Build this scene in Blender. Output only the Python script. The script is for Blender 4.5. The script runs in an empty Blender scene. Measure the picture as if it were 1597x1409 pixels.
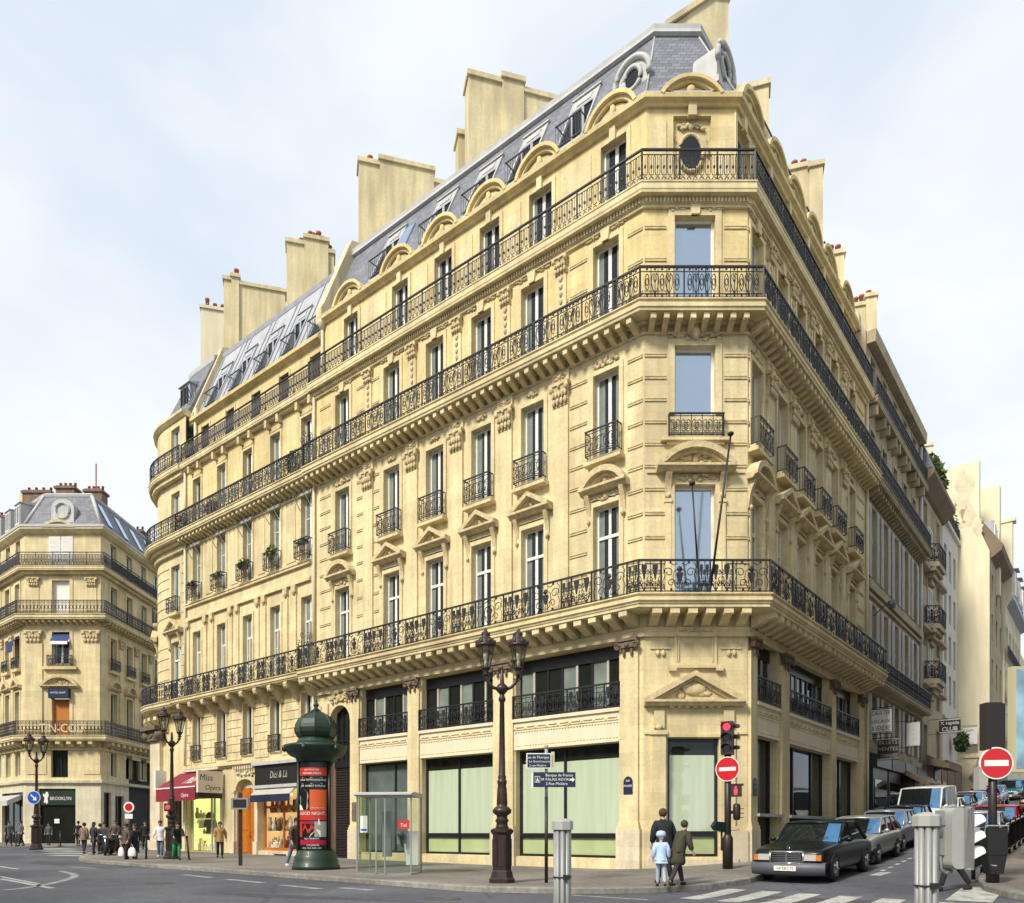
import bpy, bmesh, math, random
from mathutils import Vector, Matrix
R_ = random.Random(7)
S = bpy.context.scene
COL = S.collection
PI = math.pi
# ------------------------------------------------------------ camera numbers measured from the photograph
H, F, CX, HY = 1.4, 1177.0, 798.5, 1298.0
P0, P1 = (4.36, 25.0), (7.805, 25.0)
dL, nL, dR, nR = (-.7791, .6268), (-.6268, -.7791), (.6268, .7791), (.7791, -.6268)
CW = P1[0] - P0[0]
LA, LB, LC = 17.75, 29.83, 32.3          # ends of the corner building, the middle building, start of the rotunda curve
RA, RD, RE, RF = 14.93, 27.6, 35.4, 41.9

def sstep(x, a, b):
    t = min(1, max(0, (x - a) / (b - a))); return t * t * (3 - 2 * t)
def G(x, y):
    """height of the road surface"""
    rx, ry = x - P1[0], y - P1[1]
    s = rx * dR[0] + ry * dR[1]; o = rx * nR[0] + ry * nR[1]
    r = 0.0
    if s > -9: r = .35 * min(1, (s + 9) / 9) ** 1.2
    if s > 0: r += .06 * s + .0004 * min(s, 60) ** 2
    g = r * sstep(o, -4.5, 1.5)
    g += .012 * max(0, min(60, y - 30)) * (1 - sstep(o, -4.5, 1.5))
    return g

class Fr:
    """a flat frame: u along, o outward, z up"""
    def __init__(s, p, u, n, z=0): s.p, s.u, s.n, s.z = p, u, n, z
    def __call__(s, u, o, z):
        return (s.p[0] + u * s.u[0] + o * s.n[0], s.p[1] + u * s.u[1] + o * s.n[1], s.z + z)
class Cyl:
    """a cylinder frame: u is arc length, o outward"""
    def __init__(s, c, r, a0=0, z=0, sg=1): s.c, s.r, s.a0, s.z, s.sg = c, r, a0, z, sg
    def __call__(s, u, o, z):
        a = s.a0 + s.sg * u / s.r
        return (s.c[0] + (s.r + o) * math.cos(a), s.c[1] + (s.r + o) * math.sin(a), s.z + z)
class SlopeFr:
    """a frame leaning back with a roof slope"""
    def __init__(s, fr, sl): s.fr, s.sl = fr, sl
    def __call__(s, u, o, z): return s.fr(u, s.sl(z) + o, z)
FL, FR, FC = Fr(P0, dL, nL), Fr(P1, dR, nR), Fr(P0, (1, 0), (0, -1))
W0 = Fr((0, 0), (1, 0), (0, -1))         # local frame for free-standing things: u = right, o = towards camera

def hit(P, d, n, px, o=0):
    k = (px - CX) / F; x0 = P[0] + o * n[0]; y0 = P[1] + o * n[1]
    return (k * y0 - x0) / (d[0] - k * d[1])
def tL(px, o=0): return hit(P0, dL, nL, px, o)
def tR(px, o=0): return hit(P1, dR, nR, px, o)
def at(px, Y): return ((px - CX) / F * Y, Y)

_txt = {}
def text_mesh(body):
    if body not in _txt:
        cu = bpy.data.curves.new('t', 'FONT'); cu.body = body; cu.size = 1; cu.resolution_u = 2
        ob = bpy.data.objects.new('t', cu); COL.objects.link(ob)
        dg = bpy.context.evaluated_depsgraph_get()
        me = bpy.data.meshes.new_from_object(ob.evaluated_get(dg))
        vs = [tuple(v.co) for v in me.vertices]; fs = [list(p.vertices) for p in me.polygons]
        bpy.data.objects.remove(ob); bpy.data.curves.remove(cu); bpy.data.meshes.remove(me)
        xs = [v[0] for v in vs] or [0]; _txt[body] = (vs, fs, min(xs), max(xs))
    return _txt[body]

class MB:
    def __init__(s): s.v, s.f, s.m, s.s = [], [], [], []
    def add(s, vs, fs, mat=0, smooth=False):
        b = len(s.v); s.v.extend(vs)
        for f in fs:
            s.f.append([i + b for i in f]); s.m.append(mat); s.s.append(smooth)
        return s
    def box(s, fr, u0, u1, o0, o1, z0, z1, mat=0):
        c = [fr(u, o, z) for z in (z0, z1) for u, o in ((u0, o0), (u1, o0), (u1, o1), (u0, o1))]
        return s.add(c, [(0, 3, 2, 1), (4, 5, 6, 7), (0, 1, 5, 4), (1, 2, 6, 5), (2, 3, 7, 6), (3, 0, 4, 7)], mat)
    def quad(s, pts, mat=0): return s.add(list(pts), [tuple(range(len(pts)))], mat)
    def prism(s, fr, poly, o0, o1, mat=0, smooth=False):
        n = len(poly); vs = [fr(u, o0, z) for u, z in poly] + [fr(u, o1, z) for u, z in poly]
        s.add(vs, [tuple(range(n - 1, -1, -1)), tuple(range(n, 2 * n))], mat)
        b = len(s.v) - 2 * n
        for i in range(n):
            j = (i + 1) % n; s.f.append([b + i, b + j, b + n + j, b + n + i]); s.m.append(mat); s.s.append(smooth)
        return s
    def prof(s, fr, poly, u0, u1, mat=0, nseg=1, smooth=False):
        n = len(poly); vs = []; fs = []
        for k in range(nseg + 1):
            u = u0 + (u1 - u0) * k / nseg
            vs += [fr(u, o, z) for o, z in poly]
        for k in range(nseg):
            for i in range(n):
                j = (i + 1) % n; fs.append((k * n + i, k * n + j, (k + 1) * n + j, (k + 1) * n + i))
        s.add(vs, fs, mat, smooth)
        s.add([vs[i] for i in range(n)], [tuple(range(n))], mat); s.add(vs[-n:], [tuple(range(n))], mat)
        return s
    def tube(s, pts, r, n=4, mat=0, smooth=None, r1=None, caps=True):
        pts = [Vector(p) for p in pts]; m = len(pts)
        if m < 2: return s
        vs, fs = [], []
        for i, p in enumerate(pts):
            d = (pts[min(i + 1, m - 1)] - pts[max(i - 1, 0)])
            if d.length < 1e-9: d = Vector((0, 0, 1))
            d.normalize()
            a = Vector((0, 0, 1)) if abs(d.z) < .95 else Vector((1, 0, 0))
            x = d.cross(a).normalized(); y = d.cross(x)
            rr = r if r1 is None else r + (r1 - r) * i / (m - 1)
            for k in range(n):
                t = 2 * PI * (k + .5) / n
                vs.append(tuple(p + x * (rr * math.cos(t)) + y * (rr * math.sin(t))))
        for i in range(m - 1):
            for k in range(n):
                j = (k + 1) % n; fs.append((i * n + k, i * n + j, (i + 1) * n + j, (i + 1) * n + k))
        if caps: fs += [tuple(range(n)), tuple(range((m - 1) * n, m * n))]
        return s.add(vs, fs, mat, n >= 6 if smooth is None else smooth)
    def lathe(s, c, prof, n=16, mat=0, smooth=True, sx=1, sy=1, a0=0, arc=2 * PI):
        vs, fs = [], []
        full = arc > 2 * PI - 1e-6; nn = n if full else n + 1
        for r, z in prof:
            for k in range(nn):
                a = a0 + arc * k / n; vs.append((c[0] + sx * r * math.cos(a), c[1] + sy * r * math.sin(a), c[2] + z))
        for i in range(len(prof) - 1):
            for k in range(n):
                j = (k + 1) % nn; fs.append((i * nn + k, i * nn + j, (i + 1) * nn + j, (i + 1) * nn + k))
        if full: fs += [tuple(range(n - 1, -1, -1)), tuple(range((len(prof) - 1) * n, len(prof) * n))]
        return s.add(vs, fs, mat, smooth)
    def lump(s, fr, u, o, z, ru, ro, rz, mat=0, nu=6, nz=4):
        vs, fs = [], []
        for i in range(nz + 1):
            ph = PI * i / nz
            for k in range(nu):
                a = 2 * PI * k / nu
                vs.append(fr(u + ru * math.sin(ph) * math.cos(a), o + ro * math.sin(ph) * math.sin(a), z + rz * math.cos(ph)))
        for i in range(nz):
            for k in range(nu):
                j = (k + 1) % nu; fs.append((i * nu + k, i * nu + j, (i + 1) * nu + j, (i + 1) * nu + k))
        return s.add(vs, fs, mat, True)
    def sweep(s, poly, prof, mat=0, caps=True, closed=True, smooth=False):
        rows = [(offset(poly, o), z) for o, z in prof]; n = len(rows); m = len(poly)
        vs = [(p[0], p[1], z) for pl, z in rows for p in pl]; fs = []
        for i in range(n if closed else n - 1):
            j = (i + 1) % n
            for k in range(m - 1): fs.append((i * m + k, i * m + k + 1, j * m + k + 1, j * m + k))
        if caps and closed: fs += [tuple(i * m for i in range(n)), tuple(i * m + m - 1 for i in range(n))]
        return s.add(vs, fs, mat, smooth)
    def wall(s, fr, u0, u1, z0, z1, ops=(), o=0, depth=.3, mat=0, rmat=None):
        us = sorted({u0, u1} | {a for op in ops for a in op[:2]}); zs = sorted({z0, z1} | {a for op in ops for a in op[2:4]})
        us = [u for u in us if u0 - 1e-6 <= u <= u1 + 1e-6]; zs = [z for z in zs if z0 - 1e-6 <= z <= z1 + 1e-6]
        for i in range(len(us) - 1):
            for j in range(len(zs) - 1):
                a, b, c, d = us[i], us[i + 1], zs[j], zs[j + 1]; um, zm = (a + b) / 2, (c + d) / 2
                if any(op[0] < um < op[1] and op[2] < zm < op[3] for op in ops): continue
                s.quad([fr(a, o, c), fr(b, o, c), fr(b, o, d), fr(a, o, d)], mat)
        rm = mat if rmat is None else rmat
        for op in ops:
            a, b, c, d = op[:4]; e = o - depth
            for p in (((a, c), (a, d)), ((b, c), (b, d)), ((a, d), (b, d)), ((a, c), (b, c))):
                (ua, za), (ub, zb) = p
                s.quad([fr(ua, o, za), fr(ub, o, zb), fr(ub, e, zb), fr(ua, e, za)], rm)
        return s
    def text(s, fr, body, u, o, z, size, mat=0, align='l', flip=1, sx=1, shear=0):
        vs, fs, x0, x1 = text_mesh(body); w = (x1 - x0) * size * sx
        off = {'l': 0, 'c': -w / 2, 'r': -w}[align]
        return s.add([fr(u + flip * (off + (v[0] - x0 + shear * v[1]) * size * sx), o, z + v[1] * size) for v in vs], fs, mat)
    def merge(s, other, k=0):
        b = len(s.v); s.v.extend(other.v)
        s.f.extend([[i + b for i in f] for f in other.f]); s.m.extend([k + m for m in other.m]); s.s.extend(other.s); return s
    def build(s, name, mats, parent=None, norm=True, loc=None):
        me = bpy.data.meshes.new(name); me.from_pydata(s.v, [], s.f)
        mats = mats if isinstance(mats, (list, tuple)) else [mats]
        for m in mats: me.materials.append(m)
        if s.f:
            me.polygons.foreach_set('material_index', s.m); me.polygons.foreach_set('use_smooth', s.s)
        if norm:
            bm = bmesh.new(); bm.from_mesh(me); bmesh.ops.recalc_face_normals(bm, faces=bm.faces); bm.to_mesh(me); bm.free()
        me.update()
        ob = bpy.data.objects.new(name, me); COL.objects.link(ob)
        if parent is not None: attach(ob, parent)
        if loc is not None: ob.location = loc
        return ob

def attach(ob, parent):
    ob.parent = parent
    # parts of fixed things are modelled in world coordinates: undo the thing's own offset once
    if parent.get('_fixed'): ob.matrix_parent_inverse = Matrix.Translation(parent.location).inverted()

def offset(poly, o):
    n = len(poly); out = []
    for i in range(n):
        ns = []
        for a, b in ((i - 1, i), (i, i + 1)):
            if a < 0 or b >= n: continue
            dx, dy = poly[b][0] - poly[a][0], poly[b][1] - poly[a][1]; l = math.hypot(dx, dy); ns.append((dy / l, -dx / l))
        if len(ns) == 1: nx, ny = ns[0]; k = 1
        else:
            nx, ny = ns[0][0] + ns[1][0], ns[0][1] + ns[1][1]; l = math.hypot(nx, ny); nx, ny = nx / l, ny / l
            k = 1 / (nx * ns[0][0] + ny * ns[0][1])
        out.append((poly[i][0] + nx * o * k, poly[i][1] + ny * o * k))
    return out

def tag(o, label=None, cat=None, group=None, kind=None):
    if label: o['label'] = label
    if cat: o['category'] = cat
    if group: o['group'] = group
    if kind: o['kind'] = kind
    return o
def thing(name, label, cat, loc=(0, 0, 0), rz=0, group=None, fixed=False):
    e = bpy.data.objects.new(name, None); COL.objects.link(e); e.empty_display_size = .3
    e.location = loc; e.rotation_euler = (0, 0, rz)
    if fixed: e['_fixed'] = 1
    return tag(e, label, cat, group)
def copy_tree(o, parent=None):
    c = o.copy(); COL.objects.link(c)
    if parent is not None: c.parent = parent
    for ch in [x for x in COL.objects if x.parent is o]: copy_tree(ch, c)
    return c
def structure(o): o['kind'] = 'structure'; return o

# ------------------------------------------------------------ materials
M = {}
def mat(name, col, rough=.7, metal=0, var=.0, scale=1.0, bump=0, bscale=20, spec=.5, coat=0, streak=0, emit=None, es=1, dirt=None, fine=0, dsc=.55):
    m = bpy.data.materials.new(name); m.use_nodes = True; nt = m.node_tree; N = nt.nodes; Lk = nt.links
    b = N['Principled BSDF']; b.inputs['Roughness'].default_value = rough; b.inputs['Metallic'].default_value = metal
    b.inputs['Specular IOR Level'].default_value = spec; b.inputs['Base Color'].default_value = (*col, 1)
    if coat: b.inputs['Coat Weight'].default_value = coat; b.inputs['Coat Roughness'].default_value = .04
    if emit: b.inputs['Emission Color'].default_value = (*emit, 1); b.inputs['Emission Strength'].default_value = es
    if var or bump or streak or fine:
        g = N.new('ShaderNodeNewGeometry')
        src = None
        def nz(sc, map_=None, detail=4):
            t = N.new('ShaderNodeTexNoise'); t.inputs['Scale'].default_value = sc; t.inputs['Detail'].default_value = detail
            if map_:
                mp = N.new('ShaderNodeMapping'); mp.inputs['Scale'].default_value = map_; Lk.new(g.outputs['Position'], mp.inputs['Vector']); Lk.new(mp.outputs[0], t.inputs['Vector'])
            else: Lk.new(g.outputs['Position'], t.inputs['Vector'])
            return t
        cur = None
        def mul(prev, noise, amt):
            mr = N.new('ShaderNodeMapRange'); mr.inputs['From Min'].default_value = .3; mr.inputs['From Max'].default_value = .7
            mr.inputs['To Min'].default_value = 1 - amt; mr.inputs['To Max'].default_value = 1 + amt * .6
            Lk.new(noise.outputs['Fac'], mr.inputs['Value'])
            mx = N.new('ShaderNodeVectorMath'); mx.operation = 'MULTIPLY'
            if prev is None: mx.inputs[0].default_value = col
            else: Lk.new(prev, mx.inputs[0])
            Lk.new(mr.outputs[0], mx.inputs[1]); return mx.outputs[0]
        if var: cur = mul(cur, nz(scale), var)
        if streak: cur = mul(cur, nz(2.2, (1.6, 1.6, .16)), streak)
        if fine: cur = mul(cur, nz(9, None, 6), fine)
        if cur is not None:
            if dirt:
                t = nz(dsc, (1, 1, .35), 6); rp = N.new('ShaderNodeMapRange'); rp.inputs['From Min'].default_value = .52; rp.inputs['From Max'].default_value = .75
                rp.inputs['To Max'].default_value = .85
                Lk.new(t.outputs['Fac'], rp.inputs['Value']); mx = N.new('ShaderNodeMix'); mx.data_type = 'RGBA'
                Lk.new(rp.outputs[0], mx.inputs['Factor']); Lk.new(cur, mx.inputs['A']); mx.inputs['B'].default_value = (*dirt, 1); cur = mx.outputs['Result']
            Lk.new(cur, b.inputs['Base Color'])
        if bump:
            t = nz(bscale, None, 5); bp = N.new('ShaderNodeBump'); bp.inputs['Strength'].default_value = bump; bp.inputs['Distance'].default_value = .02
            Lk.new(t.outputs['Fac'], bp.inputs['Height']); Lk.new(bp.outputs[0], b.inputs['Normal'])
    M[name] = m; return m

def stone(name, col, dirt, joint=.9, h=.45):
    """ashlar: courses every h metres drawn as fine joints, blotches and run-off streaks"""
    m = mat(name, col, .85, 0, .12, .7, .35, 26, .3, 0, .17, dirt=dirt, fine=.10)
    nt = m.node_tree; N = nt.nodes; Lk = nt.links; b = N['Principled BSDF']
    g = N.new('ShaderNodeNewGeometry'); sp = N.new('ShaderNodeSeparateXYZ'); Lk.new(g.outputs['Position'], sp.inputs[0])
    def mth(op, a, bb=None, c=None):
        n = N.new('ShaderNodeMath'); n.operation = op
        for i, v in enumerate((a, bb, c)):
            if v is None: continue
            if isinstance(v, (int, float)): n.inputs[i].default_value = v
            else: Lk.new(v, n.inputs[i])
        return n.outputs[0]
    # per-course and per-block tone, in world height and along the wall
    zc = mth('DIVIDE', sp.outputs['Z'], h); fl = mth('FLOOR', zc); fr = mth('SUBTRACT', zc, fl)
    along = mth('ADD', mth('MULTIPLY', sp.outputs['X'], 1.0), mth('MULTIPLY', sp.outputs['Y'], -.62))
    along = mth('DIVIDE', mth('ADD', along, mth('MULTIPLY', fl, .437)), 1.25)
    fa = mth('FLOOR', along); fra = mth('SUBTRACT', along, fa)
    cmb = N.new('ShaderNodeCombineXYZ'); Lk.new(fl, cmb.inputs[0]); Lk.new(fa, cmb.inputs[1])
    wn = N.new('ShaderNodeTexWhiteNoise'); Lk.new(cmb.outputs[0], wn.inputs['Vector'])
    tone = mth('ADD', mth('MULTIPLY', wn.outputs['Value'], .12), .94)
    j1 = mth('GREATER_THAN', fr, .035); j2 = mth('GREATER_THAN', fra, .014)
    jj = mth('MULTIPLY', j1, j2); jj = mth('ADD', mth('MULTIPLY', jj, 1 - joint), joint)
    fac = mth('MULTIPLY', tone, jj)
    vm = N.new('ShaderNodeVectorMath'); vm.operation = 'MULTIPLY'
    src = b.inputs['Base Color'].links[0].from_socket
    Lk.new(src, vm.inputs[0]); Lk.new(fac, vm.inputs[1]); Lk.new(vm.outputs[0], b.inputs['Base Color'])
    return m

stone('limestone', (.715, .60, .35), (.44, .36, .21), .90)
stone('limestone_warm', (.72, .58, .29), (.46, .36, .18), .92)
stone('limestone_pale', (.68, .59, .43), (.42, .36, .27), .92)
stone('limestone_white', (.68, .62, .46), (.42, .37, .27), .92)
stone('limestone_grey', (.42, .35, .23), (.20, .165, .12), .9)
mat('carved_stone', (.62, .51, .30), .9, 0, .22, 5, .7, 30, .2, fine=.15)
mat('carved_dark', (.16, .115, .08), .8, 0, .25, 4, .4, 40)
mat('fascia_stone', (.72, .63, .45), .75, 0, .06, .8, .1, 40, streak=.06)
mat('render_cream', (.66, .57, .35), .9, 0, .12, .5, .3, 18, .2, streak=.2, dirt=(.40, .33, .22), fine=.08)
mat('render_pale', (.72, .65, .46), .9, 0, .07, .4, .2, 25, .2, streak=.08)
mat('render_brown', (.20, .15, .10), .9, 0, .15, .8, .2, 25)
mat('render_white', (.58, .56, .50), .9, 0, .08, .5, .1, 25, streak=.08)
mat('slate', (.17, .18, .21), .65, 0, .16, 1.2, .0)
mat('zinc', (.40, .41, .44), .75, 0, .12, .9, streak=.14)
mat('zinc_pale', (.46, .46, .45), .65, .0, .10, 1.2, streak=.10)
mat('lead', (.07, .075, .085), .55, 0, .2, 2)
mat('iron', (.012, .012, .016), .5, .0, .0)
mat('iron_soft', (.03, .03, .036), .55)
mat('white_paint', (.76, .74, .69), .45, 0, .05, 4)
mat('cream_paint', (.62, .56, .40), .55, 0, .06, 4)
mat('shutter_grey', (.44, .42, .36), .65, 0, .12, 3)
mat('shutter_dark', (.035, .026, .03), .6)
mat('terracotta', (.36, .13, .075), .85, 0, .2, 6)
mat('dark_frame', (.012, .011, .014), .35)
mat('bronze', (.045, .028, .024), .42, .35, .15, 6)
mat('green_paint', (.008, .026, .014), .5, 0, .12, 3, coat=.06)
mat('green_dark', (.006, .024, .018), .4)
mat('alu', (.27, .28, .275), .5, .25, .08, 6)
mat('grey_paint', (.34, .34, .325), .55, 0, .06, 5)
mat('black_plastic', (.012, .012, .013), .42)
mat('brown_plastic', (.02, .014, .015), .45)
mat('signal_red', (.6, .01, .015), .35, emit=(1, .03, .05), es=2.2)
mat('lens_off', (.02, .02, .02), .2)
mat('sign_red', (.52, .012, .02), .35)
mat('sign_white', (.80, .78, .74), .4)
mat('sign_blue', (.012, .02, .055), .4)
mat('sign_blue_bright', (.015, .09, .42), .4)
mat('paint_line', (.44, .435, .40), .8, 0, .28, 3, fine=.3, dirt=(.16, .16, .165), dsc=2.2)
mat('paint_worn', (.27, .29, .30), .85, 0, .35, 2.5, fine=.25)
mat('awning_red', (.22, .012, .028), .8, 0, .1, 2)
mat('wood_orange', (.48, .145, .012), .45, 0, .16, 5, coat=.2)
mat('rubber', (.012, .012, .012), .8)
mat('chrome', (.62, .62, .62), .18, 1)
mat('rim', (.32, .33, .34), .35, .8)
mat('skin', (.50, .30, .22), .6)
mat('leaf', (.045, .10, .02), .6, 0, .4, 9)
mat('leaf_yellow', (.20, .23, .03), .6, 0, .4, 9)
mat('flower', (.30, .05, .05), .6, 0, .3, 8)
mat('orange_blind', (.45, .16, .02), .6)
mat('navy_cloth', (.015, .035, .16), .7)
mat('bill_frame', (.55, .50, .30), .5)
mat('curtain_white', (.62, .62, .57), .6, 0, .14, 4, coat=.6)
mat('gap_dark', (.008, .008, .009), .7)

def schlick(N, Lk, f0):
    """reflectance that is the same from both sides of a pane"""
    lw = N.new('ShaderNodeLayerWeight'); lw.inputs['Blend'].default_value = .5
    p = N.new('ShaderNodeMath'); p.operation = 'POWER'; Lk.new(lw.outputs['Facing'], p.inputs[0]); p.inputs[1].default_value = 5
    m = N.new('ShaderNodeMath'); m.operation = 'MULTIPLY_ADD'; Lk.new(p.outputs[0], m.inputs[0]); m.inputs[1].default_value = 1 - f0; m.inputs[2].default_value = f0
    return m.outputs[0]
def glass(name, base, refl, rough=.03, wav=.012, tint=(.9, .95, 1), var=.45, ior=1.5, pleat=0):
    m = bpy.data.materials.new(name); m.use_nodes = True; nt = m.node_tree; N = nt.nodes; Lk = nt.links
    N.remove(N['Principled BSDF']); out = N['Material Output']
    d = N.new('ShaderNodeBsdfDiffuse'); gl = N.new('ShaderNodeBsdfGlossy'); gl.inputs['Roughness'].default_value = rough; gl.inputs['Color'].default_value = (*tint, 1)
    mx = N.new('ShaderNodeMixShader'); lw = schlick(N, Lk, (ior - 1) ** 2 / (ior + 1) ** 2)
    mr = N.new('ShaderNodeMath'); mr.operation = 'ADD'; mr.use_clamp = True; mr.inputs[1].default_value = refl
    Lk.new(lw, mr.inputs[0]); Lk.new(mr.outputs[0], mx.inputs[0]); Lk.new(d.outputs[0], mx.inputs[1]); Lk.new(gl.outputs[0], mx.inputs[2]); Lk.new(mx.outputs[0], out.inputs[0])
    g = N.new('ShaderNodeNewGeometry'); n1 = N.new('ShaderNodeTexNoise'); n1.inputs['Scale'].default_value = 1.1; n1.inputs['Detail'].default_value = 3
    if pleat:
        n1.inputs['Scale'].default_value = 1; n1.inputs['Detail'].default_value = 2; mp = N.new('ShaderNodeMapping'); mp.inputs['Scale'].default_value = (pleat, pleat, .25); Lk.new(g.outputs['Position'], mp.inputs['Vector']); Lk.new(mp.outputs[0], n1.inputs['Vector'])
    else: Lk.new(g.outputs['Position'], n1.inputs['Vector'])
    rp = N.new('ShaderNodeMix'); rp.data_type = 'RGBA'; rp.inputs['A'].default_value = (*[c * (1 - var) for c in base], 1); rp.inputs['B'].default_value = (*[c * (1 + var) for c in base], 1)
    Lk.new(n1.outputs['Fac'], rp.inputs['Factor']); Lk.new(rp.outputs['Result'], d.inputs['Color'])
    n2 = N.new('ShaderNodeTexNoise'); n2.inputs['Scale'].default_value = .9; Lk.new(g.outputs['Position'], n2.inputs['Vector'])
    bp = N.new('ShaderNodeBump'); bp.inputs['Strength'].default_value = .25; bp.inputs['Distance'].default_value = wav
    Lk.new(n2.outputs['Fac'], bp.inputs['Height']); Lk.new(bp.outputs[0], gl.inputs['Normal'])
    M[name] = m; return m
glass('glass_dark', (.012, .013, .014), .0)
glass('glass_sky', (.03, .045, .06), .50, .11, tint=(.78, .89, 1))
glass('glass_shop', (.014, .017, .014), .0)
glass('glass_curtain', (.20, .235, .205), .0)
glass('glass_blind', (.47, .545, .40), .05, .03, .008, var=.22, pleat=5)
glass('glass_blind_low', (.40, .47, .25), .05, .03, .008, var=.25, ior=1.45)
glass('glass_car', (.008, .011, .012), .0)
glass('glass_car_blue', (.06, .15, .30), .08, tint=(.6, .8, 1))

def clear_glass(name, tint=(.80, .90, .84), refl=.06):
    m = bpy.data.materials.new(name); m.use_nodes = True; nt = m.node_tree; N = nt.nodes; Lk = nt.links
    N.remove(N['Principled BSDF']); out = N['Material Output']
    t = N.new('ShaderNodeBsdfTransparent'); t.inputs['Color'].default_value = (*tint, 1)
    gl = N.new('ShaderNodeBsdfGlossy'); gl.inputs['Roughness'].default_value = .03
    fz = schlick(N, Lk, .03); ad = N.new('ShaderNodeMath'); ad.operation = 'ADD'; ad.use_clamp = True; ad.inputs[1].default_value = refl
    mx = N.new('ShaderNodeMixShader'); Lk.new(fz, ad.inputs[0]); Lk.new(ad.outputs[0], mx.inputs[0]); Lk.new(t.outputs[0], mx.inputs[1]); Lk.new(gl.outputs[0], mx.inputs[2]); Lk.new(mx.outputs[0], out.inputs[0])
    M[name] = m
glass('glass_interior', (.10, .125, .115), .03, .03, .008, var=.7)
clear_glass('booth_glass', (.80, .86, .82), .02); clear_glass('lamp_glass', (.78, .80, .70), .10); clear_glass('shop_glass', (.92, .94, .92), .0)

def slate_pattern():
    m = M['slate']; nt = m.node_tree; N = nt.nodes; Lk = nt.links; b = N['Principled BSDF']
    g = N.new('ShaderNodeNewGeometry'); sp = N.new('ShaderNodeSeparateXYZ'); Lk.new(g.outputs['Position'], sp.inputs[0])
    a = N.new('ShaderNodeMath'); a.operation = 'MULTIPLY_ADD'; Lk.new(sp.outputs['Y'], a.inputs[0]); a.inputs[1].default_value = -.8; Lk.new(sp.outputs['X'], a.inputs[2])
    c = N.new('ShaderNodeCombineXYZ'); Lk.new(a.outputs[0], c.inputs[0]); Lk.new(sp.outputs['Z'], c.inputs[1])
    br = N.new('ShaderNodeTexBrick'); br.inputs['Scale'].default_value = 1; br.inputs['Brick Width'].default_value = .32; br.inputs['Row Height'].default_value = .19; br.inputs['Mortar Size'].default_value = .012
    br.inputs['Color1'].default_value = (.80, .80, .82, 1); br.inputs['Color2'].default_value = (1.25, 1.22, 1.2, 1); br.inputs['Mortar'].default_value = (.45, .45, .45, 1)
    Lk.new(c.outputs[0], br.inputs['Vector'])
    vm = N.new('ShaderNodeVectorMath'); vm.operation = 'MULTIPLY'; Lk.new(b.inputs['Base Color'].links[0].from_socket, vm.inputs[0]); Lk.new(br.outputs['Color'], vm.inputs[1]); Lk.new(vm.outputs[0], b.inputs['Base Color'])
slate_pattern()

mat('render_flaked', (.62, .55, .385), .95, 0, .15, 2, .4, 15, .2)
mat('asphalt_patch', (.085, .085, .09), .9, 0, .2, 3, .4, 60, .2, fine=.25)
def ground_mat(name, col, var, sc, bs, crack=0, rough=.9):
    m = mat(name, col, rough, 0, var, sc, .35, bs, .25, fine=.22)
    nt = m.node_tree; N = nt.nodes; Lk = nt.links; b = N['Principled BSDF']
    g = N.new('ShaderNodeNewGeometry'); t = N.new('ShaderNodeTexNoise'); t.inputs['Scale'].default_value = .22; t.inputs['Detail'].default_value = 5; t.inputs['Distortion'].default_value = .6
    Lk.new(g.outputs['Position'], t.inputs['Vector'])
    mr = N.new('ShaderNodeMapRange'); mr.inputs['From Min'].default_value = .35; mr.inputs['From Max'].default_value = .68; mr.inputs['To Min'].default_value = .70; mr.inputs['To Max'].default_value = 1.2
    Lk.new(t.outputs['Fac'], mr.inputs['Value'])
    last = mr.outputs[0]
    if crack:
        v = N.new('ShaderNodeTexVoronoi'); v.feature = 'DISTANCE_TO_EDGE'; v.inputs['Scale'].default_value = .16
        dn = N.new('ShaderNodeTexNoise'); dn.inputs['Scale'].default_value = 1.2; Lk.new(g.outputs['Position'], dn.inputs['Vector'])
        ad = N.new('ShaderNodeMix'); ad.data_type = 'VECTOR'; ad.inputs['Factor'].default_value = .25; Lk.new(g.outputs['Position'], ad.inputs['A']); Lk.new(dn.outputs['Color'], ad.inputs['B'])
        Lk.new(ad.outputs['Result'], v.inputs['Vector'])
        cr = N.new('ShaderNodeMapRange'); cr.inputs['From Max'].default_value = .008; cr.inputs['To Min'].default_value = 1 - crack; Lk.new(v.outputs['Distance'], cr.inputs['Value'])
        ml = N.new('ShaderNodeMath'); ml.operation = 'MULTIPLY'; Lk.new(last, ml.inputs[0]); Lk.new(cr.outputs[0], ml.inputs[1]); last = ml.outputs[0]
    vm = N.new('ShaderNodeVectorMath'); vm.operation = 'MULTIPLY'; Lk.new(b.inputs['Base Color'].links[0].from_socket, vm.inputs[0]); Lk.new(last, vm.inputs[1]); Lk.new(vm.outputs[0], b.inputs['Base Color'])
ground_mat('asphalt', (.112, .116, .134), .14, 3, 60, .25)
ground_mat('pavement', (.225, .205, .18), .10, 2, 50, .22)
ground_mat('granite', (.27, .255, .23), .22, 4, 60)
ground_mat('granite_dark', (.12, .11, .105), .22, 4, 60)
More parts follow.
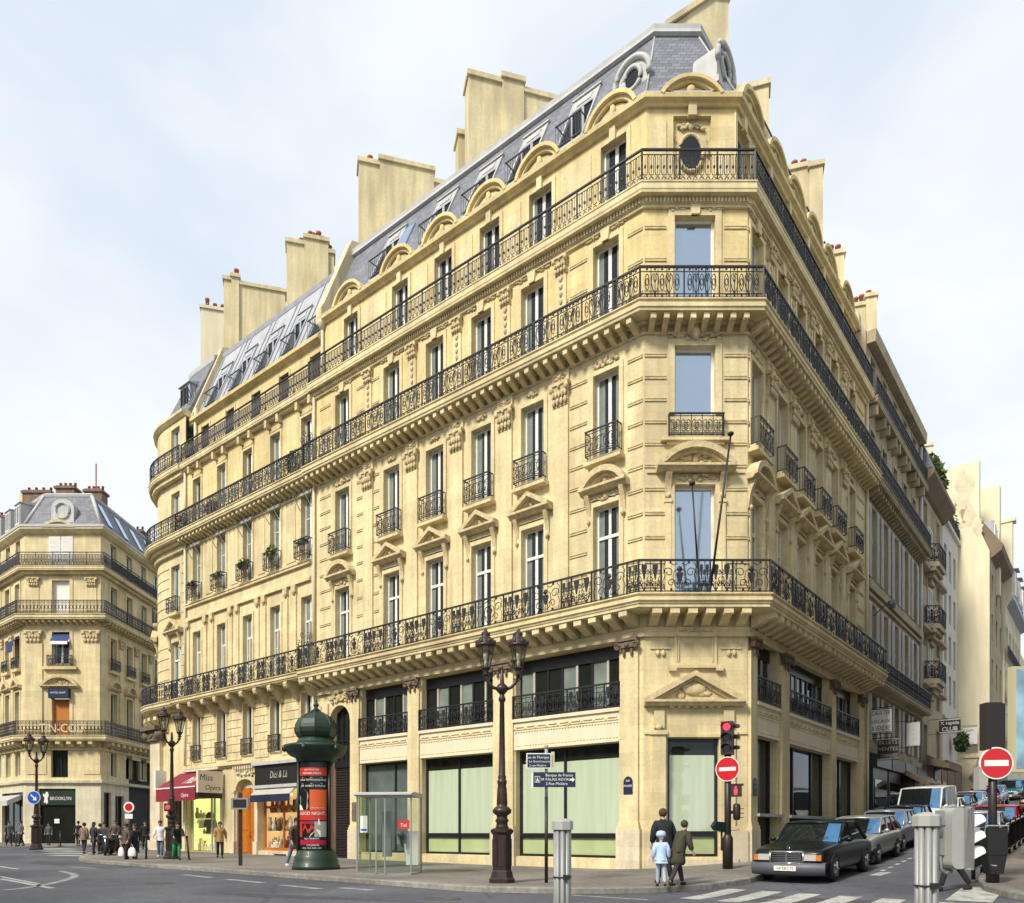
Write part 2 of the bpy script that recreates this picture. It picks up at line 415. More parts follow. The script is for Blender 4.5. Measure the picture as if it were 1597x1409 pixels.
# ------------------------------------------------------------ facade elements
def window(par, fr, u0, u1, z0, z1, o=-.26, tz=None, cur=.5, fmat='white_paint', glasses=('glass_dark', 'glass_curtain'), leaves=2, b=.075, bars=0, name='window'):
    f = MB(); d = .07
    f.box(fr, u0, u0 + b, o, o + d, z0, z1); f.box(fr, u1 - b, u1, o, o + d, z0, z1)
    f.box(fr, u0 + b, u1 - b, o, o + d, z1 - b, z1); f.box(fr, u0 + b, u1 - b, o, o + d, z0, z0 + b * 1.3)
    zt = z1 - b if tz is None else tz
    if tz is not None: f.box(fr, u0 + b, u1 - b, o, o + d + .02, tz, tz + .11)
    w = (u1 - u0 - 2 * b) / leaves
    for i in range(1, leaves):
        c = u0 + b + w * i
        f.box(fr, c - .065, c + .065, o, o + d - .004, z0 + b * 1.3, zt)
        if tz is not None: f.box(fr, c - .05, c + .05, o, o + d - .004, tz + .11, z1 - b)
    for k in range(bars):
        zz = z0 + (zt - z0) * (k + 1) / (bars + 1)
        for i in range(leaves):
            c = u0 + b + w * i; f.box(fr, c + .065 * (i > 0), c + w - .065 * (i < leaves - 1), o, o + d - .02, zz - .02, zz + .02)
    ob = f.build(name, M[fmat], par)
    p = MB(); e = o + .03; a, c = u0 + b * .5, u1 - b * .5
    if cur and leaves == 2:
        m = (a + c) / 2; q = (c - a) / 2 * cur
        for x0, x1, k in ((a, a + q, 1), (a + q, m, 0), (m, c - q, 0), (c - q, c, 1)):
            p.quad([fr(x0, e, z0 + b), fr(x1, e, z0 + b), fr(x1, e, z1 - b * .5), fr(x0, e, z1 - b * .5)], k)
    else: p.quad([fr(a, e, z0 + b * .5), fr(c, e, z0 + b * .5), fr(c, e, z1 - b * .5), fr(a, e, z1 - b * .5)], 0)
    p.build('pane', [M[g] for g in glasses], ob, norm=False)
    return ob

def surround(mb, fr, u0, u1, z0, z1, w=.18, p=.04, mat=0):
    mb.box(fr, u0 - w, u0, 0, p, z0, z1 + w, mat); mb.box(fr, u1, u1 + w, 0, p, z0, z1 + w, mat); mb.box(fr, u0, u1, 0, p, z1, z1 + w, mat)

def foliage_relief(mb, fr, uc, zc, w, h, o, n=12, seed=1, mat=0):
    """carved leaves and scrolls as small swelling forms"""
    r = random.Random(seed)
    for i in range(n):
        t = (i + .5) / n * 2 - 1; a = abs(t)
        u = uc + t * w * .5; z = zc + (r.random() - .5) * h * (.95 - .6 * a)
        mb.lump(fr, u, o, z, w / n * (.7 + .5 * r.random()), .05, h * (.12 + .12 * r.random()), mat)
    for sgn in (-1, 1):
        pts = []
        for k in range(11):
            q = k / 10; rad = h * .32 * (1 - .7 * q); a = q * 1.5 * PI * 1.3
            pts.append(fr(uc + sgn * (w * .25 + rad * math.cos(a)), o + .02, zc + rad * math.sin(a)))
        mb.tube(pts, .022, 4, mat)
    mb.lump(fr, uc, o, zc, w * .1, .09, h * .34, mat)

def console(mb, fr, uc, z0, z1, w=.17, p=.26, o=0, mat=0):
    h = z1 - z0; prof = []
    for k in range(9):
        q = k / 8; prof.append((o + p * (1 - q) ** 1.4 * (.8 + .2 * math.cos(q * 5)) + .03, z1 - h * q))
    mb.prof(fr, [(o, z1)] + prof + [(o, z0)], uc - w / 2, uc + w / 2, mat)
    mb.lump(fr, uc, o + .09, z0 + .02, w * .45, .06, .1, mat)

def pediment(mb, fr, uc, zb, w, h, o=.32, arc=False, mat=0, seed=1, hood=None):
    hw = w / 2
    mb.prof(fr, [(0, zb - .16), (o * .55, zb - .16), (o * .75, zb - .07), (o, zb - .05), (o, zb + .03), (0, zb + .03)], uc - hw, uc + hw, mat)
    if arc:
        n = 12; R = (hw * hw + h * h) / (2 * h); a = math.asin(min(1, hw / R)); zc = zb + .03 + h - R
        for r0, r1, oo in ((R - .2, R, o * .98), (R - .3, R - .19, o * .6)):
            poly = [(uc + r1 * math.sin(-a + 2 * a * k / n), zc + r1 * math.cos(-a + 2 * a * k / n)) for k in range(n + 1)]
            poly += [(uc + r0 * math.sin(a - 2 * a * k / n) , zc + r0 * math.cos(a - 2 * a * k / n)) for k in range(n + 1)]
            poly = [(u, max(z, zb + .031)) for u, z in poly]
            for k in range(n):
                mb.prism(fr, [poly[k], poly[k + 1], poly[2 * n - k], poly[2 * n + 1 - k]], 0, oo, mat)
        mb.prism(fr, [(uc + (R - .25) * math.sin(-a + 2 * a * k / n), max(zb + .031, zc + (R - .25) * math.cos(-a + 2 * a * k / n))) for k in range(n + 1)], 0, o * .18, mat)
    else:
        t = .17
        for sg in (-1, 1):
            mb.prism(fr, [(uc + sg * hw, zb + .031), (uc + sg * hw, zb + .10), (uc, zb + .03 + h), (uc, zb + .03 + h - t), (uc + sg * (hw - t * hw / h * .9), zb + .031)], 0, o * .97, mat)
            mb.prism(fr, [(uc + sg * (hw - .28), zb + .031), (uc, zb + h - t + .03), (uc, zb + h - t - .07), (uc + sg * (hw - .5), zb + .031)], 0, o * .5, mat)
        mb.prism(fr, [(uc - hw + .3, zb + .031), (uc + hw - .3, zb + .031), (uc, zb + h - t)], 0, o * .2, mat)
    foliage_relief(mb, fr, uc, zb + .03 + h * .36, w * .52, h * .62, o * .24, 10, seed, mat)

def capital(mb, fr, uc, z0, z1, w, o, mat=0, seed=0):
    h = z1 - z0; r = random.Random(seed)
    mb.box(fr, uc - w * .62, uc + w * .62, 0, o + .16, z1 - h * .12, z1, mat)
    mb.prof(fr, [(0, z0), (o + .02, z0), (o + .05, z0 + h * .5), (o + .12, z1 - h * .12), (0, z1 - h * .12)], uc - w * .5, uc + w * .5, mat)
    for row, n in ((.2, 4), (.5, 5)):
        for k in range(n):
            mb.lump(fr, uc + (k - (n - 1) / 2) * w / n, o + .06 + row * .08, z0 + h * row, w / n * .5, .06, h * .17, mat)
    for sg in (-1, 1): mb.lump(fr, uc + sg * w * .5, o + .12, z1 - h * .24, w * .15, .09, h * .15, mat, 8)
    mb.lump(fr, uc, o + .14, z1 - h * .15, w * .1, .06, h * .12, mat)

def ionic(mb, fr, uc, z0, z1, w, o, mat=0):
    """dark scrolled capital with two drops, as on the shopfront pilasters"""
    h = z1 - z0
    mb.box(fr, uc - w * .58, uc + w * .58, o - .02, o + .18, z1 - h * .22, z1, mat)
    mb.box(fr, uc - w * .5, uc + w * .5, o - .02, o + .13, z0 + h * .3, z1 - h * .22, mat)
    for sg in (-1, 1):
        cx, cz = uc + sg * w * .5, z0 + h * .46; pts = []
        for k in range(15):
            q = k / 14; rad = h * .30 * (1 - .8 * q); a = PI / 2 - sg * q * 3.6 * PI
            pts.append(fr(cx + rad * math.cos(a), o + .15, cz + rad * math.sin(a)))
        mb.tube(pts, .03, 5, mat); mb.lump(fr, cx, o + .1, cz, h * .22, .05, h * .22, mat)
        mb.lump(fr, uc + sg * w * .22, o + .06, z0 - h * .05, .055, .05, h * .36, mat)
    mb.lump(fr, uc, o + .14, z0 + h * .5, w * .16, .06, h * .2, mat)

def spiral(cx, cz, r0, r1, a0, a1, n=12):
    return [(cx + (r0 + (r1 - r0) * k / n) * math.cos(a0 + (a1 - a0) * k / n), cz + (r0 + (r1 - r0) * k / n) * math.sin(a0 + (a1 - a0) * k / n)) for k in range(n + 1)]

def rail_panel(mb, fr, u0, u1, z0, h, style, o, r=.017):
    w = u1 - u0; uc = (u0 + u1) / 2
    def T(pts, rr=r): mb.tube([fr(u, o, z0 + z) for u, z in pts], rr, 4, 0, caps=False)
    def bar(u, a=.05, b=None, rr=r): T([(u, a), (u, h - .02 if b is None else b)], rr)
    def ring(u, z, rr, n=10, k=1.0): T([(u + rr * k * math.cos(2 * PI * i / n), z + rr * math.sin(2 * PI * i / n)) for i in range(n + 1)])
    def blk(u, z, s=.035): mb.box(fr, u - s, u + s, o - .025, o + .025, z0 + z - s * 1.25, z0 + z + s * 1.25)
    def arr(pts): T(pts)
    if style == 'scroll':                       # big paired scrolls round a vase
        bar(u0 + .03); bar(u0 + .13)
        c = uc; s = min(1, w / 1.35)
        for sg in (-1, 1):
            sp = lambda cx, cz, a, b, p, q: arr([(c + sg * x, z) for x, z in spiral(cx * s, cz, a, b, p, q)])
            sp(.40, .62 * h, .19 * s, .05, -PI * .1, 2.2 * PI)
            sp(.30, .30 * h, .15 * s, .04, PI, -1.3 * PI)
            arr([(c + sg * x * s, z * h) for x, z in ((.05, .12), (.16, .2), (.24, .42), (.2, .66), (.07, .72))])
            arr([(c + sg * x * s, z * h) for x, z in ((.56, .1), (.60, .35), (.52, .55), (.60, .8), (.5, .93))])
            arr([(c + sg * x * s, z * h) for x, z in ((.08, .9), (.22, .84), (.34, .92))])
            arr([(c + sg * x * s, z * h) for x, z in ((.05, .12), (.09, .35), (.03, .5))], )
            blk(c + sg * .33 * s, .93 * h, .03); blk(c + sg * .3 * s, .1 * h, .03)
        mb.prism(fr, [(c + x * s, z0 + z * h) for x, z in ((-.03, .3), (-.13, .55), (-.1, .62), (.1, .62), (.13, .55), (.03, .3))], o - .02, o + .02)
        mb.lump(fr, c, o, z0 + .72 * h, .09, .03, .10); bar(c, .05, .3 * h)
    elif style == 'urn':                        # uprights with dark urns
        n = max(2, int(w / .3)); st = w / n
        for k in range(n):
            u = u0 + (k + .5) * st
            bar(u0 + k * st + .02)
            mb.prism(fr, [(u + x * st, z0 + z * h) for x, z in ((-.05, .40), (-.12, .56), (-.17, .70), (-.26, .74), (-.22, .86), (.22, .86), (.26, .74), (.17, .70), (.12, .56), (.05, .40))], o - .015, o + .015)
            for sg in (-1, 1): arr([(u + sg * x, z) for x, z in spiral(st * .30, .62 * h, .09 * h, .02, 2.4, 2.4 - 3.4 * PI, 9)]); arr([(u + sg * x, z) for x, z in spiral(st * .30, .30 * h, .10 * h, .02, -2.4, -2.4 + 3.4 * PI, 9)])
            ring(u, .22 * h, st * .24, 8); bar(u, .04, .36 * h)
            for sg in (-1, 1): arr([(u + sg * x * st, z * h) for x, z in ((.38, .5), (.25, .42), (.33, .3), (.12, .12))])
            blk(u, .1 * h, .028)
    elif style == 'shield':                     # second balcony: shields and long O rings with little blocks
        ts = (.16, .34, .5, .66, .84)
        for t in (.0, .24, .42 - .02, .6, .76): bar(u0 + w * t + .012)
        for i, t in enumerate(ts):
            u = u0 + w * t
            blk(u, .93 * h, .028); blk(u, .09 * h, .028)
            if i % 2 == 0: ring(u, .52 * h, .25 * h, 12, .26); ring(u, .52 * h, .11 * h, 8, .4)
            else:
                for sg in (-1, 1): arr([(u + sg * x * w, z * h) for x, z in ((.0, .16), (.05, .3), (.085, .5), (.07, .72), (.02, .8), (.035, .62), (.0, .5))])
                bar(u, .2 * h, .75 * h)
        T([(u0, .16 * h), (u1, .16 * h)]); T([(u0, .84 * h), (u1, .84 * h)])
    elif style == 'baluster':                   # third balcony: slim balusters
        n = max(2, int(round(w / .21))); st = w / n
        bar(u0)
        for k in range(n):
            u = u0 + (k + .5) * st
            bar(u, .14 * h, .82 * h, r * .8); blk(u, .46 * h, .03); ring(u, .1 * h, .05, 8, 1.2)
            for sg in (-1, 1):
                arr([(u + sg * x * st, z * h) for x, z in ((.5, .84), (.36, .76), (.38, .62), (.38, .3), (.3, .22), (.1, .2))])
        T([(u0, .84 * h), (u1, .84 * h)])
    elif style == 'simple':                     # far buildings and window guards
        n = max(2, int(round(w / .26))); st = w / n
        for k in range(n):
            u = u0 + (k + .5) * st
            bar(u0 + k * st, rr=r * 1.1); ring(u, .5 * h, .16 * h, 8, .62); ring(u, .84 * h, .07 * h, 6); ring(u, .17 * h, .07 * h, 6)
    elif style == 'guard':                      # balconettes
        n = max(2, int(round(w / .34))); st = w / n
        for k in range(n + 1): bar(u0 + k * st)
        for k in range(n):
            u = u0 + (k + .5) * st
            for sg in (-1, 1):
                arr([(u + sg * x, z) for x, z in spiral(.07, .62 * h, .09 * h / .8, .02, -.5, 1.7 * PI, 8)])
                arr([(u + sg * x, z) for x, z in spiral(.06, .28 * h, .09 * h / .8, .02, .5, -1.7 * PI, 8)])
            ring(u, .46 * h, .12 * h, 8, .55)
        T([(u0, .88 * h), (u1, .88 * h)]); T([(u0, .12 * h), (u1, .12 * h)])
    elif style == 'bars':
        n = max(2, int(round(w / .13)))
        for k in range(n + 1): bar(u0 + w * k / n, rr=r * .8)

def railing(mb, poly, z0, h, styles, pw, r=.017, ends=False):
    """railing along a polyline seen from outside; styles alternate panel by panel"""
    idx = 0
    for i in range(len(poly) - 1):
        a, b = poly[i], poly[i + 1]; L = math.hypot(b[0] - a[0], b[1] - a[1])
        if L < .05: continue
        u = ((b[0] - a[0]) / L, (b[1] - a[1]) / L); fr = Fr(a, u, (u[1], -u[0]))
        mb.box(fr, -.02, L + .02, -.035, .035, z0 + h - .035, z0 + h + .02); mb.box(fr, 0, L, -.015, .015, z0 + .04, z0 + .07)
        mb.box(fr, -.03, .03, -.03, .03, z0, z0 + h)
        tot = 0; seq = []
        k = 0
        while tot < L - .2:
            seq.append((styles[k % len(styles)], pw[k % len(pw)])); tot += pw[k % len(pw)]; k += 1
        if len(seq) > 1 and tot - L > seq[-1][1] * .5: tot -= seq.pop()[1]
        sc = L / max(tot, .01); u0 = 0
        for st, w in seq:
            rail_panel(mb, fr, u0, u0 + w * sc, z0, h, st, 0, r); u0 += w * sc
            mb.box(fr, u0 - .022, u0 + .022, -.022, .022, z0, z0 + h)
    return mb

def blocks(mb, poly, o0, o1, z0, z1, w, pitch, shape='mod', mat=0):
    """modillions or dentils below a slab, along the wall polyline (spacing worked out wall by wall)"""
    for i in range(len(poly) - 1):
        a, b = poly[i], poly[i + 1]; L = math.hypot(b[0] - a[0], b[1] - a[1]); u = ((b[0] - a[0]) / L, (b[1] - a[1]) / L); fr = Fr(a, u, (u[1], -u[0]))
        n = max(1, int(round(L / pitch))); st = L / n
        for k in range(n):
            c = (k + .5) * st
            if shape == 'mod':
                h = z1 - z0
                mb.prof(fr, [(o0, z1), (o1, z1), (o1, z0 + h * .12), (o1 - .04, z0), (o1 * .7, z0 + h * .02), (o1 * .45, z0 - h * .25), (o1 * .25, z0 - h * .5), (o0, z0 - h * .62)], c - w / 2, c + w / 2, mat)
            else: mb.box(fr, c - w / 2, c + w / 2, o0, o1, z0, z1, mat)

def stack(par, px, tops, fr_pt, w, zb, thick=.8, mat='render_cream', cap=True, pots=(), nm='chimney'):
    """a chimney wall: px are the picture columns of its vertical edges, standing on the line fr_pt + t*w; each step is a little nearer or farther"""
    mb = MB(); nrm = (w[1], -w[0])
    def tt(p):
        k = (p - CX) / F; return (k * fr_pt[1] - fr_pt[0]) / (w[0] - k * w[1])
    ts = [tt(p) for p in px]
    fr = Fr(fr_pt, w, nrm)
    for i in range(len(ts) - 1):
        Y = fr_pt[1] + (ts[i] + ts[i + 1]) / 2 * w[1]; zt = H + (HY - tops[i]) / F * Y
        d = .12 * (i % 2)
        mb.box(fr, ts[i], ts[i + 1], -thick - d, d, zb, zt, 0)
        if cap:
            mb.box(fr, ts[i] - .08, ts[i + 1] + .08, -thick - d - .1, d + .1, zt - .16, zt + .06, 0)
    ob = mb.build(nm, M[mat], par)
    if pots:
        p = MB()
        for q, hgt in pots:
            t = tt(q); Y = fr_pt[1] + t * w[1]; seg = next((i for i in range(len(ts) - 1) if ts[i] <= t <= ts[i + 1]), 0)
            zt = H + (HY - tops[seg]) / F * (fr_pt[1] + (ts[seg] + ts[seg + 1]) / 2 * w[1])
            c = fr(t, -thick / 2, 0); p.lathe((c[0], c[1], zt + .05), [(.15, 0), (.13, hgt * .8), (.16, hgt * .82), (.16, hgt)], 8)
        p.build('chimney_pots', M['terracotta'], ob)
    return ob
# ============================================================ corner building
POLY_A = [(P0[0] + LA * dL[0], P0[1] + LA * dL[1]), P0, P1, (P1[0] + RA * dR[0], P1[1] + RA * dR[1])]
A = thing('corner_building', 'largest cream limestone building, at the street corner, with chamfered front and slate mansard', 'building', (P0[0], P0[1], 0), fixed=True)
BL = [(.92, 1.95), (4.08, 5.13), (6.60, 7.62), (9.15, 10.15), (11.76, 12.77), (15.10, 16.10)]
BR = [(c - .52, c + .52) for c in (.80, 3.27, 5.32, 7.52, 9.65, 12.45)]
BC = (1.02, 2.37)
GL = [(.92, 5.42), (6.52, 10.45), (11.26, 14.30)]
GR = [(.70, 2.80), (3.88, 8.98), (9.78, 13.32)]
SC = (.79, 2.50)
Z2, Z3, Z4, Z5 = (9.05, 12.65), (14.28, 17.2), (18.62, 21.65), (22.68, 25.48)

# ---- walls
w = MB()      # 0 limestone 1 pale 2 carved 3 fascia
opsL = []
for a, b in GL: opsL += [(a, b, .5, 4.46), (a, b, 5.6, 7.82)]
opsL.append((15.02, 16.5, 0, 7.25))
w.wall(FL, 0, LA, -.3, 8.7, opsL, 0, .42, 0)
for k in range(12):    # arch spandrels
    pass
def arch_fill(mb, fr, u0, u1, zs, zt, o, depth, mat=0, n=14):
    c = (u0 + u1) / 2; ru = (u1 - u0) / 2; rz = zt - zs
    pts = [(c + ru * math.cos(PI * k / n), zs + rz * math.sin(PI * k / n)) for k in range(n + 1)]
    for k in range(n):
        (a, b), (a2, b2) = pts[k], pts[k + 1]
        mb.quad([fr(a, o, b), fr(a2, o, b2), fr(a2, o, zt + .001), fr(a, o, zt + .001)], mat)
        mb.quad([fr(a, o, b), fr(a2, o, b2), fr(a2, o - depth, b2), fr(a, o - depth, b)], mat)
        r2 = 1.16
        q = [(c + (x - c) * r2, zs + (z - zs) * r2) for x, z in (pts[k], pts[k + 1])]
        mb.prism(fr, [pts[k], pts[k + 1], q[1], q[0]], o, o + .07, mat)
arch_fill(w, FL, 15.02, 16.5, 6.5, 7.25, 0, .42)
w.wall(FC, 0, CW, -.3, 8.7, [(SC[0], SC[1], .58, 4.52)], 0, .35, 0)
opsR = []
for a, b in GR: opsR += [(a, b, .5, 4.74), (a, b, 5.8, 7.95)]
opsR.append((14.32, 14.82, .5, 4.2))
w.wall(FR, 0, RA, -.3, 8.7, opsR, 0, .42, 0)
ops = []
for a, b in BL: ops += [(a, b, *Z2), (a, b, *Z3), (a, b, *Z4)]
w.wall(FL, 0, LA, 8.7, 18.2, [o for o in ops if o[3] < 18], 0, .36, 0); w.wall(FL, 0, LA, 18.2, 22.4, [o for o in ops if o[2] > 18], 0, .36, 4)
ops = []
for a, b in BR: ops += [(a, b, *Z2), (a, b, *Z3), (a, b, *Z4)]
w.wall(FR, 0, RA, 8.7, 18.2, [o for o in ops if o[3] < 18], 0, .36, 0); w.wall(FR, 0, RA, 18.2, 22.4, [o for o in ops if o[2] > 18], 0, .36, 4)
w.wall(FC, 0, CW, 8.7, 18.2, [(BC[0], BC[1], 9.05, 12.9), (BC[0], BC[1], 15.22, 17.5)], 0, .30, 0); w.wall(FC, 0, CW, 18.2, 22.4, [(BC[0], BC[1], 18.62, 21.8)], 0, .30, 4)
w.wall(FL, .176, LA, 22.4, 26.0, [(a, b, *Z5) for a, b in BL], -.5, .3, 4)
w.wall(FR, .24, RA, 22.4, 26.0, [(a, b, *Z5) for a, b in BR], -.5, .3, 4)
w.wall(FC, .176, CW - .24, 22.4, 26.0, [(1.09, 2.37, 22.7, 25.6)], -.5, .16, 4)
w.quad([FC(1.09, -.66, 22.7), FC(2.37, -.66, 22.7), FC(2.37, -.66, 25.6), FC(1.09, -.66, 25.6)], 0)
# plinths, pilasters of the shop storeys
def pil(fr, a, b, base=True):
    w.box(fr, a, b, 0, .10, 1.62, 7.42, 0); w.box(fr, a - .06, b + .06, 0, .16, 1.50, 1.62, 0); w.box(fr, a - .03, b + .03, 0, .13, 1.62, 1.72, 0)
    w.box(fr, a - .10, b + .10, 0, .17, -.2, 1.50, 1)
    w.box(fr, a, b, 0, .14, 7.86, 8.02, 0)
for a, b in ((.16, .87), (5.48, 6.46), (10.52, 11.2), (14.36, 14.97), (16.6, 17.3)): pil(FL, a, b)
for a, b in ((.05, .62), (3.0, 3.8), (9.05, 9.72), (13.42, 14.2)): pil(FR, a, b)
for a, b in GL: w.box(FL, a, b, -.2, .03, -.2, .48, 0)
for a, b in GR: w.box(FR, a, b, -.2, .03, -.2, .48, 0)
# chamfer: plinth blocks, pilasters beside the window, string, pediment, framed tablet
w.box(FC, .02, .70, .0, .16, -.2, 1.45, 1); w.box(FC, 2.60, CW - .02, .0, .16, -.2, 1.45, 1)
for a in (.30, 2.86):
    w.box(FC, a - .12, a + .16, .16, .165, .75, 1.3, 0)
    w.prism(FC, [(a - .18, -.1), (a + .22, -.1), (a + .22, .55), (a + .14, .68), (a + .02, .72), (a - .10, .68), (a - .18, .55)], .16, .24, 1)
w.box(FC, .70, 2.60, .0, .10, -.2, .50, 1)
for a, b in ((.28, .72), (2.58, 3.02)):
    w.box(FC, a, b, 0, .09, 1.60, 4.62, 0); w.box(FC, a - .05, b + .05, 0, .15, 1.47, 1.60, 0); w.box(FC, a - .05, b + .05, 0, .15, 4.62, 4.76, 0)
    w.box(FC, a + .05, b - .05, 0, .12, 4.84, 5.42, 0); w.lump(FC, (a + b) / 2, .12, 4.86, .12, .06, .1)
w.box(FC, .02, .23, 0, .05, 4.64, 4.72, 0); w.box(FC, 3.07, CW - .02, 0, .05, 4.64, 4.72, 0)
w.box(FC, .74, 2.56, 0, .07, 4.54, 4.64, 0)
for k in range(7): w.box(FC, .84 + k * .26, .96 + k * .26, 0, .16, 5.50, 5.57, 0)
orn = MB()
pd = MB(); pediment(pd, FC, 1.65, 5.72, 3.3, .95, .34, False, 0, 5)
pd.lump(FC, 1.65, .08, 6.12, .42, .10, .22, 0, 12, 6); pd.build('pediment', M['carved_stone'], A)
for (a, b, c, d) in ((1.0, 2.42, 6.92, 7.0), (1.0, 2.42, 8.02, 8.1), (1.0, 1.1, 7.0, 8.02), (2.32, 2.42, 7.0, 8.02), (1.12, 1.16, 7.02, 7.98), (2.26, 2.30, 7.02, 7.98)):
    w.box(FC, a, b, 0, .06, c, d, 0)
w.box(FC, .82, 2.62, 0, .13, 6.82, 6.915, 0)
for a in (.95, 2.49): w.box(FC, a - .12, a + .12, 0, .16, 6.72, 6.82, 0)
foliage_relief(orn, FC, 1.71, 8.06, 1.1, .16, .06, 9, 3)
for a in (.55, 2.9):
    w.box(FC, a - .34, a + .34, 0, .045, 7.46, 7.50, 0); orn.lump(FC, a - .09, .05, 7.32, .08, .05, .11); orn.lump(FC, a + .09, .05, 7.32, .08, .05, .11)
w.box(FC, .2, .95, 0, .03, 7.94, 7.98, 0); w.box(FC, 2.55, CW - .2, 0, .03, 7.94, 7.98, 0)
# fascias between shop and mezzanine with rope mouldings
for fr, lst, dz in ((FL, GL, 0), (FR, GR, .2)):
    for a, b in lst:
        w.box(fr, a - .04, b + .04, -.25, .055, 4.47 + dz, 5.56 + dz, 3)
        w.box(fr, a - .06, b + .06, -.2, .13, 5.50 + dz, 5.62 + dz, 3)
        n = int((b - a) / .50)
        for k in range(n):
            c = a + (k + .5) * (b - a) / n; st = (b - a) / n
            w.box(fr, c - st * .36, c + st * .36, .05, .095, 5.30 + dz, 5.34 + dz, 0)
            w.box(fr, c - st * .47, c + st * .47, .05, .085, 5.21 + dz, 5.24 + dz, 0)
            for q in range(4): w.lump(fr, c + (q - 1.5) * st * .25, .06, 5.13 + dz, st * .1, .03, .035)
            w.lump(fr, c + st * .5, .06, 5.26 + dz, .05, .05, .06)
        n2 = int((b - a) / .13)
        for k in range(n2): w.lump(fr, a + (k + .5) * (b - a) / n2, .055, 4.62 + dz, .05, .03, .03)
        w.box(fr, a, b, 0, .09, 4.47 + dz, 4.54 + dz, 3)
# banded masonry on the end bays: paired grooves as thin raised fillets
def band(fr, a, b, z0, z1, n, o=0):
    for k in range(n):
        z = z0 + (z1 - z0) * (k + .5) / n
        w.box(fr, a, b, o, o + .035, z, z + .045, 2); w.box(fr, a, b, o, o + .025, z + .085, z + .115, 2)
for z0, z1, n in ((9.1, 13.1, 5), (13.1, 17.5, 6), (18.7, 21.9, 3)):
    for a, b in ((.03, .60), (2.22, 2.95), (3.02, 3.55), (13.1, 13.7), (13.82, 14.6), (16.5, 17.3)): band(FL, a, b, z0, z1, n)
    for a, b in ((.03, .75), (2.66, CW - .03)): band(FC, a, b, z0, z1, n)
    for a, b in ((.03, .2), (1.5, 2.4), (11.2, 11.8), (13.2, 14.5)): band(FR, a, b, z0, z1, n)
# giant pilasters between the middle bays, F2-F3, with bases
for fr, us in ((FL, (3.30, 5.87, 8.39, 10.96, 13.78)), (FR, (2.02, 4.30, 6.42, 8.58, 10.9))):
    for i, u in enumerate(us):
        w.box(fr, u - .32, u + .32, 0, .09, 9.55, 16.62, 0)
        w.box(fr, u - .42, u + .42, 0, .15, 9.02, 9.3, 0); w.box(fr, u - .38, u + .38, 0, .13, 9.4, 9.55, 0)
        cp = MB(); capital(cp, fr, u, 16.62, 17.42, .66, .09, 0, i); cp.build('pilaster_capital', M['carved_stone'], A)
        w.box(fr, u - .36, u + .36, 0, .10, 17.42, 17.85, 0); foliage_relief(orn, fr, u, 17.66, .5, .26, .11, 6, i)
        # F4: hanging garlands
        w.box(fr, u - .22, u + .22, 0, .06, 18.7, 21.5, 0)
        capital(orn, fr, u, 21.35, 21.95, .5, .05, 0, i + 9)
        for k in range(5): orn.lump(fr, u, .08, 21.2 - k * .27, .09 - k * .006, .05, .12)
# window surrounds, pediments, sills, keystones
for fr, lst in ((FL, BL), (FR, BR)):
    for i, (a, b) in enumerate(lst):
        c = (a + b) / 2; endb = i in (0, 5) if fr is FL else i in (0,)
        surround(w, fr, a, b, *Z2, .17, .05); surround(w, fr, a, b, *Z3, .16, .05); surround(w, fr, a, b, *Z4, .16, .05)
        w.box(fr, a - .05, b + .05, 0, .06, 12.86, 13.10, 0)
        pd = MB()
        for e in (a - .17, b + .17): console(pd, fr, e, 12.15, 13.05, .17, .24)
        pediment(pd, fr, c, 13.22, 1.85, .62 if not endb else .60, .40, endb, 0, i)
        pd.box(fr, a - .2, b + .2, 0, .07, 12.86, 13.07)
        if endb: foliage_relief(pd, fr, c, 12.9, 1.0, .3, .06, 9, i)
        pd.build('pediment', M['carved_stone'], A)
        w.box(fr, a - .22, b + .22, 0, .34, 14.02, 14.14, 0); w.box(fr, a - .16, b + .16, 0, .24, 14.14, 14.26, 0)
        foliage_relief(orn, fr, c, 17.55, .95 if endb else .5, .42 if endb else .24, .05, 9, i + 3)
        w.prism(fr, [(c - .13, 21.65), (c + .13, 21.65), (c + .19, 22.1), (c - .19, 22.1)], 0, .12, 0)
        for sg in (-1, 1): foliage_relief(orn, fr, c + sg * .5, 21.98, .55, .16, .03, 6, i)
        w.box(fr, a - .45, b + .45, 0, .04, 22.06, 22.1, 0)
c = 1.695
surround(w, FC, BC[0], BC[1], 9.05, 12.9, .2, .05); surround(w, FC, BC[0], BC[1], 15.22, 17.5, .22, .05); surround(w, FC, BC[0], BC[1], 18.62, 21.8, .2, .05)
pd = MB()
for e in (.80, 2.60): console(pd, FC, e, 12.5, 13.22, .2, .26); w.box(FC, e - .1, e + .1, 0, .07, 9.05, 12.3, 0); w.box(FC, e - .13, e + .13, 0, .1, 12.3, 12.42, 0)
foliage_relief(pd, FC, c, 13.12, 1.3, .3, .06, 12, 40)
pediment(pd, FC, c, 13.42, 2.6, .72, .42, True, 0, 77); pd.build('pediment', M['carved_stone'], A)
w.box(FC, .55, 2.85, 0, .2, 14.30, 14.4, 0); w.box(FC, .75, 2.65, 0, .12, 14.2, 14.3, 0)
w.box(FC, .1, .55, 0, .05, 13.28, 13.34, 0); w.box(FC, 2.85, 3.34, 0, .05, 13.28, 13.34, 0)
foliage_relief(orn, FC, c, 17.78, 1.7, .36, .05, 15, 41); orn.lump(FC, c, .12, 17.86, .15, .14, .22, 0, 10, 6); orn.lump(FC, c, .08, 18.08, .2, .1, .1)
n = 22
for k in range(n): w.box(FC, .45 + k * .118, .50 + k * .118, 0, .05, 18.02 - .2, 18.05, 0)
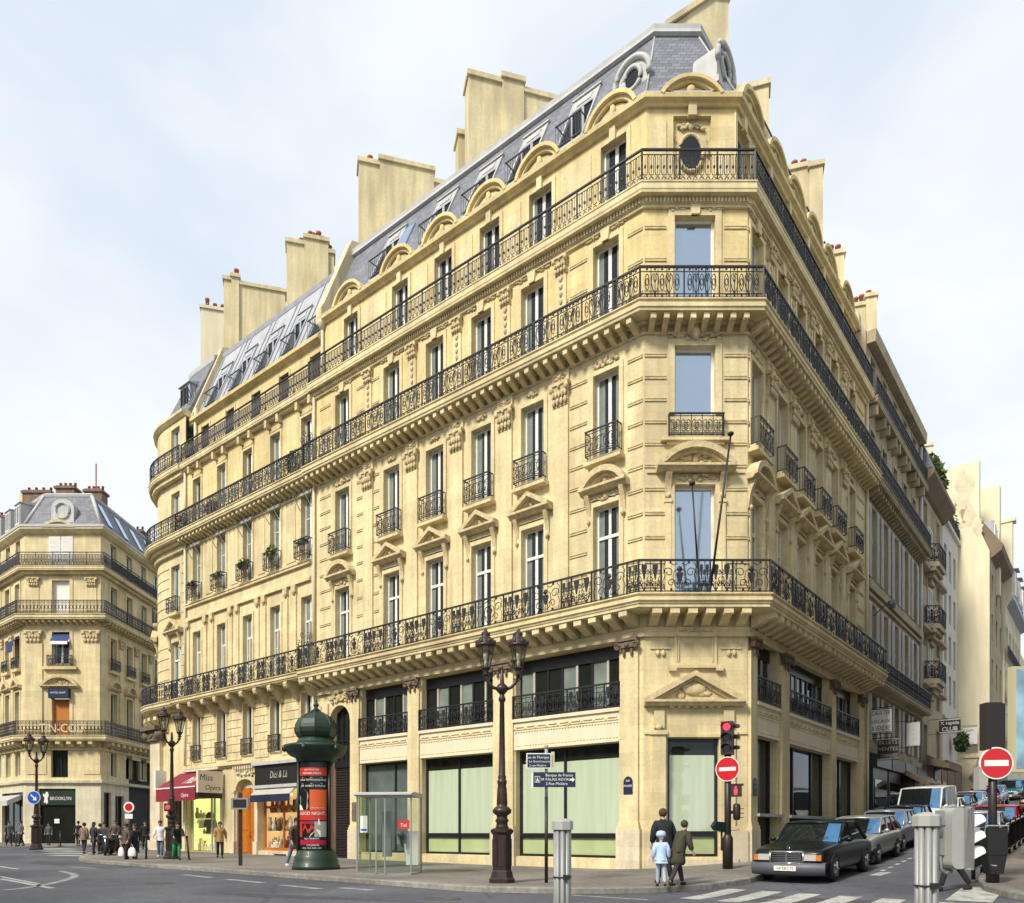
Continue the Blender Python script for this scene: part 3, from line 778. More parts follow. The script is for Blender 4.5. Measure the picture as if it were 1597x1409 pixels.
w.prism(FC, [(c - .13, 21.8), (c + .13, 21.8), (c + .19, 22.24), (c - .19, 22.24)], 0, .12, 0)
for sg in (-1, 1): foliage_relief(orn, FC, c + sg * .62, 22.02, .6, .2, .04, 8, 5)
for a in (.55, 2.9): w.box(FC, a - .30, a + .30, -.5, -.46, 22.8, 25.4, 0)
# attic storey: panels, keystones
for fr, lst in ((FL, BL), (FR, BR)):
    for i, (a, b) in enumerate(lst):
        c2 = (a + b) / 2
        w.box(fr, a - .16, a, -.5, -.45, 22.6, 25.62, 0); w.box(fr, b, b + .16, -.5, -.45, 22.6, 25.62, 0); w.box(fr, a, b, -.5, -.45, 25.48, 25.62, 0)
        w.box(fr, c2 - .12, c2 + .12, -.5, -.36, 25.40, 25.95, 0)
        nx = lst[i + 1][0] - .35 if i + 1 < len(lst) else None
        if nx and nx - b > 1: w.box(fr, b + .42, nx - .06, -.5, -.465, 22.8, 25.5, 0)
# oval window of the chamfer attic
cu, cz = 1.71, 24.45
ring = [(cu + .42 * math.cos(2 * PI * k / 24), cz + .62 * math.sin(2 * PI * k / 24)) for k in range(25)]
orn.tube([FC(u, -.62, z) for u, z in ring], .07, 6)
foliage_relief(orn, FC, cu, cz + .86, .9, .34, -.6, 9, 6)
for sg in (-1, 1): orn.tube([FC(cu + sg * (.55 + .1 * math.sin(k)), -.6, cz + .5 - k * .2) for k in range(4)], .06, 5)
w.box(FC, cu - .14, cu + .14, -.5, -.34, 25.5, 25.95, 0)
w.merge(orn, 2).build('wall', [M['limestone'], M['limestone_pale'], M['carved_stone'], M['fascia_stone'], M['limestone_warm']], A)
ow = MB(); ow.prism(FC, [(cu + .34 * math.cos(2 * PI * k / 24), cz + .54 * math.sin(2 * PI * k / 24)) for k in range(24)], -.64, -.61)
ow.build('oval_window', M['glass_dark'], A)

# ---- dark scrolled capitals
for fr, lst in ((FL, ((.16, .87), (5.48, 6.46), (10.52, 11.2), (14.36, 14.97))), (FR, ((.05, .62), (3.0, 3.8), (9.05, 9.72), (13.42, 14.2)))):
    for a, b in lst:
        k = MB(); ionic(k, fr, (a + b) / 2, 7.42, 7.86, (b - a) * .95, .1); k.build('capital', M['carved_dark'], A)

# ---- balconies
def balcony(par, poly, zb, zt, o, sty, pw, rh, mod=None, fz=None, r=.016, wallmat='limestone', inset=.09):
    m = MB(); d = zt - zb
    m.sweep(poly, [(0, zb), (o * .93, zb), (o * .95, zb + d * .2), (o, zb + d * .28), (o, zb + d * .58), (o * .96, zb + d * .64), (o * .96, zb + d * .82), (o * 1.03, zb + d * .88), (o * 1.03, zt), (0, zt)])
    if fz:
        for (z0, z1, oo) in fz: m.sweep(poly, [(0, z0), (oo, z0), (oo, z1), (0, z1)])
    if mod: blocks(m, poly, *mod)
    ob = m.build('balcony', M[wallmat], par)
    rl = MB(); railing(rl, offset(poly, o - inset), zt + .02, rh, sty, pw, r); rl.build('railing', M['iron'], ob, norm=False)
    return ob
balcony(A, POLY_A, 8.70, 9.02, 1.0, ('urn', 'scroll', 'urn'), (.8, 1.35, .42), 1.05, (.05, .86, 8.38, 8.69, .30, .60), ((7.86, 7.98, .12), (7.98, 8.18, .07), (8.60, 8.70, .9)))
balcony(A, POLY_A, 18.22, 18.58, .74, ('shield', 'shield'), (1.25, 1.0), 1.05, (.05, .62, 18.0, 18.21, .18, .42), ((17.86, 17.92, .08), (18.14, 18.22, .2)))
balcony(A, POLY_A, 22.30, 22.66, .40, ('baluster',), (1.3,), 1.05, (.0, .20, 22.14, 22.29, .07, .12, 'dent'), ((22.02, 22.12, .1), (22.12, 22.3, .14)), .015)
# ---- balconettes of the second floor
def balconette(par, fr, a, b, z0, h, o0=0, o1=.36, r=.015):
    m = MB(); f2 = Fr(fr(a, o1, 0)[:2], fr.u, fr.n)
    rail_panel(m, f2, 0, b - a, z0, h, 'guard', 0, r)
    m.box(f2, -.02, b - a + .02, -.02, .02, z0 + h - .03, z0 + h + .02); m.box(f2, 0, b - a, -.015, .015, z0 + .02, z0 + .05)
    for u in (a, b):
        m.box(fr, u - .015, u + .015, o0, o1, z0 + h - .02, z0 + h + .015); m.box(fr, u - .015, u + .015, o0, o1, z0 + .02, z0 + .05)
        for k in range(3): m.box(fr, u - .01, u + .01, o0 + (k + .5) * (o1 - o0) / 3 - .01, o0 + (k + .5) * (o1 - o0) / 3 + .01, z0 + .05, z0 + h - .02)
    return m.build('balconette', M['iron'], par, norm=False)
for fr, lst in ((FL, BL), (FR, BR)):
    for a, b in lst: balconette(A, fr, a - .12, b + .12, 14.28, .88)
balconette(A, FC, .82, 2.60, 14.42, .74, 0, .22)
for fr, lst, z in ((FL, GL, 5.62), (FR, GR, 5.82)):
    for a, b in lst:
        m = MB(); f2 = Fr(fr(a, .08, 0)[:2], fr.u, fr.n); n = max(2, int((b - a) / .9))
        railing(m, [fr(b + .06, .08, 0)[:2], fr(a - .06, .08, 0)[:2]] if fr is FL else [fr(a - .06, .08, 0)[:2], fr(b + .06, .08, 0)[:2]], z, .86, ('guard', 'urn'), (.9, .6), .016)
        m.build('window_guard', M['iron'], A, norm=False)
# ---- top cornice with segmental pediments
m = MB()
m.sweep(POLY_A, [(-.5, 25.84), (-.40, 25.84), (-.36, 25.92), (-.22, 25.98), (-.20, 26.12), (-.5, 26.14)])
for fr, lst in ((FL, BL), (FR, BR)):
    for i, (a, b) in enumerate(lst): 
        c2 = (a + b) / 2 + (.35 if fr is FR else 0); f2 = Fr(fr(0, -.5, 0)[:2], fr.u, fr.n)
        n = 12; hw, hh = 1.05, .78; R = (hw * hw + hh * hh) / (2 * hh); al = math.asin(min(1, hw / R)) if hh < hw else PI - math.asin(hw / R); zc = 26.13 + hh - R
        for r0, r1, oo in ((R - .13, R, .32), (R - .25, R - .13, .2)):
            for k in range(n):
                t0, t1 = -al + 2 * al * k / n, -al + 2 * al * (k + 1) / n
                m.prism(f2, [(c2 + r1 * math.sin(t0), zc + r1 * math.cos(t0)), (c2 + r1 * math.sin(t1), zc + r1 * math.cos(t1)), (c2 + r0 * math.sin(t1), zc + r0 * math.cos(t1)), (c2 + r0 * math.sin(t0), zc + r0 * math.cos(t0))], -.1, oo)
        m.prism(f2, [(c2 + (R - .3) * math.sin(-al + 2 * al * k / n), zc + (R - .3) * math.cos(-al + 2 * al * k / n)) for k in range(n + 1)], -.1, .08)
        m.lump(f2, c2, .1, 26.42, .14, .1, .26)
f2 = Fr(FC(0, -.5, 0)[:2], FC.u, FC.n); hw, hh, c2 = 1.06, .62, 1.66; R = (hw * hw + hh * hh) / (2 * hh); al = math.asin(hw / R); zc = 26.13 + hh - R; n = 14
for r0, r1, oo in ((R - .12, R, .32), (R - .22, R - .12, .2)):
    for k in range(n):
        t0, t1 = -al + 2 * al * k / n, -al + 2 * al * (k + 1) / n
        m.prism(f2, [(c2 + r1 * math.sin(t0), zc + r1 * math.cos(t0)), (c2 + r1 * math.sin(t1), zc + r1 * math.cos(t1)), (c2 + r0 * math.sin(t1), zc + r0 * math.cos(t1)), (c2 + r0 * math.sin(t0), zc + r0 * math.cos(t0))], -.1, oo)
m.prism(f2, [(c2 + (R - .25) * math.sin(-al + 2 * al * k / n), zc + (R - .25) * math.cos(-al + 2 * al * k / n)) for k in range(n + 1)], -.1, .08); m.lump(f2, c2, .12, 26.36, .16, .1, .16, 0, 10, 6)
m.build('cornice', M['limestone_warm'], A)
# ---- roof
slA = lambda z: -.55 - (z - 26.4) * .4545
DL_ = [tL(px, -1.0) for px in (897, 817, 747, 679, 600)]; DR_ = [3.4, 6.0, 8.4, 10.8]
def slope_roof(m, fr, sl, u0, u1, z0, z1, us, wd, zd0, zd1, hip=None):
    sf = SlopeFr(fr, sl)
    if hip:   # triangle between the hip line and the first dormer bay
        m.quad([sf(hip[0], 0, z0), sf(u0, 0, z0), sf(u0, 0, z1), sf(hip[1], 0, z1)])
    m.wall(sf, u0, u1, z0, z1, [(u - wd / 2, u + wd / 2, zd0, zd1) for u in us], 0, 1.3, 0, 0)
m = MB()
slope_roof(m, FL, slA, .85, LA, 26.4, 30.25, DL_, 1.06, 26.62, 28.7, (.19, .81)); slope_roof(m, FR, slA, 1.2, RA, 26.4, 30.25, DR_, 1.06, 26.62, 28.7, (.26, 1.1))
pa, pb = offset(POLY_A, -.55), offset(POLY_A, -2.3); m.quad([(*pa[1], 26.4), (*pa[2], 26.4), (*pb[2], 30.25), (*pb[1], 30.25)])
m.sweep(POLY_A, [(-.42, 26.13), (-.55, 26.40)], 0, closed=False)
roof = m.build('roof', M['slate'], A)
m = MB()
m.sweep(POLY_A, [(-.30, 26.14), (-.30, 26.26), (-.40, 26.30), (-.58, 26.30), (-.58, 26.14)])
m.sweep(POLY_A, [(-2.2, 30.1), (-2.10, 30.16), (-2.14, 30.3), (-2.12, 30.46), (-2.25, 30.56), (-2.5, 30.56), (-2.4, 30.1)])
m.sweep(POLY_A, [(-2.3, 30.60), (-4.0, 31.25), (-4.05, 31.0), (-2.4, 30.3)])
for fr, u0, u1 in ((FL, 2, LA), (FR, 2.4, RA)):
    m.box(fr, u0, u1, -9, -4.02, 20, 31.2)
    n = int((u1 - u0) / .8)
    for k in range(n): m.prof(fr, [(-2.45, 30.66), (-4.0, 31.25), (-4.0, 31.31), (-2.45, 30.72)], u0 + k * .8 - .02, u0 + k * .8 + .02)
for i, (p, fr) in enumerate(((P0, FC), (P1, FC))):      # hip rolls
    a = offset(POLY_A, -.5)[1 + i]; b = offset(POLY_A, -2.28)[1 + i]; m.tube([(*a, 26.4), (*b, 30.2)], .03, 6)
m.build('roof_zinc', M['zinc_pale'], roof)
# parapet walls where the roof ends
for fr, u in ((FL, LA), (FR, RA)):
    m = MB(); m.prof(fr, [(-.25, 25.9), (-.25, 26.6), (-.42, 26.9), (-2.1, 30.9), (-4.2, 31.7), (-4.2, 25.9)], u - .22, u + .2); m.build('party_wall', M['render_cream'], A)
# dormers
def dormer(par, fr, u, wd=1.06, z0=26.62, z1=28.7, sl=slA, frame='zinc_pale'):
    """window set back in a slot of the roof slope, with pale raised edges"""
    sf = SlopeFr(fr, sl); m = MB(); hw = wd / 2
    for sg in (-1, 1):
        a, b = sorted((u + sg * hw, u + sg * (hw + .08))); m.box(sf, a, b, -.1, .08, z0 - .1, z1 + .64)
    m.box(sf, u - hw, u + hw, -.05, .07, z1, z1 + .62); m.box(sf, u - hw - .11, u + hw + .11, -.1, .14, z1 + .62, z1 + .72); m.box(sf, u - hw * .6, u + hw * .6, .07, .10, z1 + .14, z1 + .48)
    m.box(sf, u - hw, u + hw, -.1, .06, z0 - .1, z0)
    ob = m.build('dormer', M[frame], par)
    oo = sl(z1) + .1
    window(ob, fr, u - hw, u + hw, z0 + .02, z1 - .02, oo - .06, None, .0, 'zinc', b=.07, name='dormer_window')
    c = MB(); fo = sl(z0) - .02      # little lead floor and cheeks
    c.box(fr, u - hw, u + hw, oo - .2, fo, z0 - .06, z0 + .01); c.build('dormer_floor', M['lead'], ob)
    r = MB(); f2 = Fr(fr(u - hw - .05, sl(z0) + .10, 0)[:2], fr.u, fr.n); w_ = 2 * hw + .1
    rail_panel(r, f2, 0, w_, z0, .85, 'bars', 0, .016); r.box(f2, 0, w_, -.02, .02, z0 + .82, z0 + .87); r.box(f2, 0, w_, -.015, .015, z0 + .05, z0 + .08)
    for uu in (u - hw, u + hw): r.box(fr, uu - .015, uu + .015, sl(z0 + .8) - .05, sl(z0) + .10, z0 + .82, z0 + .86)
    r.build('dormer_guard', M['iron_soft'], ob, norm=False)
for u in DL_: dormer(A, FL, u)
for u in DR_: dormer(A, FR, u)
# round windows either side of the corner pavilion
def bullseye(par, fr, u, z=27.75, rr=.42, o=-1.02):
    m = MB(); n = 20
    pr = [(u + (rr + .3) * math.cos(PI * k / n), z + (rr + .3) * math.sin(PI * k / n)) for k in range(n + 1)]
    poly = [(u + rr + .3, 26.7), (u + rr + .3, 26.6)] + pr + [(u - rr - .3, 26.6), (u - rr - .3, 26.7)]
    m.prism(fr, poly, -1.9, o, 0)
    hood = [fr(u + (rr + .34) * math.cos(PI * k / n - .25 + .5 * k / n), o + .05, z + (rr + .34) * math.sin(PI * k / n - .25 + .5 * k / n)) for k in range(n + 1)]
    m.tube(hood, .10, 6); m.tube([fr(u + rr * math.cos(2 * PI * k / 24), o + .03, z + rr * 1.15 * math.sin(2 * PI * k / 24)) for k in range(25)], .085, 6)
    m.box(fr, u - rr - .38, u + rr + .38, -1.2, o + .10, 26.75, 26.95)
    ob = m.build('round_dormer', M['zinc_pale'], par)
    p = MB(); p.prism(fr, [(u + rr * .92 * math.cos(2 * PI * k / 24), z + rr * 1.07 * math.sin(2 * PI * k / 24)) for k in range(24)], o - .02, o + .02); p.build('pane', M['glass_dark'], ob)
bullseye(A, FL, 1.0, 27.75, .34); bullseye(A, FR, .52, 27.75, .34)
sk = MB(); sl = lambda z: -.55 - (z - 26.4) * .4545
u = tL(627, -1.2); sk.prof(FL, [(sl(27.6) + .08, 27.6), (sl(29.0) + .08, 29.0), (sl(29.0) - .05, 29.0), (sl(27.6) - .05, 27.6)], u - .35, u + .35); sk.build('skylight', M['glass_sky'], A)

# ---- windows
for fr, lst, rz in ((FL, BL, 0), (FR, BR, 1)):
    for a, b in lst:
        window(A, fr, a, b, *Z2, -.30, 11.55, .5)
        window(A, fr, a, b, *Z3, -.30, None, .55)
        window(A, fr, a, b, *Z4, -.30, None, .45)
        window(A, fr, a, b, Z5[0], Z5[1], -.76, None, .3)
for z0, z1 in ((9.05, 12.9), (15.22, 17.5), (18.62, 21.8)): window(A, FC, BC[0], BC[1], z0, z1, -.26, None, 0, glasses=('glass_sky',), leaves=1, b=.085)
# shop windows: green blinds behind the glass, dark heads, a rail at sill height
def shop(par, fr, a, b, z0, z1, zr, o=-.36, blind=True, mull=(.5,), head=.5, inner='glass_shop'):
    f = MB(); d = .09
    f.box(fr, a, a + .10, o, o + d, z0, z1); f.box(fr, b - .10, b, o, o + d, z0, z1); f.box(fr, a, b, o, o + d - .003, z1 - .1, z1 - .001); f.box(fr, a, b, o, o + d - .003, z0 + .001, z0 + .09)
    if zr: f.box(fr, a + .1, b - .1, o, o + d + .02, zr - .10, zr + .08)
    for t in mull:
        c = a + (b - a) * t; f.box(fr, c - .05, c + .05, o, o + d - .005, z0 + .09, z1 - .1)
    ob = f.build('shop_window', M['dark_frame'], par)
    p = MB(); e = o + .03; zh = z1 - head
    if blind:
        p.quad([fr(a, e, (zr or z0)), fr(b, e, (zr or z0)), fr(b, e, zh), fr(a, e, zh)], 0); p.quad([fr(a, e, z0), fr(b, e, z0), fr(b, e, (zr or z0)), fr(a, e, (zr or z0))], 2); p.quad([fr(a, e, zh), fr(b, e, zh), fr(b, e, z1), fr(a, e, z1)], 1)
    else: p.quad([fr(a, e, z0), fr(b, e, z0), fr(b, e, z1), fr(a, e, z1)], 1)
    p.build('pane', [M['glass_blind'], M[inner], M['glass_blind_low']], ob, norm=False)
    return ob
shop(A, FL, GL[0][0], GL[0][1], .5, 4.46, 1.28, mull=(.54,)); shop(A, FL, GL[1][0], GL[1][1], .5, 4.46, 1.28, mull=(.52,)); shop(A, FL, GL[2][0], GL[2][1], .5, 4.46, None, blind=False, mull=(.36,), inner='glass_interior')
shop(A, FC, SC[0], SC[1], .58, 4.52, 1.35, -.28, head=.55, mull=())
for i, (a, b) in enumerate(GR): shop(A, FR, a, b, .5, 4.74, 1.98, blind=False, mull=((.45,), (.28, .72), (.5,))[i])
shop(A, FR, 14.32, 14.82, .5, 4.2, None, blind=False, mull=())
for a, b in GR:
    m = MB(); m.box(FR, a - .15, b + .15, -.3, .2, 1.93, 2.03); m.build('shop_ledge', M['zinc'], A)
# mezzanine glazing: dark metal frames with bright uprights, curtains inside
for fr, lst, z0, z1 in ((FL, GL, 5.62, 7.82), (FR, GR, 5.82, 7.95)):
    for i, (a, b) in enumerate(lst):
        f = MB(); o = -.38; n = max(3, int(round((b - a) / .62)))
        f.box(fr, a, b, o, o + .1, z1 - .45, z1, 0); f.box(fr, a, b, o, o + .09, z0, z0 + .1, 0)
        for k in range(n + 1):
            c = a + (b - a) * k / n; f.box(fr, max(a, c - .045), min(b, c + .045), o, o + .08, z0 + .1, z1 - .45, 1 if k in (1, 3, n - 1) else 0)
        ob = f.build('mezzanine_window', [M['dark_frame'], M['shutter_grey']], A)
        p = MB()
        for k in range(n):
            c0, c1 = a + (b - a) * k / n, a + (b - a) * (k + 1) / n; g = 1 if ((k * 7 + i * 3) % 5 in (1, 2) and fr is FL) else 0
            p.quad([fr(c0, o + .03, z0), fr(c1, o + .03, z0), fr(c1, o + .03, z1), fr(c0, o + .03, z1)], g)
        p.build('pane', [M['glass_shop'], M['glass_curtain']], ob, norm=False)
# carriage arch: roller shutter below, glazed fanlight above
m = MB()
for k in range(34): m.prof(FL, [(-.34, .15 + k * .125), (-.30, .19 + k * .125), (-.30, .24 + k * .125), (-.34, .275 + k * .125)], 15.02, 16.5)
m.build('roller_shutter', M['brown_plastic'], A)
f = MB(); f.box(FL, 15.02, 16.5, -.38, -.24, 4.4, 4.75); 
for k in range(4): c = 15.02 + 1.48 * (k + .5) / 4; f.box(FL, c - .035, c + .035, -.36, -.28, 4.75, 7.1)
f.box(FL, 15.02, 16.5, -.36, -.29, 5.6, 5.66)
ob = f.build('fanlight', M['dark_frame'], A); p = MB(); p.quad([FL(15.02, -.34, 4.6), FL(16.5, -.34, 4.6), FL(16.5, -.34, 7.3), FL(15.02, -.34, 7.3)]); p.build('pane', M['glass_shop'], ob, norm=False)
o2 = MB()
for k in range(46):
    a = PI * (R_.random()); rr = 1.0 + .5 * R_.random(); u = 15.76 + rr * math.cos(a) * .95; z = 6.5 + rr * math.sin(a) * 1.0
    if z < 7.86 and 14.95 < u < 16.6: o2.lump(FL, u, .06, z, .09, .09, .08)
foliage_relief(o2, FL, 15.76, 7.6, 1.4, .5, .1, 12, 8)
o2.build('arch_carving', M['carved_stone'], A)
# wall plaque, street-name plates, drainpipes
m = MB(); m.box(FL, 14.52, 14.80, .10, .14, 1.9, 2.75); m.build('plaque', M['carved_dark'], A)
def street_plate(fr, u, z, o, flip=1, l=('RUE', 'SAINTE', 'ANNE')):
    m = MB(); m.prism(fr, [(u - .17, z - .28), (u + .17, z - .28), (u + .17, z + .16), (u + .11, z + .27), (u, z + .32), (u - .11, z + .27), (u - .17, z + .16)], o, o + .03, 0)
    for k, s in enumerate(l): m.text(fr, s, u, o + .035, z + .13 - k * .17, .10, 1, 'c', flip, .8)
    return m.build('street_name_plate', [M['sign_blue'], M['sign_white']], A, norm=False)
street_plate(FL, .52, 2.95, .10, -1, ('RUE', 'MOLIERE', '')); street_plate(FR, .34, 2.9, .10, 1, ('RUE', 'DE', ''))
m = MB(); m.tube([FL(LA - .12, .14, z) for z in (.3, 8.1)], .055, 8); m.tube([FL(LA - .12, .1, z) for z in (9.05, 18.1)], .07, 8); m.tube([FL(LA - .12, .1, z) for z in (18.6, 22.2)], .07, 8); m.tube([FL(LA - .1, -.4, z) for z in (22.7, 25.7)], .07, 8); m.lathe(FL(LA - .1, -.38, 25.6), [(.09, 0), (.2, .3), (.2, .4)], 8)
m.build('drainpipe', M['cream_paint'], A)
m = MB(); m.tube([FR(RA - .1, .12, z) for z in (.8, 8.2)], .06, 8); m.tube([FR(RA - .1, .1, z) for z in (9.05, 18.1)], .07, 8); m.tube([FR(RA - .1, .1, z) for z in (18.6, 22.2)], .07, 8); m.build('drainpipe', M['cream_paint'], A)
# flag poles on the first balcony
for p0, p1, rr in (((1.95, .85, 8.9), (2.45, 1.5, 13.75), .04), ((1.65, .6, 9.9), (1.43, .75, 12.55), .032)):
    m = MB(); m.tube([FC(*p0), FC(*p1)], rr, 6, 0, r1=rr * .8); m.lathe(FC(*p1), [(.07, 0), (.10, .04), (.10, .08), (.03, .12)], 8)
    m.build('flag_pole', M['iron'], A)
# screens between the balconies of neighbouring houses (iron fans)
for z, o in ((9.02, .95), (18.58, .7)):
    m = MB(); f2 = Fr(FL(LA, 0, 0)[:2], nL, dL)
    for k in range(6): m.tube([f2(.1 + k * o / 6, 0, z), f2(.1 + k * o / 6, 0, z + 1.9 - k * .12)], .018, 4)
    for k in range(5): m.tube([f2(x, 0, zz) for x, zz in spiral(.1 + k * o / 5, z + 1.3 + (k % 2) * .4, .18, .03, k, k + 7, 10)], .016, 4)
    m.build('balcony_screen', M['iron'], A, norm=False)
# ---- chimney walls
WL = (.967, .255); WR = (.961, -.276)
def base(px, o, P=P0, d=dL, n=nL):
    t = hit(P, d, n, px, o); return (P[0] + t * d[0] + o * n[0], P[1] + t * d[1] + o * n[1])
stack(A, (731, 783, 816, 866), (119, 124, 146), base(731, -2.9), WL, 28, .9)
stack(A, (715, 731), (207,), base(715, -3.4), WL, 28, .8)
stack(A, (560, 592, 676, 702), (251, 257, 284), base(560, -2.9), WL, 28, .8, pots=((578, .5),))
stack(A, (1141, 1199), (134,), base(1141, -2.6, P1, dR, nR), WR, 24, .5)
stack(A, (1226, 1262, 1283), (259, 258), base(1226, -2.6, P1, dR, nR), WR, 24, .7, pots=((1240, .45), (1254, .4)))
stack(A, (1290, 1317), (393,), base(1290, -2.6, P1, dR, nR), WR, 24, .6, pots=((1297, .5), (1308, .45)))
# the gabled chimney wall behind the corner pavilion
bp = base(1040, -4.5); fr = Fr(bp, (.99, .14), (.14, -.99)); m = MB()
def gz(px, py):
    k = (px - CX) / F; t = (k * bp[1] - bp[0]) / (fr.u[0] - k * fr.u[1]); return t, H + (HY - py) / F * (bp[1] + t * fr.u[1])
a, b, c, d = gz(1040, 46), gz(1112, -4), gz(1136, -2), gz(1136, 130)
m.prism(fr, [(a[0], 27), (d[0], 27), (c[0], c[1]), (b[0], b[1]), a], -.9, 0)
m.prism(fr, [(a[0] - .1, a[1]), (b[0], b[1]), (c[0] + .1, c[1]), (c[0] + .1, c[1] + .22), (b[0] - .05, b[1] + .22), (a[0] - .1, a[1] + .22)], -1.0, .12)
m.build('chimney', M['render_cream'], A)
# ============================================================ middle building with plant boxes
def ptL(t, o=0): return (P0[0] + t * dL[0] + o * nL[0], P0[1] + t * dL[1] + o * nL[1])
def ptR(t, o=0): return (P1[0] + t * dR[0] + o * nR[0], P1[1] + t * dR[1] + o * nR[1])
POLY_B = [ptL(LB), ptL(LA)]
B = thing('apartment_building', 'plain five-bay cream building with zinc mansard and window boxes, left of the corner building', 'building', (*ptL(24), 0), fixed=True)
CB = [18.3, 20.9, 23.4, 25.95, 28.55]; hb = .43
w = MB(); orn = MB()
ops = []
for c in CB: ops += [(c - hb, c + hb, 5.45, 8.15), (c - hb, c + hb, 9.05, 12.8), (c - hb, c + hb, 14.6, 17.75), (c - hb, c + hb, 18.62, 21.5)]
ops += [(18.95, 22.35, .45, 4.55), (22.75, 24.5, -.2, 4.2), (25.95, 29.7, .3, 3.35)]
w.wall(FL, LA, LB, -.3, 18.2, [o for o in ops if o[3] < 18], 0, .34, 0); w.wall(FL, LA, LB, 18.2, 22.4, [o for o in ops if o[2] > 18], 0, .34, 3)
arch_fill(w, FL, 22.75, 24.5, 3.6, 4.2, 0, .34)
w.wall(FL, LA, LB, 22.4, 25.2, [(c - hb, c + hb, 22.6, 24.75) for c in CB], -.5, .3, 3)
# brick-like rustication of the mezzanine
edges = [LA + .3] + [e for c in CB for e in (c - hb - .18, c + hb + .18)] + [LB - .1]
for i in range(0, len(edges), 2):
    a, b = edges[i], edges[i + 1]
    if b - a < .2: continue
    for k in range(7):
        z = 5.25 + k * .43; sp = (a + b) / 2 + (.22 if k % 2 else -.22) * (b - a)
        for x0, x1 in ((a, sp - .02), (sp + .02, b)): w.box(FL, x0, x1, 0, .045, z, z + .385, 0)
w.box(FL, LA, LB, 0, .22, 4.98, 5.12, 0); w.box(FL, LA, LB, 0, .12, 4.9, 4.98, 0)
for c in CB:
    surround(w, FL, c - hb, c + hb, 5.45, 8.15, .14, .06); surround(w, FL, c - hb, c + hb, 9.05, 12.8, .13, .05); surround(w, FL, c - hb, c + hb, 14.6, 17.75, .12, .05); surround(w, FL, c - hb, c + hb, 18.62, 21.5, .12, .05)
    for e in (-.62, .62):   # scroll consoles under the balcony
        z0 = 7.98; m = orn; pr = [(0, 8.64), (.82, 8.64), (.86, 8.52), (.80, 8.36), (.66, 8.34), (.6, 8.42), (.52, 8.30), (.36, 8.12), (.26, 7.95), (.14, 7.86), (0, 7.84)]
        orn.prof(FL, pr, c + e - .14, c + e + .14); orn.lump(FL, c + e, .76, 8.44, .17, .1, .1); orn.lump(FL, c + e, .14, 7.95, .17, .1, .12)
    for e in (-.95, .95):
        if LA + .3 < c + e < LB - .2:
            w.box(FL, c + e - .13, c + e + .13, 0, .07, 9.05, 13.15, 0); orn.box(FL, c + e - .17, c + e + .17, 0, .16, 13.15, 13.5); orn.lump(FL, c + e, .12, 13.2, .12, .08, .2)
    w.box(FL, c - .42, c + .42, 0, .05, 21.66, 21.72, 0)
    for e in (-.5, .5): orn.box(FL, c + e - .1, c + e + .1, 0, .30, 21.85, 22.22)
    w.box(FL, c - hb - .1, c - hb, -.5, -.46, 22.6, 24.85, 0); w.box(FL, c + hb, c + hb + .1, -.5, -.46, 22.6, 24.85, 0)
for z0, z1, p in ((13.5, 13.62, .14), (13.62, 13.72, .10), (14.3, 14.42, .14), (14.42, 14.5, .18), (17.72, 17.8, .06), (18.02, 18.2, .12)): w.box(FL, LA + .22, LB, 0, p, z0, z1, 0)
for c0, c1 in zip(CB[:-1], CB[1:]): w.box(FL, c0 + hb + .5, c1 - hb - .5, 0, .04, 14.7, 17.5, 0)
w.merge(orn, 2).build('wall', [M['limestone'], M['limestone_pale'], M['carved_stone'], M['limestone_warm']], B)
balcony(B, POLY_B, 8.66, 8.94, .92, ('urn', 'scroll'), (.5, 1.2), 1.05, None, ((8.5, 8.66, .2),))
balcony(B, POLY_B, 18.22, 18.54, .70, ('shield', 'shield'), (1.2, .9), 1.05, (.05, .56, 18.02, 18.21, .17, .40), None)
balcony(B, POLY_B, 22.28, 22.6, .38, ('baluster',), (1.2,), 1.05, None, ((22.16, 22.28, .22),), .016)
m = MB(); m.sweep(POLY_B, [(-.5, 25.1), (-.36, 25.16), (-.2, 25.24), (-.18, 25.4), (-.5, 25.42)]); m.build('cornice', M['limestone_warm'], B)
DB_ = (18.45, 20.75, 23.2, 25.7, 28.2); slB = lambda z: -.55 - (z - 25.6) * .398
m = MB(); m.sweep(POLY_B, [(-.45, 25.42), (-.55, 25.6)], closed=False); slope_roof(m, FL, slB, LA + .2, LB - .2, 25.6, 30.0, DB_, 1.0, 25.8, 27.9); roof = m.build('roof', M['zinc'], B)
m = MB()
m.sweep(POLY_B, [(-2.2, 29.85), (-2.14, 30.05), (-5.5, 31.3), (-5.5, 25), (-2.4, 29.6)])
m.sweep(POLY_B, [(-5.3, 31.2), (-5.2, 31.4), (-5.6, 31.45), (-5.7, 31.2)], 1)
n = 24
for k in range(n):
    u = LA + .3 + (LB - LA - .5) * (k + .5) / n
    if any(abs(u - d) < .72 for d in DB_): continue
    m.prof(FL, [(slB(25.7) - .1, 25.7), (slB(25.7) + .05, 25.7), (slB(29.8) + .05, 29.8), (slB(29.8) - .1, 29.8)], u - .03, u + .03)
m.build('roof_seams', [M['zinc'], M['lead']], roof)
for u in DB_: dormer(B, FL, u, 1.0, 25.8, 27.9, slB, 'zinc')
m = MB(); m.prof(FL, [(-.3, 25.1), (-.3, 25.7), (-.5, 26.2), (-2.2, 30.5), (-5.5, 31.7), (-5.5, 25.1)], LB - .2, LB + .25); m.build('party_wall', M['render_cream'], B)
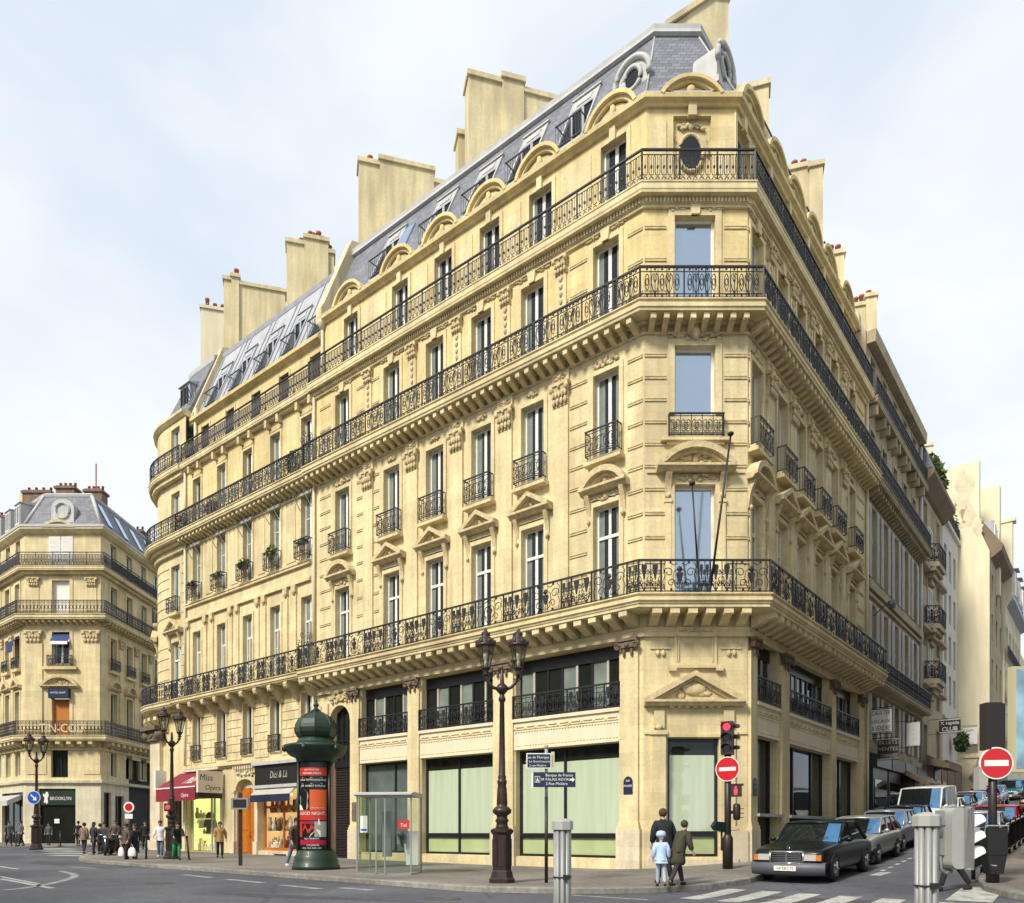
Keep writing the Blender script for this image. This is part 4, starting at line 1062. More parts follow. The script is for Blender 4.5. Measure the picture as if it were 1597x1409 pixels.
for i, c in enumerate(CB):
    window(B, FL, c - hb, c + hb, 5.45, 8.15, -.3, None, .3)
    window(B, FL, c - hb, c + hb, 9.05, 12.8, -.28, 11.6, .9, bars=2)
    window(B, FL, c - hb, c + hb, 14.6, 17.75, -.28, None, .6, bars=2)
    window(B, FL, c - hb, c + hb, 18.62, 21.5, -.28, None, .8 if i % 2 else .3, bars=1)
    m = MB(); m.box(FL, c - hb + .02, c + hb - .02, -.72, -.62, 22.62, 24.74); m.box(FL, c - .03, c + .03, -.62, -.60, 22.62, 24.74)
    for k in range(16): m.box(FL, c - hb + .08, c + hb - .08, -.62, -.605, 22.75 + k * .12, 22.80 + k * .12)
    m.build('shutter', M['shutter_dark'], B)
    balconette(B, FL, c - hb - .06, c + hb + .06, 5.45, .85, 0, .14); balconette(B, FL, c - hb - .1, c + hb + .1, 14.6, .85, 0, .4)
    m = MB()          # folding awning irons above the second-floor windows
    m.box(FL, c - hb - .1, c + hb + .1, .02, .16, 17.66, 17.8); 
    for sg in (-1, 1): m.tube([FL(c + sg * hb, .08, 17.0), FL(c + sg * hb, .55, 17.62), FL(c + sg * hb, .1, 17.72)], .022, 4)
    m.build('awning_iron', M['shutter_grey'], B)
    m = MB()          # open white leaf shutters of the tall first-floor windows
    for sg in (-1,):
        for k in range(2): m.box(FL, c - hb + .03 + k * .01, c - hb + .08 + k * .01, -.24, .16, 9.1, 11.5)
    m.build('window_leaf', M['white_paint'], B)
# plants
def leaf_clump(name, fr, u, o, z, ru, ro, rz, n, mats, seed, label, cat, group=None, size=.11, loc=None, droop=0):
    r = random.Random(seed); m = MB()
    for k in range(n):
        while True:
            x, y, q = r.uniform(-1, 1), r.uniform(-1, 1), r.uniform(-1, 1)
            if x * x + y * y + q * q < 1: break
        c = Vector(fr(u + x * ru, o + y * ro, z + q * rz - droop * x * x)); d = Vector((r.uniform(-1, 1), r.uniform(-1, 1), r.uniform(-.6, 1))).normalized(); e = d.cross(Vector((r.uniform(-1, 1), r.uniform(-1, 1), r.uniform(-1, 1)))).normalized()
        s = size * r.uniform(.6, 1.3)
        m.quad([tuple(c - d * s), tuple(c + e * s * .45), tuple(c + d * s), tuple(c - e * s * .45)], r.choice(range(len(mats))) if r.random() < .5 else 0)
    for k in range(5): m.tube([fr(u + r.uniform(-.4, .4) * ru, o, z - rz * 1.0), fr(u + r.uniform(-.7, .7) * ru, o + r.uniform(-.4, .4) * ro, z + rz * .5)], .012, 4, 0)
    ob = m.build(name, [M[x] for x in mats], None, norm=False)
    return tag(ob, label, cat, group)
G_ = 'plants on the balconies of the middle building'
for i, (lb, n, mt, rz) in enumerate((('dark trailing plant in the window box nearest the corner building', 60, ('leaf', 'leaf'), .18), ('tall bright yellow-green plant in the second window box from the corner building', 150, ('leaf_yellow', 'leaf'), .36), ('round yellow-green plant in the middle window box', 150, ('leaf_yellow', 'leaf'), .33), ('low dark plant in the fourth window box from the corner building', 70, ('leaf', 'leaf'), .22), ('scruffy plant with pale flowers in the window box next to the rotunda', 90, ('leaf', 'flower', 'leaf_yellow'), .24))):
    leaf_clump('window_box_plant', FL, CB[i], .26, 15.25 + rz * .5, .46, .2, rz, n, mt, i, lb, 'plant', G_)
leaf_clump('balcony_shrub', FL, 18.9, .4, 19.35, .45, .2, .6, 170, ('leaf', 'leaf_yellow'), 31, 'green shrub on the middle balcony against the drainpipe', 'plant', G_)
leaf_clump('balcony_shrub', FL, 29.4, .45, 19.15, .5, .25, .5, 170, ('leaf', 'flower'), 32, 'dark shrub on the middle balcony where it meets the rotunda', 'plant', G_)
leaf_clump('balcony_shrub', FL, 26.3, .45, 19.1, .7, .2, .35, 150, ('flower', 'leaf'), 33, 'reddish flowering plant on the middle balcony', 'plant', G_)
leaf_clump('balcony_shrub', FL, 29.6, 0, 23.5, .4, .2, .6, 120, ('leaf_yellow', 'leaf'), 34, 'thin pale shrub on the top balcony beside the rotunda', 'plant', G_)
# shops
mat('navy_dark', (.008, .012, .05), .8)
m = MB()
m.box(FL, 18.8, 22.5, .0, .18, 3.75, 4.85, 0); m.box(FL, 18.7, 22.6, .0, .34, 4.80, 4.96, 1); m.box(FL, 18.75, 22.55, .1, .30, 3.62, 3.78, 1)
m.text(FL, 'Dici & Là', 20.4, .19, 4.12, .5, 4, 'c', -1, .8, .2)
for a, b in ((18.7, 18.95), (22.35, 22.6)): m.box(FL, a, b, 0, .12, -.1, 3.7, 3)
m.box(FL, 18.95, 22.35, -.2, .08, -.2, .42, 3); m.box(FL, 19.9, 20.9, .08, .1, .05, .3, 0)
sf = m.build('shopfront', [M['black_plastic'], M['zinc_pale'], M['sign_white'], M['limestone_pale'], M['shutter_grey']], B)
m = MB(); m.prof(FL, [(.18, 3.62), (.5, 3.28), (.5, 3.2), (.18, 3.52)], 19.0, 22.4, 0); m.prof(FL, [(.50, 3.28), (.51, 3.28), (.51, 2.92), (.50, 2.92)], 19.0, 22.4, 1); m.build('awning', [M['shutter_grey'], M['navy_dark']], sf)
def display(par, fr, a, b, z0, z1, seed, cols, depth=1.0, back='glowing_back', n=26):
    """a shop window: back wall, floor and shelves glow as if lit, goods inside"""
    r = random.Random(seed); m = MB()
    m.quad([fr(a, -depth, z0), fr(b, -depth, z0), fr(b, -depth, z1), fr(a, -depth, z1)], 0); m.quad([fr(a, -.36, z0), fr(b, -.36, z0), fr(b, -depth, z0), fr(a, -depth, z0)], 0)
    m.quad([fr(a, -.36, z1), fr(b, -.36, z1), fr(b, -depth, z1), fr(a, -depth, z1)], 0)
    for e in (a, b): m.quad([fr(e, -.36, z0), fr(e, -depth, z0), fr(e, -depth, z1), fr(e, -.36, z1)], 0)
    for k in range(n):
        u = a + .15 + (b - a - .3) * r.random(); s = r.uniform(.05, .16); row = r.choice((0, 0, .32, .62)); z = z0 + (z1 - z0) * row; hh = r.uniform(.2, .75)
        c = r.randrange(1, len(cols) + 1)
        m.lathe(fr(u, -.45 - r.random() * .4, z), [(s * .7, 0), (s, hh * .4), (s * .5, hh * .7), (s * .6, hh)], 7, c)
    for q in (.32, .62): m.box(fr, a, b, -depth, -.5, z0 + (z1 - z0) * q - .04, z0 + (z1 - z0) * q - .005, 0)
    return m.build('shop_display', [M[back]] + [M[c] for c in cols], par)
mat('glowing_back', (.62, .50, .30), .8, emit=(1, .66, .30), es=.42); mat('glowing_back_green', (.66, .68, .28), .8, emit=(.85, .9, .35), es=.6)  # display backs and shelves glow in place of shop lighting
mat('goods_a', (.45, .30, .16), .6); mat('goods_b', (.70, .62, .5), .6); mat('goods_c', (.10, .07, .06), .6); mat('goods_d', (.3, .08, .06), .6)
mat('warm_bulb', (1, .8, .5), .5, emit=(1, .75, .4), es=5)
dp = display(sf, FL, 18.95, 22.35, .45, 3.6, 4, ('goods_a', 'goods_b', 'goods_c', 'goods_d', 'goods_b'), n=190)
m = MB()
for k in range(4): m.lump(FL, 19.4 + k * .8, -.45, 3.3, .05, .05, .05, 0, 8, 5)
m.build('shop_lights', M['warm_bulb'], sf)
f = MB()
for e in (18.95, 20.6, 22.25): f.box(FL, e, e + .1, -.36, -.28, .45, 3.6)
f.box(FL, 18.95, 22.35, -.36, -.27, .42, .6); f.box(FL, 18.95, 22.35, -.36, -.27, 2.62, 2.74)
ob = f.build('shop_window', M['wood_orange'], sf); p = MB(); p.quad([FL(18.95, -.32, .45), FL(22.35, -.32, .45), FL(22.35, -.32, 3.6), FL(18.95, -.32, 3.6)]); p.build('pane', M['shop_glass'], ob)
# orange door with carved tympanum
m = MB(); 
m.box(FL, 22.8, 24.45, -.34, -.26, -.1, 3.75); m.box(FL, 23.60, 23.66, -.26, -.22, .1, 3.75)
for a in (22.95, 23.8):
    for z0, z1 in ((.3, 1.3), (1.5, 3.5)):
        m.box(FL, a, a + .52, -.26, -.235, z0, z1); 
dr = m.build('door', M['wood_orange'], B); k = MB(); k.tube([FL(23.5, -.2, 1.1), FL(23.46, -.14, 1.25), FL(23.5, -.2, 1.4)], .03, 5); k.build('handle', M['bronze'], dr)
m = MB(); m.prism(FL, [(22.9 + .74 - .74 * math.cos(PI * k / 10), 3.7 + .45 * math.sin(PI * k / 10)) for k in range(11)], -.34, -.28); foliage_relief(m, FL, 23.62, 4.45, 1.6, .36, .06, 14, 2)
for k in range(9): m.box(FL, 22.7 + k * .22, 22.82 + k * .22, 0, .2, 4.72, 4.88)
for u in (22.55, 24.7): m.box(FL, u - .12, u + .12, 0, .1, -.1, 3.5); m.box(FL, u - .18, u + .18, 0, .16, -.1, .9); m.box(FL, u - .17, u + .17, 0, .14, 3.5, 3.62)
m.build('door_surround', M['limestone_pale'], B)
# red awning shop
m = MB(); m.box(FL, 25.8, 29.9, 0, .14, 3.4, 3.85, 0); m.text(FL, 'Opéra', 28.2, .15, 3.48, .3, 1, 'c', -1); 
for e in (25.75, 29.75): m.box(FL, e, e + .22, 0, .1, -.1, 3.4, 0)
m.box(FL, 25.9, 29.8, 0, .3, 4.82, 4.95, 0)
s2 = m.build('shopfront', [M['limestone_white'], M['carved_dark']], B)
aw = MB(); aw.prof(FL, [(.16, 4.78), (1.55, 3.86), (1.55, 3.80), (.16, 4.70)], 25.9, 30.2, 0); aw.prof(FL, [(1.55, 3.86), (1.57, 3.86), (1.57, 3.10), (1.55, 3.10)], 25.9, 30.2, 0)
for u in (25.9, 30.18): aw.prism(Fr(FL(u, 0, 0)[:2], nL, dL), [(.16, 4.7), (1.55, 3.8), (1.55, 3.12), (.16, 3.9)], 0, .02, 0)
class Slope:
    def __call__(s, u, o, z): t = (z - 3.83) / (4.74 - 3.83); return FL(u, 1.55 - 1.39 * t + o * .6, z + o)
aw.text(Slope(), 'Miss', 27.3, .05, 4.0, .62, 1, 'c', -1, 1, .3); aw.text(FL, 'Opéra', 27.0, 1.58, 3.3, .3, 1, 'c', -1, 1, .2); aw.box(FL, 25.9, 30.2, 1.571, 1.58, 3.80, 3.86, 1)
aw.build('awning', [M['awning_red'], M['sign_white']], s2)
fsg = Fr(FL(25.72, 1.65, 0)[:2], (-nL[0], -nL[1]), (-dL[0], -dL[1])); sg = MB(); sg.box(fsg, .1, 1.5, -.1, .08, 3.5, 4.68, 0); sg.text(fsg, 'Miss', .2, .085, 4.15, .48, 1, 'l', 1, .9, .15); sg.text(fsg, 'Opéra', .5, .085, 3.66, .40, 1, 'l', 1, .85, .15); sg.box(fsg, .1, 1.5, -.1, .06, 3.22, 3.49, 1)
sg.build('shop_sign', [M['goods_b'], M['black_plastic']], s2)
display(s2, FL, 25.95, 29.7, .35, 3.3, 9, ('goods_b', 'goods_a'), back='glowing_back_green', n=22)
def garment(par, fr, u, z, col, s=1.0):
    m = MB(); m.prism(fr, [(u + x * s, z + y * s) for x, y in ((-.12, 0), (-.3, -.1), (-.62, -.75), (-.48, -.85), (-.26, -.45), (-.34, -1.25), (.34, -1.25), (.26, -.45), (.48, -.85), (.62, -.75), (.3, -.1), (.12, 0))], -.75, -.6, 0); m.build('display_garment', M[col], par)
garment(s2, FL, 28.35, 2.55, 'goods_c', 1.05); garment(s2, FL, 26.7, 2.2, 'goods_c', .8); garment(s2, FL, 29.3, 2.5, 'goods_b', .7)
f = MB()
for e in (25.95, 27.2, 27.5, 29.6): f.box(FL, e, e + .1, -.36, -.28, .3, 3.35)
ob = f.build('shop_window', M['zinc_pale'], s2); p = MB(); p.quad([FL(25.95, -.32, .3), FL(29.7, -.32, .3), FL(29.7, -.32, 3.35), FL(25.95, -.32, 3.35)]); p.build('pane', M['shop_glass'], ob)
m = MB(); m.tube([FL(LB - .1, .12, z) for z in (5.2, 8.6)], .06, 8); m.tube([FL(LB - .1, .1, z) for z in (9, 18.1)], .08, 8); m.tube([FL(LB - .1, .1, z) for z in (18.6, 22.2)], .08, 8); m.tube([FL(LB - .35, -.4, z) for z in (22.6, 26)], .1, 8); m.build('drainpipe', M['cream_paint'], B)
bs = lambda px, o: base(px, o)
stack(B, (447, 475, 512, 521), (376, 373, 392), bs(447, -2.9), WL, 27, .8, pots=((470, .4), (484, .55), (489, .5), (497, .65), (504, .4), (514, .5)))
stack(B, (349, 361, 373, 445), (433, 431, 447), bs(349, -2.9), WL, 25, .7, pots=((368, .6),))

# ============================================================ rotunda building at the next corner
C_ = thing('rotunda_building', 'cream limestone building with rounded corner and curved iron balconies, left of the five-bay building', 'building', (*ptL(33), 0), fixed=True)
rc = 4.0; cen = ptL(LC, -rc)
def arc(a, r=rc): return (cen[0] + r * (math.cos(a) * nL[0] + math.sin(a) * dL[0]), cen[1] + r * (math.cos(a) * nL[1] + math.sin(a) * dL[1]))
angs = [math.radians(x) for x in (0, 8, 16, 24, 39, 47, 55, 63, 78, 86, 94, 102)]
POLY_C = [(arc(angs[-1])[0] - 8 * nL[0] * 0 + 10 * .62, arc(angs[-1])[1] + 10 * .78)] + [arc(a) for a in angs[::-1]] + [ptL(LB)]
w = MB(); orn = MB()
def fac(i):
    a, b = arc(angs[i]), arc(angs[i + 1]); L = math.hypot(b[0] - a[0], b[1] - a[1]); u = ((b[0] - a[0]) / L, (b[1] - a[1]) / L); return Fr(a, u, (-u[1], u[0])), L
spans = [(FL, LB, LC, 30.55, 31.55)]
for i in range(len(angs) - 1):
    f_, L = fac(i); spans.append((f_, 0, L, .04, L - .04) if i in (3, 7) else (f_, 0, L, None, None))
wins = []
for f_, a, b, wa, wb in spans:
    ops = [] if wa is None else [(wa, wb, 9.05, 12.6), (wa, wb, 14.3, 17.1), (wa, wb, 18.6, 21.4), (wa, wb, 22.6, 25.2)]
    if wa is not None and f_ is not FL: ops += [(wa, wb, 5.5, 7.6)]
    if f_ is FL: ops += [(30.3, 32.0, .4, 4.2)]
    w.wall(f_, a, b, -.3, 25.6, ops, 0, .3, 0)
    if wa is not None:
        c = (wa + wb) / 2
        for q, (z0, z1) in enumerate(((9.05, 12.6), (14.3, 17.1), (18.6, 21.4), (22.6, 25.2))): window(C_, f_, wa, wb, z0, z1, -.28, 11.5 if q == 0 else None, .5)
        pediment(orn, f_, c, 13.2, 1.9, .7, .36, False, 0, 3)
        for e in (wa - .1, wb + .1): console(orn, f_, e, 12.2, 13.05, .17, .22)
        w.box(f_, wa - .1, wb + .1, 0, .25, 14.1, 14.25, 0)
        balconette(C_, f_, wa - .04, wb + .04, 14.3, .85, 0, .3)
    elif f_ is not FL:
        for z0, z1, n in ((9.2, 13, 6), (14.2, 17.6, 6)):
            for k in range(n): w.box(f_, 0, b, 0, .035, z0 + (z1 - z0) * k / n, z0 + (z1 - z0) * k / n + .05, 0)
for z0, z1, n in ((9.2, 13, 6), (14.2, 17.6, 6)):
    for k in range(n): w.box(FL, LB + .05, 30.3, 0, .035, z0 + (z1 - z0) * k / n, z0 + (z1 - z0) * k / n + .05, 0); w.box(FL, 31.8, LC, 0, .035, z0 + (z1 - z0) * k / n, z0 + (z1 - z0) * k / n + .05, 0)
w.wall(Fr(POLY_C[1], ((POLY_C[0][0] - POLY_C[1][0]) / 10, (POLY_C[0][1] - POLY_C[1][1]) / 10), (-.78, .62)), 0, 10, -.3, 25.6, [], 0)
for f_, wa, wb in [(s[0], s[3], s[4]) for s in spans if s[3] is not None and s[0] is not FL]: window(C_, f_, wa, wb, 5.5, 7.6, -.28, None, 0)
w.merge(orn, 2).build('wall', [M['limestone'], M['limestone_pale'], M['carved_stone']], C_)
shop(C_, FL, 30.3, 32.0, .4, 4.2, None, blind=False, mull=(.5,))
balcony(C_, POLY_C, 8.60, 8.92, .95, ('urn', 'simple'), (.9, .9), 1.05, None, ((8.4, 8.6, .5), (8.2, 8.4, .3)))
balcony(C_, POLY_C, 18.2, 18.52, .72, ('simple',), (.9,), 1.05, None, ((18.0, 18.2, .4), (17.7, 18.0, .2)))
balcony(C_, POLY_C, 22.25, 22.58, .5, ('simple',), (.9,), 1.05, None, ((22.0, 22.25, .3),))
m = MB()
for i, a in enumerate([math.radians(x) for x in range(-4, 100, 9)]):
    p = arc(a); d = (p[0] - cen[0], p[1] - cen[1]); l = math.hypot(*d); n_ = (d[0] / l, d[1] / l); f2 = Fr(p, (-n_[1], n_[0]), n_)
    m.prof(f2, [(0, 8.2), (.8, 8.2), (.8, 8.0), (.5, 7.8), (.2, 7.4), (0, 7.3)], -.16, .16)
m.build('console', M['limestone'], C_)
m = MB(); p = arc(math.radians(12)); f2 = Fr(p, dL, nL)     # big dark carved capital and its shaft
m.box(f2, -.9, .9, -.3, .75, 7.5, 7.75, 0); m.box(f2, -.75, .75, -.3, .5, 6.9, 7.5, 0); foliage_relief(m, f2, 0, 7.2, 1.5, .5, .5, 10, 5)
for sg in (-1, 1): m.lump(f2, sg * .75, .4, 7.2, .3, .3, .3, 0, 10, 6)
m.build('capital', M['carved_dark'], C_)
m = MB(); m.box(f2, -.6, .6, -.3, .3, -.2, 6.9, 0); m.box(f2, -.75, .75, -.3, .42, -.2, .9, 0); m.build('pier', M['limestone_pale'], C_)
m = MB(); m.sweep(POLY_C, [(-.3, 25.5), (.1, 25.55), (.25, 25.7), (.25, 25.85), (-.3, 25.9)]); m.build('cornice', M['limestone'], C_)
m = MB(); m.sweep(POLY_C, [(-.1, 25.88), (-.3, 26.2), (-1.9, 29.9), (-2.6, 30.4), (-2.6, 25.9)]); roof = m.build('roof', M['slate'], C_)
m = MB(); m.sweep(POLY_C, [(-1.75, 29.6), (-1.75, 29.9), (-2.1, 30.1), (-2.1, 29.6)]); m.build('roof_coping', M['zinc_pale'], roof)
m = MB()
for k in range(11):
    f2 = Fr(ptL(LB + .2, -.7), nL, dL); a = PI * k / 10; m.tube([f2(0, 0, 26.4), f2(.95 * math.cos(a), 0, 26.4 + 1.3 * math.sin(a))], .02, 4)
m.build('roof_screen', M['iron_soft'], C_, norm=False)
f_, L = fac(3)
m = MB(); m.box(FL, 30.55, 31.65, -1.6, -.62, 26.2, 28.0); m.prof(FL, [(-.5, 28.0), (-1.8, 28.5), (-1.8, 28.0)], 30.45, 31.75); dm = m.build('dormer', M['zinc'], C_); window(dm, FL, 30.7, 31.5, 26.3, 27.8, -.61, None, 0, 'shutter_dark', name='dormer_window')
stack(C_, (313, 352), (480,), bs(313, -5.5), WL, 25, .9, 'render_pale', pots=((322, .8), (334, .5), (346, .5)))
m = MB(); f2 = Fr(ptL(31.6, 0), nL, dL); m.box(f2, .3, .95, -.08, .08, 3.85, 5.0); m.build('hanging_sign_panel', M['sign_white'], C_)
# ============================================================ building across the avenue (far left)
gi = .35
I = thing('far_corner_building', 'distant limestone corner building with grey mansard and red chimney stacks at the far left', 'building', (-35.7, 60, gi), fixed=True)
q0, q1 = (-38.7, 60.0), (-32.7, 60.0)
FIL, FIC, FIR = Fr(q0, dL, nL), Fr(q0, (1, 0), (0, -1)), Fr(q1, (0, 1), (1, 0))
POLY_I = [(q0[0] + 16 * dL[0], q0[1] + 16 * dL[1]), q0, q1, (q1[0], q1[1] + 30)]
w = MB(); orn = MB(); wl = []
IL = [1.6 + 2.2 * k for k in range(6)]; IR = [1.9 + 2.55 * k for k in range(9)]
zs = [(9.05, 12.7), (14.6, 17.2), (18.7, 21.4), (22.6, 24.9)]
for fr, lst, L in ((FIL, IL, 16), (FIR, IR, 30)):
    ops = [(c - .5, c + .5, *z) for c in lst for z in zs]
    ops += [(c - .55, c + .55, 5.9, 7.9) for c in lst]
    ops += ([(.5, 5.2, .4, 4.6), (6, 12, .4, 4.6)] if fr is FIL else [(.5, 1.6, .4, 4.6), (2.2, 3.6, .4, 4.4), (4.4, 9.6, .2, 7.6), (11, 17, .4, 4.6)])
    w.wall(fr, 0, L, -.5, 5.5, [o for o in ops if o[2] < 5.5], 0, .4, 1)
    w.wall(fr, 0, L, 5.5, 25.2, [o for o in ops if o[3] > 5.6], 0, .35, 0)
    for c in lst:
        surround(w, fr, c - .5, c + .5, *zs[0], .2, .06); surround(w, fr, c - .5, c + .5, *zs[1], .2, .06); surround(w, fr, c - .5, c + .5, *zs[2], .2, .06)
        pediment(orn, fr, c, 13.1, 1.7, .7, .35, fr is FIR, 0, int(c)); w.box(fr, c - .7, c + .7, 0, .3, 14.3, 14.5, 0)
        for q in zs: window(I, fr, c - .5, c + .5, *q, -.3, None, .4)
        window(I, fr, c - .55, c + .55, 5.9, 7.9, -.3, None, .3)
        balconette(I, fr, c - .6, c + .6, 14.6, .85, 0, .3, .02)
        capital(orn, fr, c + 1.15, 16.6, 17.4, .6, .06, 0, int(c)); w.box(fr, c + .9, c + 1.4, 0, .06, 9.1, 16.6, 0)
cx = (2.15, 3.55)
w.wall(FIC, 0, 6, -.5, 5.5, [(1.05, 4.0, .4, 4.85)], 0, .35, 1)
w.wall(FIC, 0, 6, 5.5, 25.2, [(2.05, 3.4, 5.75, 8.0), (*cx, 9.05, 12.6), (*cx, 14.75, 17.3), (*cx, 18.7, 21.4), (*cx, 22.5, 24.9)], 0, .35, 0)
for a, b in ((.02, 1.4), (4.6, 5.98)):
    w.box(FIC, a, b, 0, .10, 9.6, 16.4, 0); w.box(FIC, a, b, 0, .18, 9.05, 9.5, 0); capital(orn, FIC, (a + b) / 2, 16.4, 17.4, 1.2, .1, 0, 1); capital(orn, FIC, (a + b) / 2, 20.9, 21.6, .8, .06, 0, 1)
    w.box(FIC, a + .3, b - .3, 0, .05, 19, 20.8, 0); w.box(FIC, a + .1, b + .3 if a < 1 else b, 0, .05, 6.0, 7.9, 0)
pediment(orn, FIC, 2.85, 13.0, 3.0, .8, .4, True, 0, 9); w.box(FIC, 1.5, 4.2, 0, .3, 14.3, 14.5, 0); balconette(I, FIC, 1.9, 3.8, 14.55, .85, 0, .3, .02)
for z0, z1 in ((9.05, 12.6), (14.75, 17.3), (18.7, 21.4)): surround(w, FIC, *cx, z0, z1, .25, .06)
w.sweep(POLY_I, [(0, 5.25), (.22, 5.3), (.25, 5.5), (0, 5.55)], 1)
w.merge(orn, 2).build('wall', [M['limestone'], M['limestone_white'], M['carved_stone']], I)
window(I, FIC, 2.05, 3.4, 5.75, 8.0, -.3, None, 0, 'dark_frame'); 
m = MB(); m.box(FIC, cx[0], cx[1], -.3, -.2, 9.05, 12.0, 0); m.build('roller_blind', M['orange_blind'], I)
m = MB(); m.box(FIC, cx[0] - .1, cx[1] + .1, .02, .4, 12.0, 12.75, 0); m.text(FIC, 'HOTEL SAINT', (cx[0] + cx[1]) / 2, .41, 12.35, .2, 1, 'c'); m.build('awning', [M['sign_blue'], M['sign_white']], I)
window(I, FIC, *cx, 14.75, 16.6, -.25, None, .3)
m = MB(); m.prof(FIC, [(-.2, 17.3), (.35, 16.5), (.33, 16.45), (-.22, 17.2)], *cx, 0); m.prof(FIC, [(.36, 16.5), (.37, 16.5), (.37, 16.25), (.36, 16.25)], *cx, 1); m.build('awning', [M['navy_cloth'], M['sign_white']], I)
m = MB(); m.prof(FIL, [(-.2, 17.3), (.6, 16.6), (.6, 15.8), (.58, 15.8), (.58, 16.55), (-.22, 17.2)], IL[0] - .6, IL[0] + .6, 0); m.build('awning', M['navy_cloth'], I)
m = MB(); m.box(FIC, cx[0], cx[1], -.3, -.22, 18.7, 21.4); m.build('roller_blind', M['white_paint'], I)
m = MB()
for k in range(2):
    a = cx[0] - .25 + k * .98; m.box(FIC, a, a + .92, -.02, .05, 22.5, 24.9)
    for j in range(22): m.box(FIC, a + .1, a + .82, .05, .065, 22.6 + j * .1, 22.64 + j * .1)
m.build('shutter', M['white_paint'], I)
balcony(I, POLY_I, 8.6, 9.0, .9, ('simple',), (1.3,), 1.1, (.05, .75, 8.3, 8.59, .35, .9), ((7.9, 8.1, .1),), .022)
balcony(I, POLY_I, 18.15, 18.55, .8, ('simple',), (1.3,), 1.05, (.05, .6, 17.95, 18.14, .2, .5), None, .022)
balcony(I, POLY_I, 22.05, 22.4, .6, ('baluster',), (1.4,), 1.05, None, ((21.85, 22.05, .3),), .02)
m = MB(); m.text(FIC, 'TIN-COU', 1.7, .95, 9.2, 1.0, 0, 'l', 1, .85); m.build('sign_letters', M['limestone_white'], I)
m = MB(); m.sweep(POLY_I, [(0, 25.0), (.2, 25.1), (.45, 25.35), (.45, 25.5), (0, 25.55)])
pediment(m, FIC, 2.85, 25.5, 2.6, .55, .5, True, 0, 2)
m.build('cornice', M['limestone'], I)
m = MB(); m.sweep(POLY_I, [(.3, 25.55), (.0, 25.9), (-1.6, 28.9), (-1.6, 25.55)]); m.sweep(POLY_I, [(-1.6, 28.8), (-3.2, 29.4), (-3.2, 28), (-1.6, 28)]); roof = m.build('roof', M['slate'], I)
m = MB(); m.sweep(POLY_I, [(-1.45, 28.7), (-1.4, 28.9), (-1.7, 29.1), (-1.9, 29.05), (-1.9, 28.7)]); m.sweep(POLY_I, [(.5, 25.5), (.5, 25.7), (.25, 25.74), (.25, 25.5)])
for i, p in enumerate((q0, q1)):
    a = offset(POLY_I, 0)[1 + i]; b = offset(POLY_I, -1.6)[1 + i]; m.tube([(*a, 25.9), (*b, 28.9)], .14, 6)
m.build('roof_coping', M['zinc_pale'], roof)
slI = lambda z: -(z - 25.9) * .533
for u in IL: 
    m = MB(); m.box(FIL, u - .55, u + .55, -1.6, .0, 26.0, 27.9); m.prof(FIL, [(.1, 27.9), (-1.8, 28.4), (-1.8, 27.9)], u - .65, u + .65); d = m.build('dormer', M['zinc_pale'], I); window(d, FIL, u - .4, u + .4, 26.2, 27.7, .01, None, 0, name='dormer_window')
for u in IR[:8]:
    m = MB(); m.prof(FIR, [(slI(26.4) + .1, 26.4), (slI(28.2) + .1, 28.2), (slI(28.2), 28.2), (slI(26.4), 26.4)], u - .35, u + .35); m.build('skylight', M['glass_sky'], I)
m = MB(); m.box(FIC, 2.0, 3.8, -1.8, -.1, 25.9, 27.2, 0)
m.prism(FIC, [(2.0, 27.2)] + [(2.9 + .9 * math.cos(PI - PI * k / 12), 27.2 + .75 * math.sin(PI * k / 12)) for k in range(13)], -1.8, -.1); m.tube([FIC(2.9 + .55 * math.cos(2 * PI * k / 20), -.06, 27.0 + .6 * math.sin(2 * PI * k / 20)) for k in range(21)], .1, 5)
d = m.build('round_dormer', M['zinc_pale'], I)
for px, top, wd, mt in ((57, 764, 2.4, 'terracotta'), (101, 757, 1.6, 'terracotta'), (145, 762, 1.5, 'terracotta'), (8, 803, 1.6, 'terracotta'), (207, 825, 1.8, 'render_cream')):
    Y = 66 if px < 180 else 74; x = (px - CX) / F * Y; zt = H + (HY - top) / F * Y; fr = Fr((x, Y), (1, 0), (0, -1)); m = MB(); m.box(fr, -wd / 2, wd / 2, -1, 0, 26, zt, 0); m.box(fr, -wd / 2 - .12, wd / 2 + .12, -1.12, .12, zt - .3, zt - .1, 0)
    if mt == 'terracotta' and px in (57, 8): m.box(fr, -wd / 2 - .3, -wd / 2 - .02, -1, .02, 26, zt - .3, 1)
    ch = m.build('chimney', [mat('brick_red', (.22, .14, .105), .9, 0, .3, 4, .3, 20, streak=.2) if 'brick_red' not in M else M['brick_red'], M['render_cream']], I); p = MB(); n = 4
    for k in range(n): p.lathe((x - wd * .4 + wd * .8 * k / (n - 1), Y + .5, zt - .1), [(.12, 0), (.10, .4), (.12, .4), (.12, .5)], 8)
    if px == 145: p.tube([(x, Y + .5, zt), (x, Y + .5, zt + 2.4)], .06, 5)
    p.build('chimney_pots', M['terracotta'], ch)
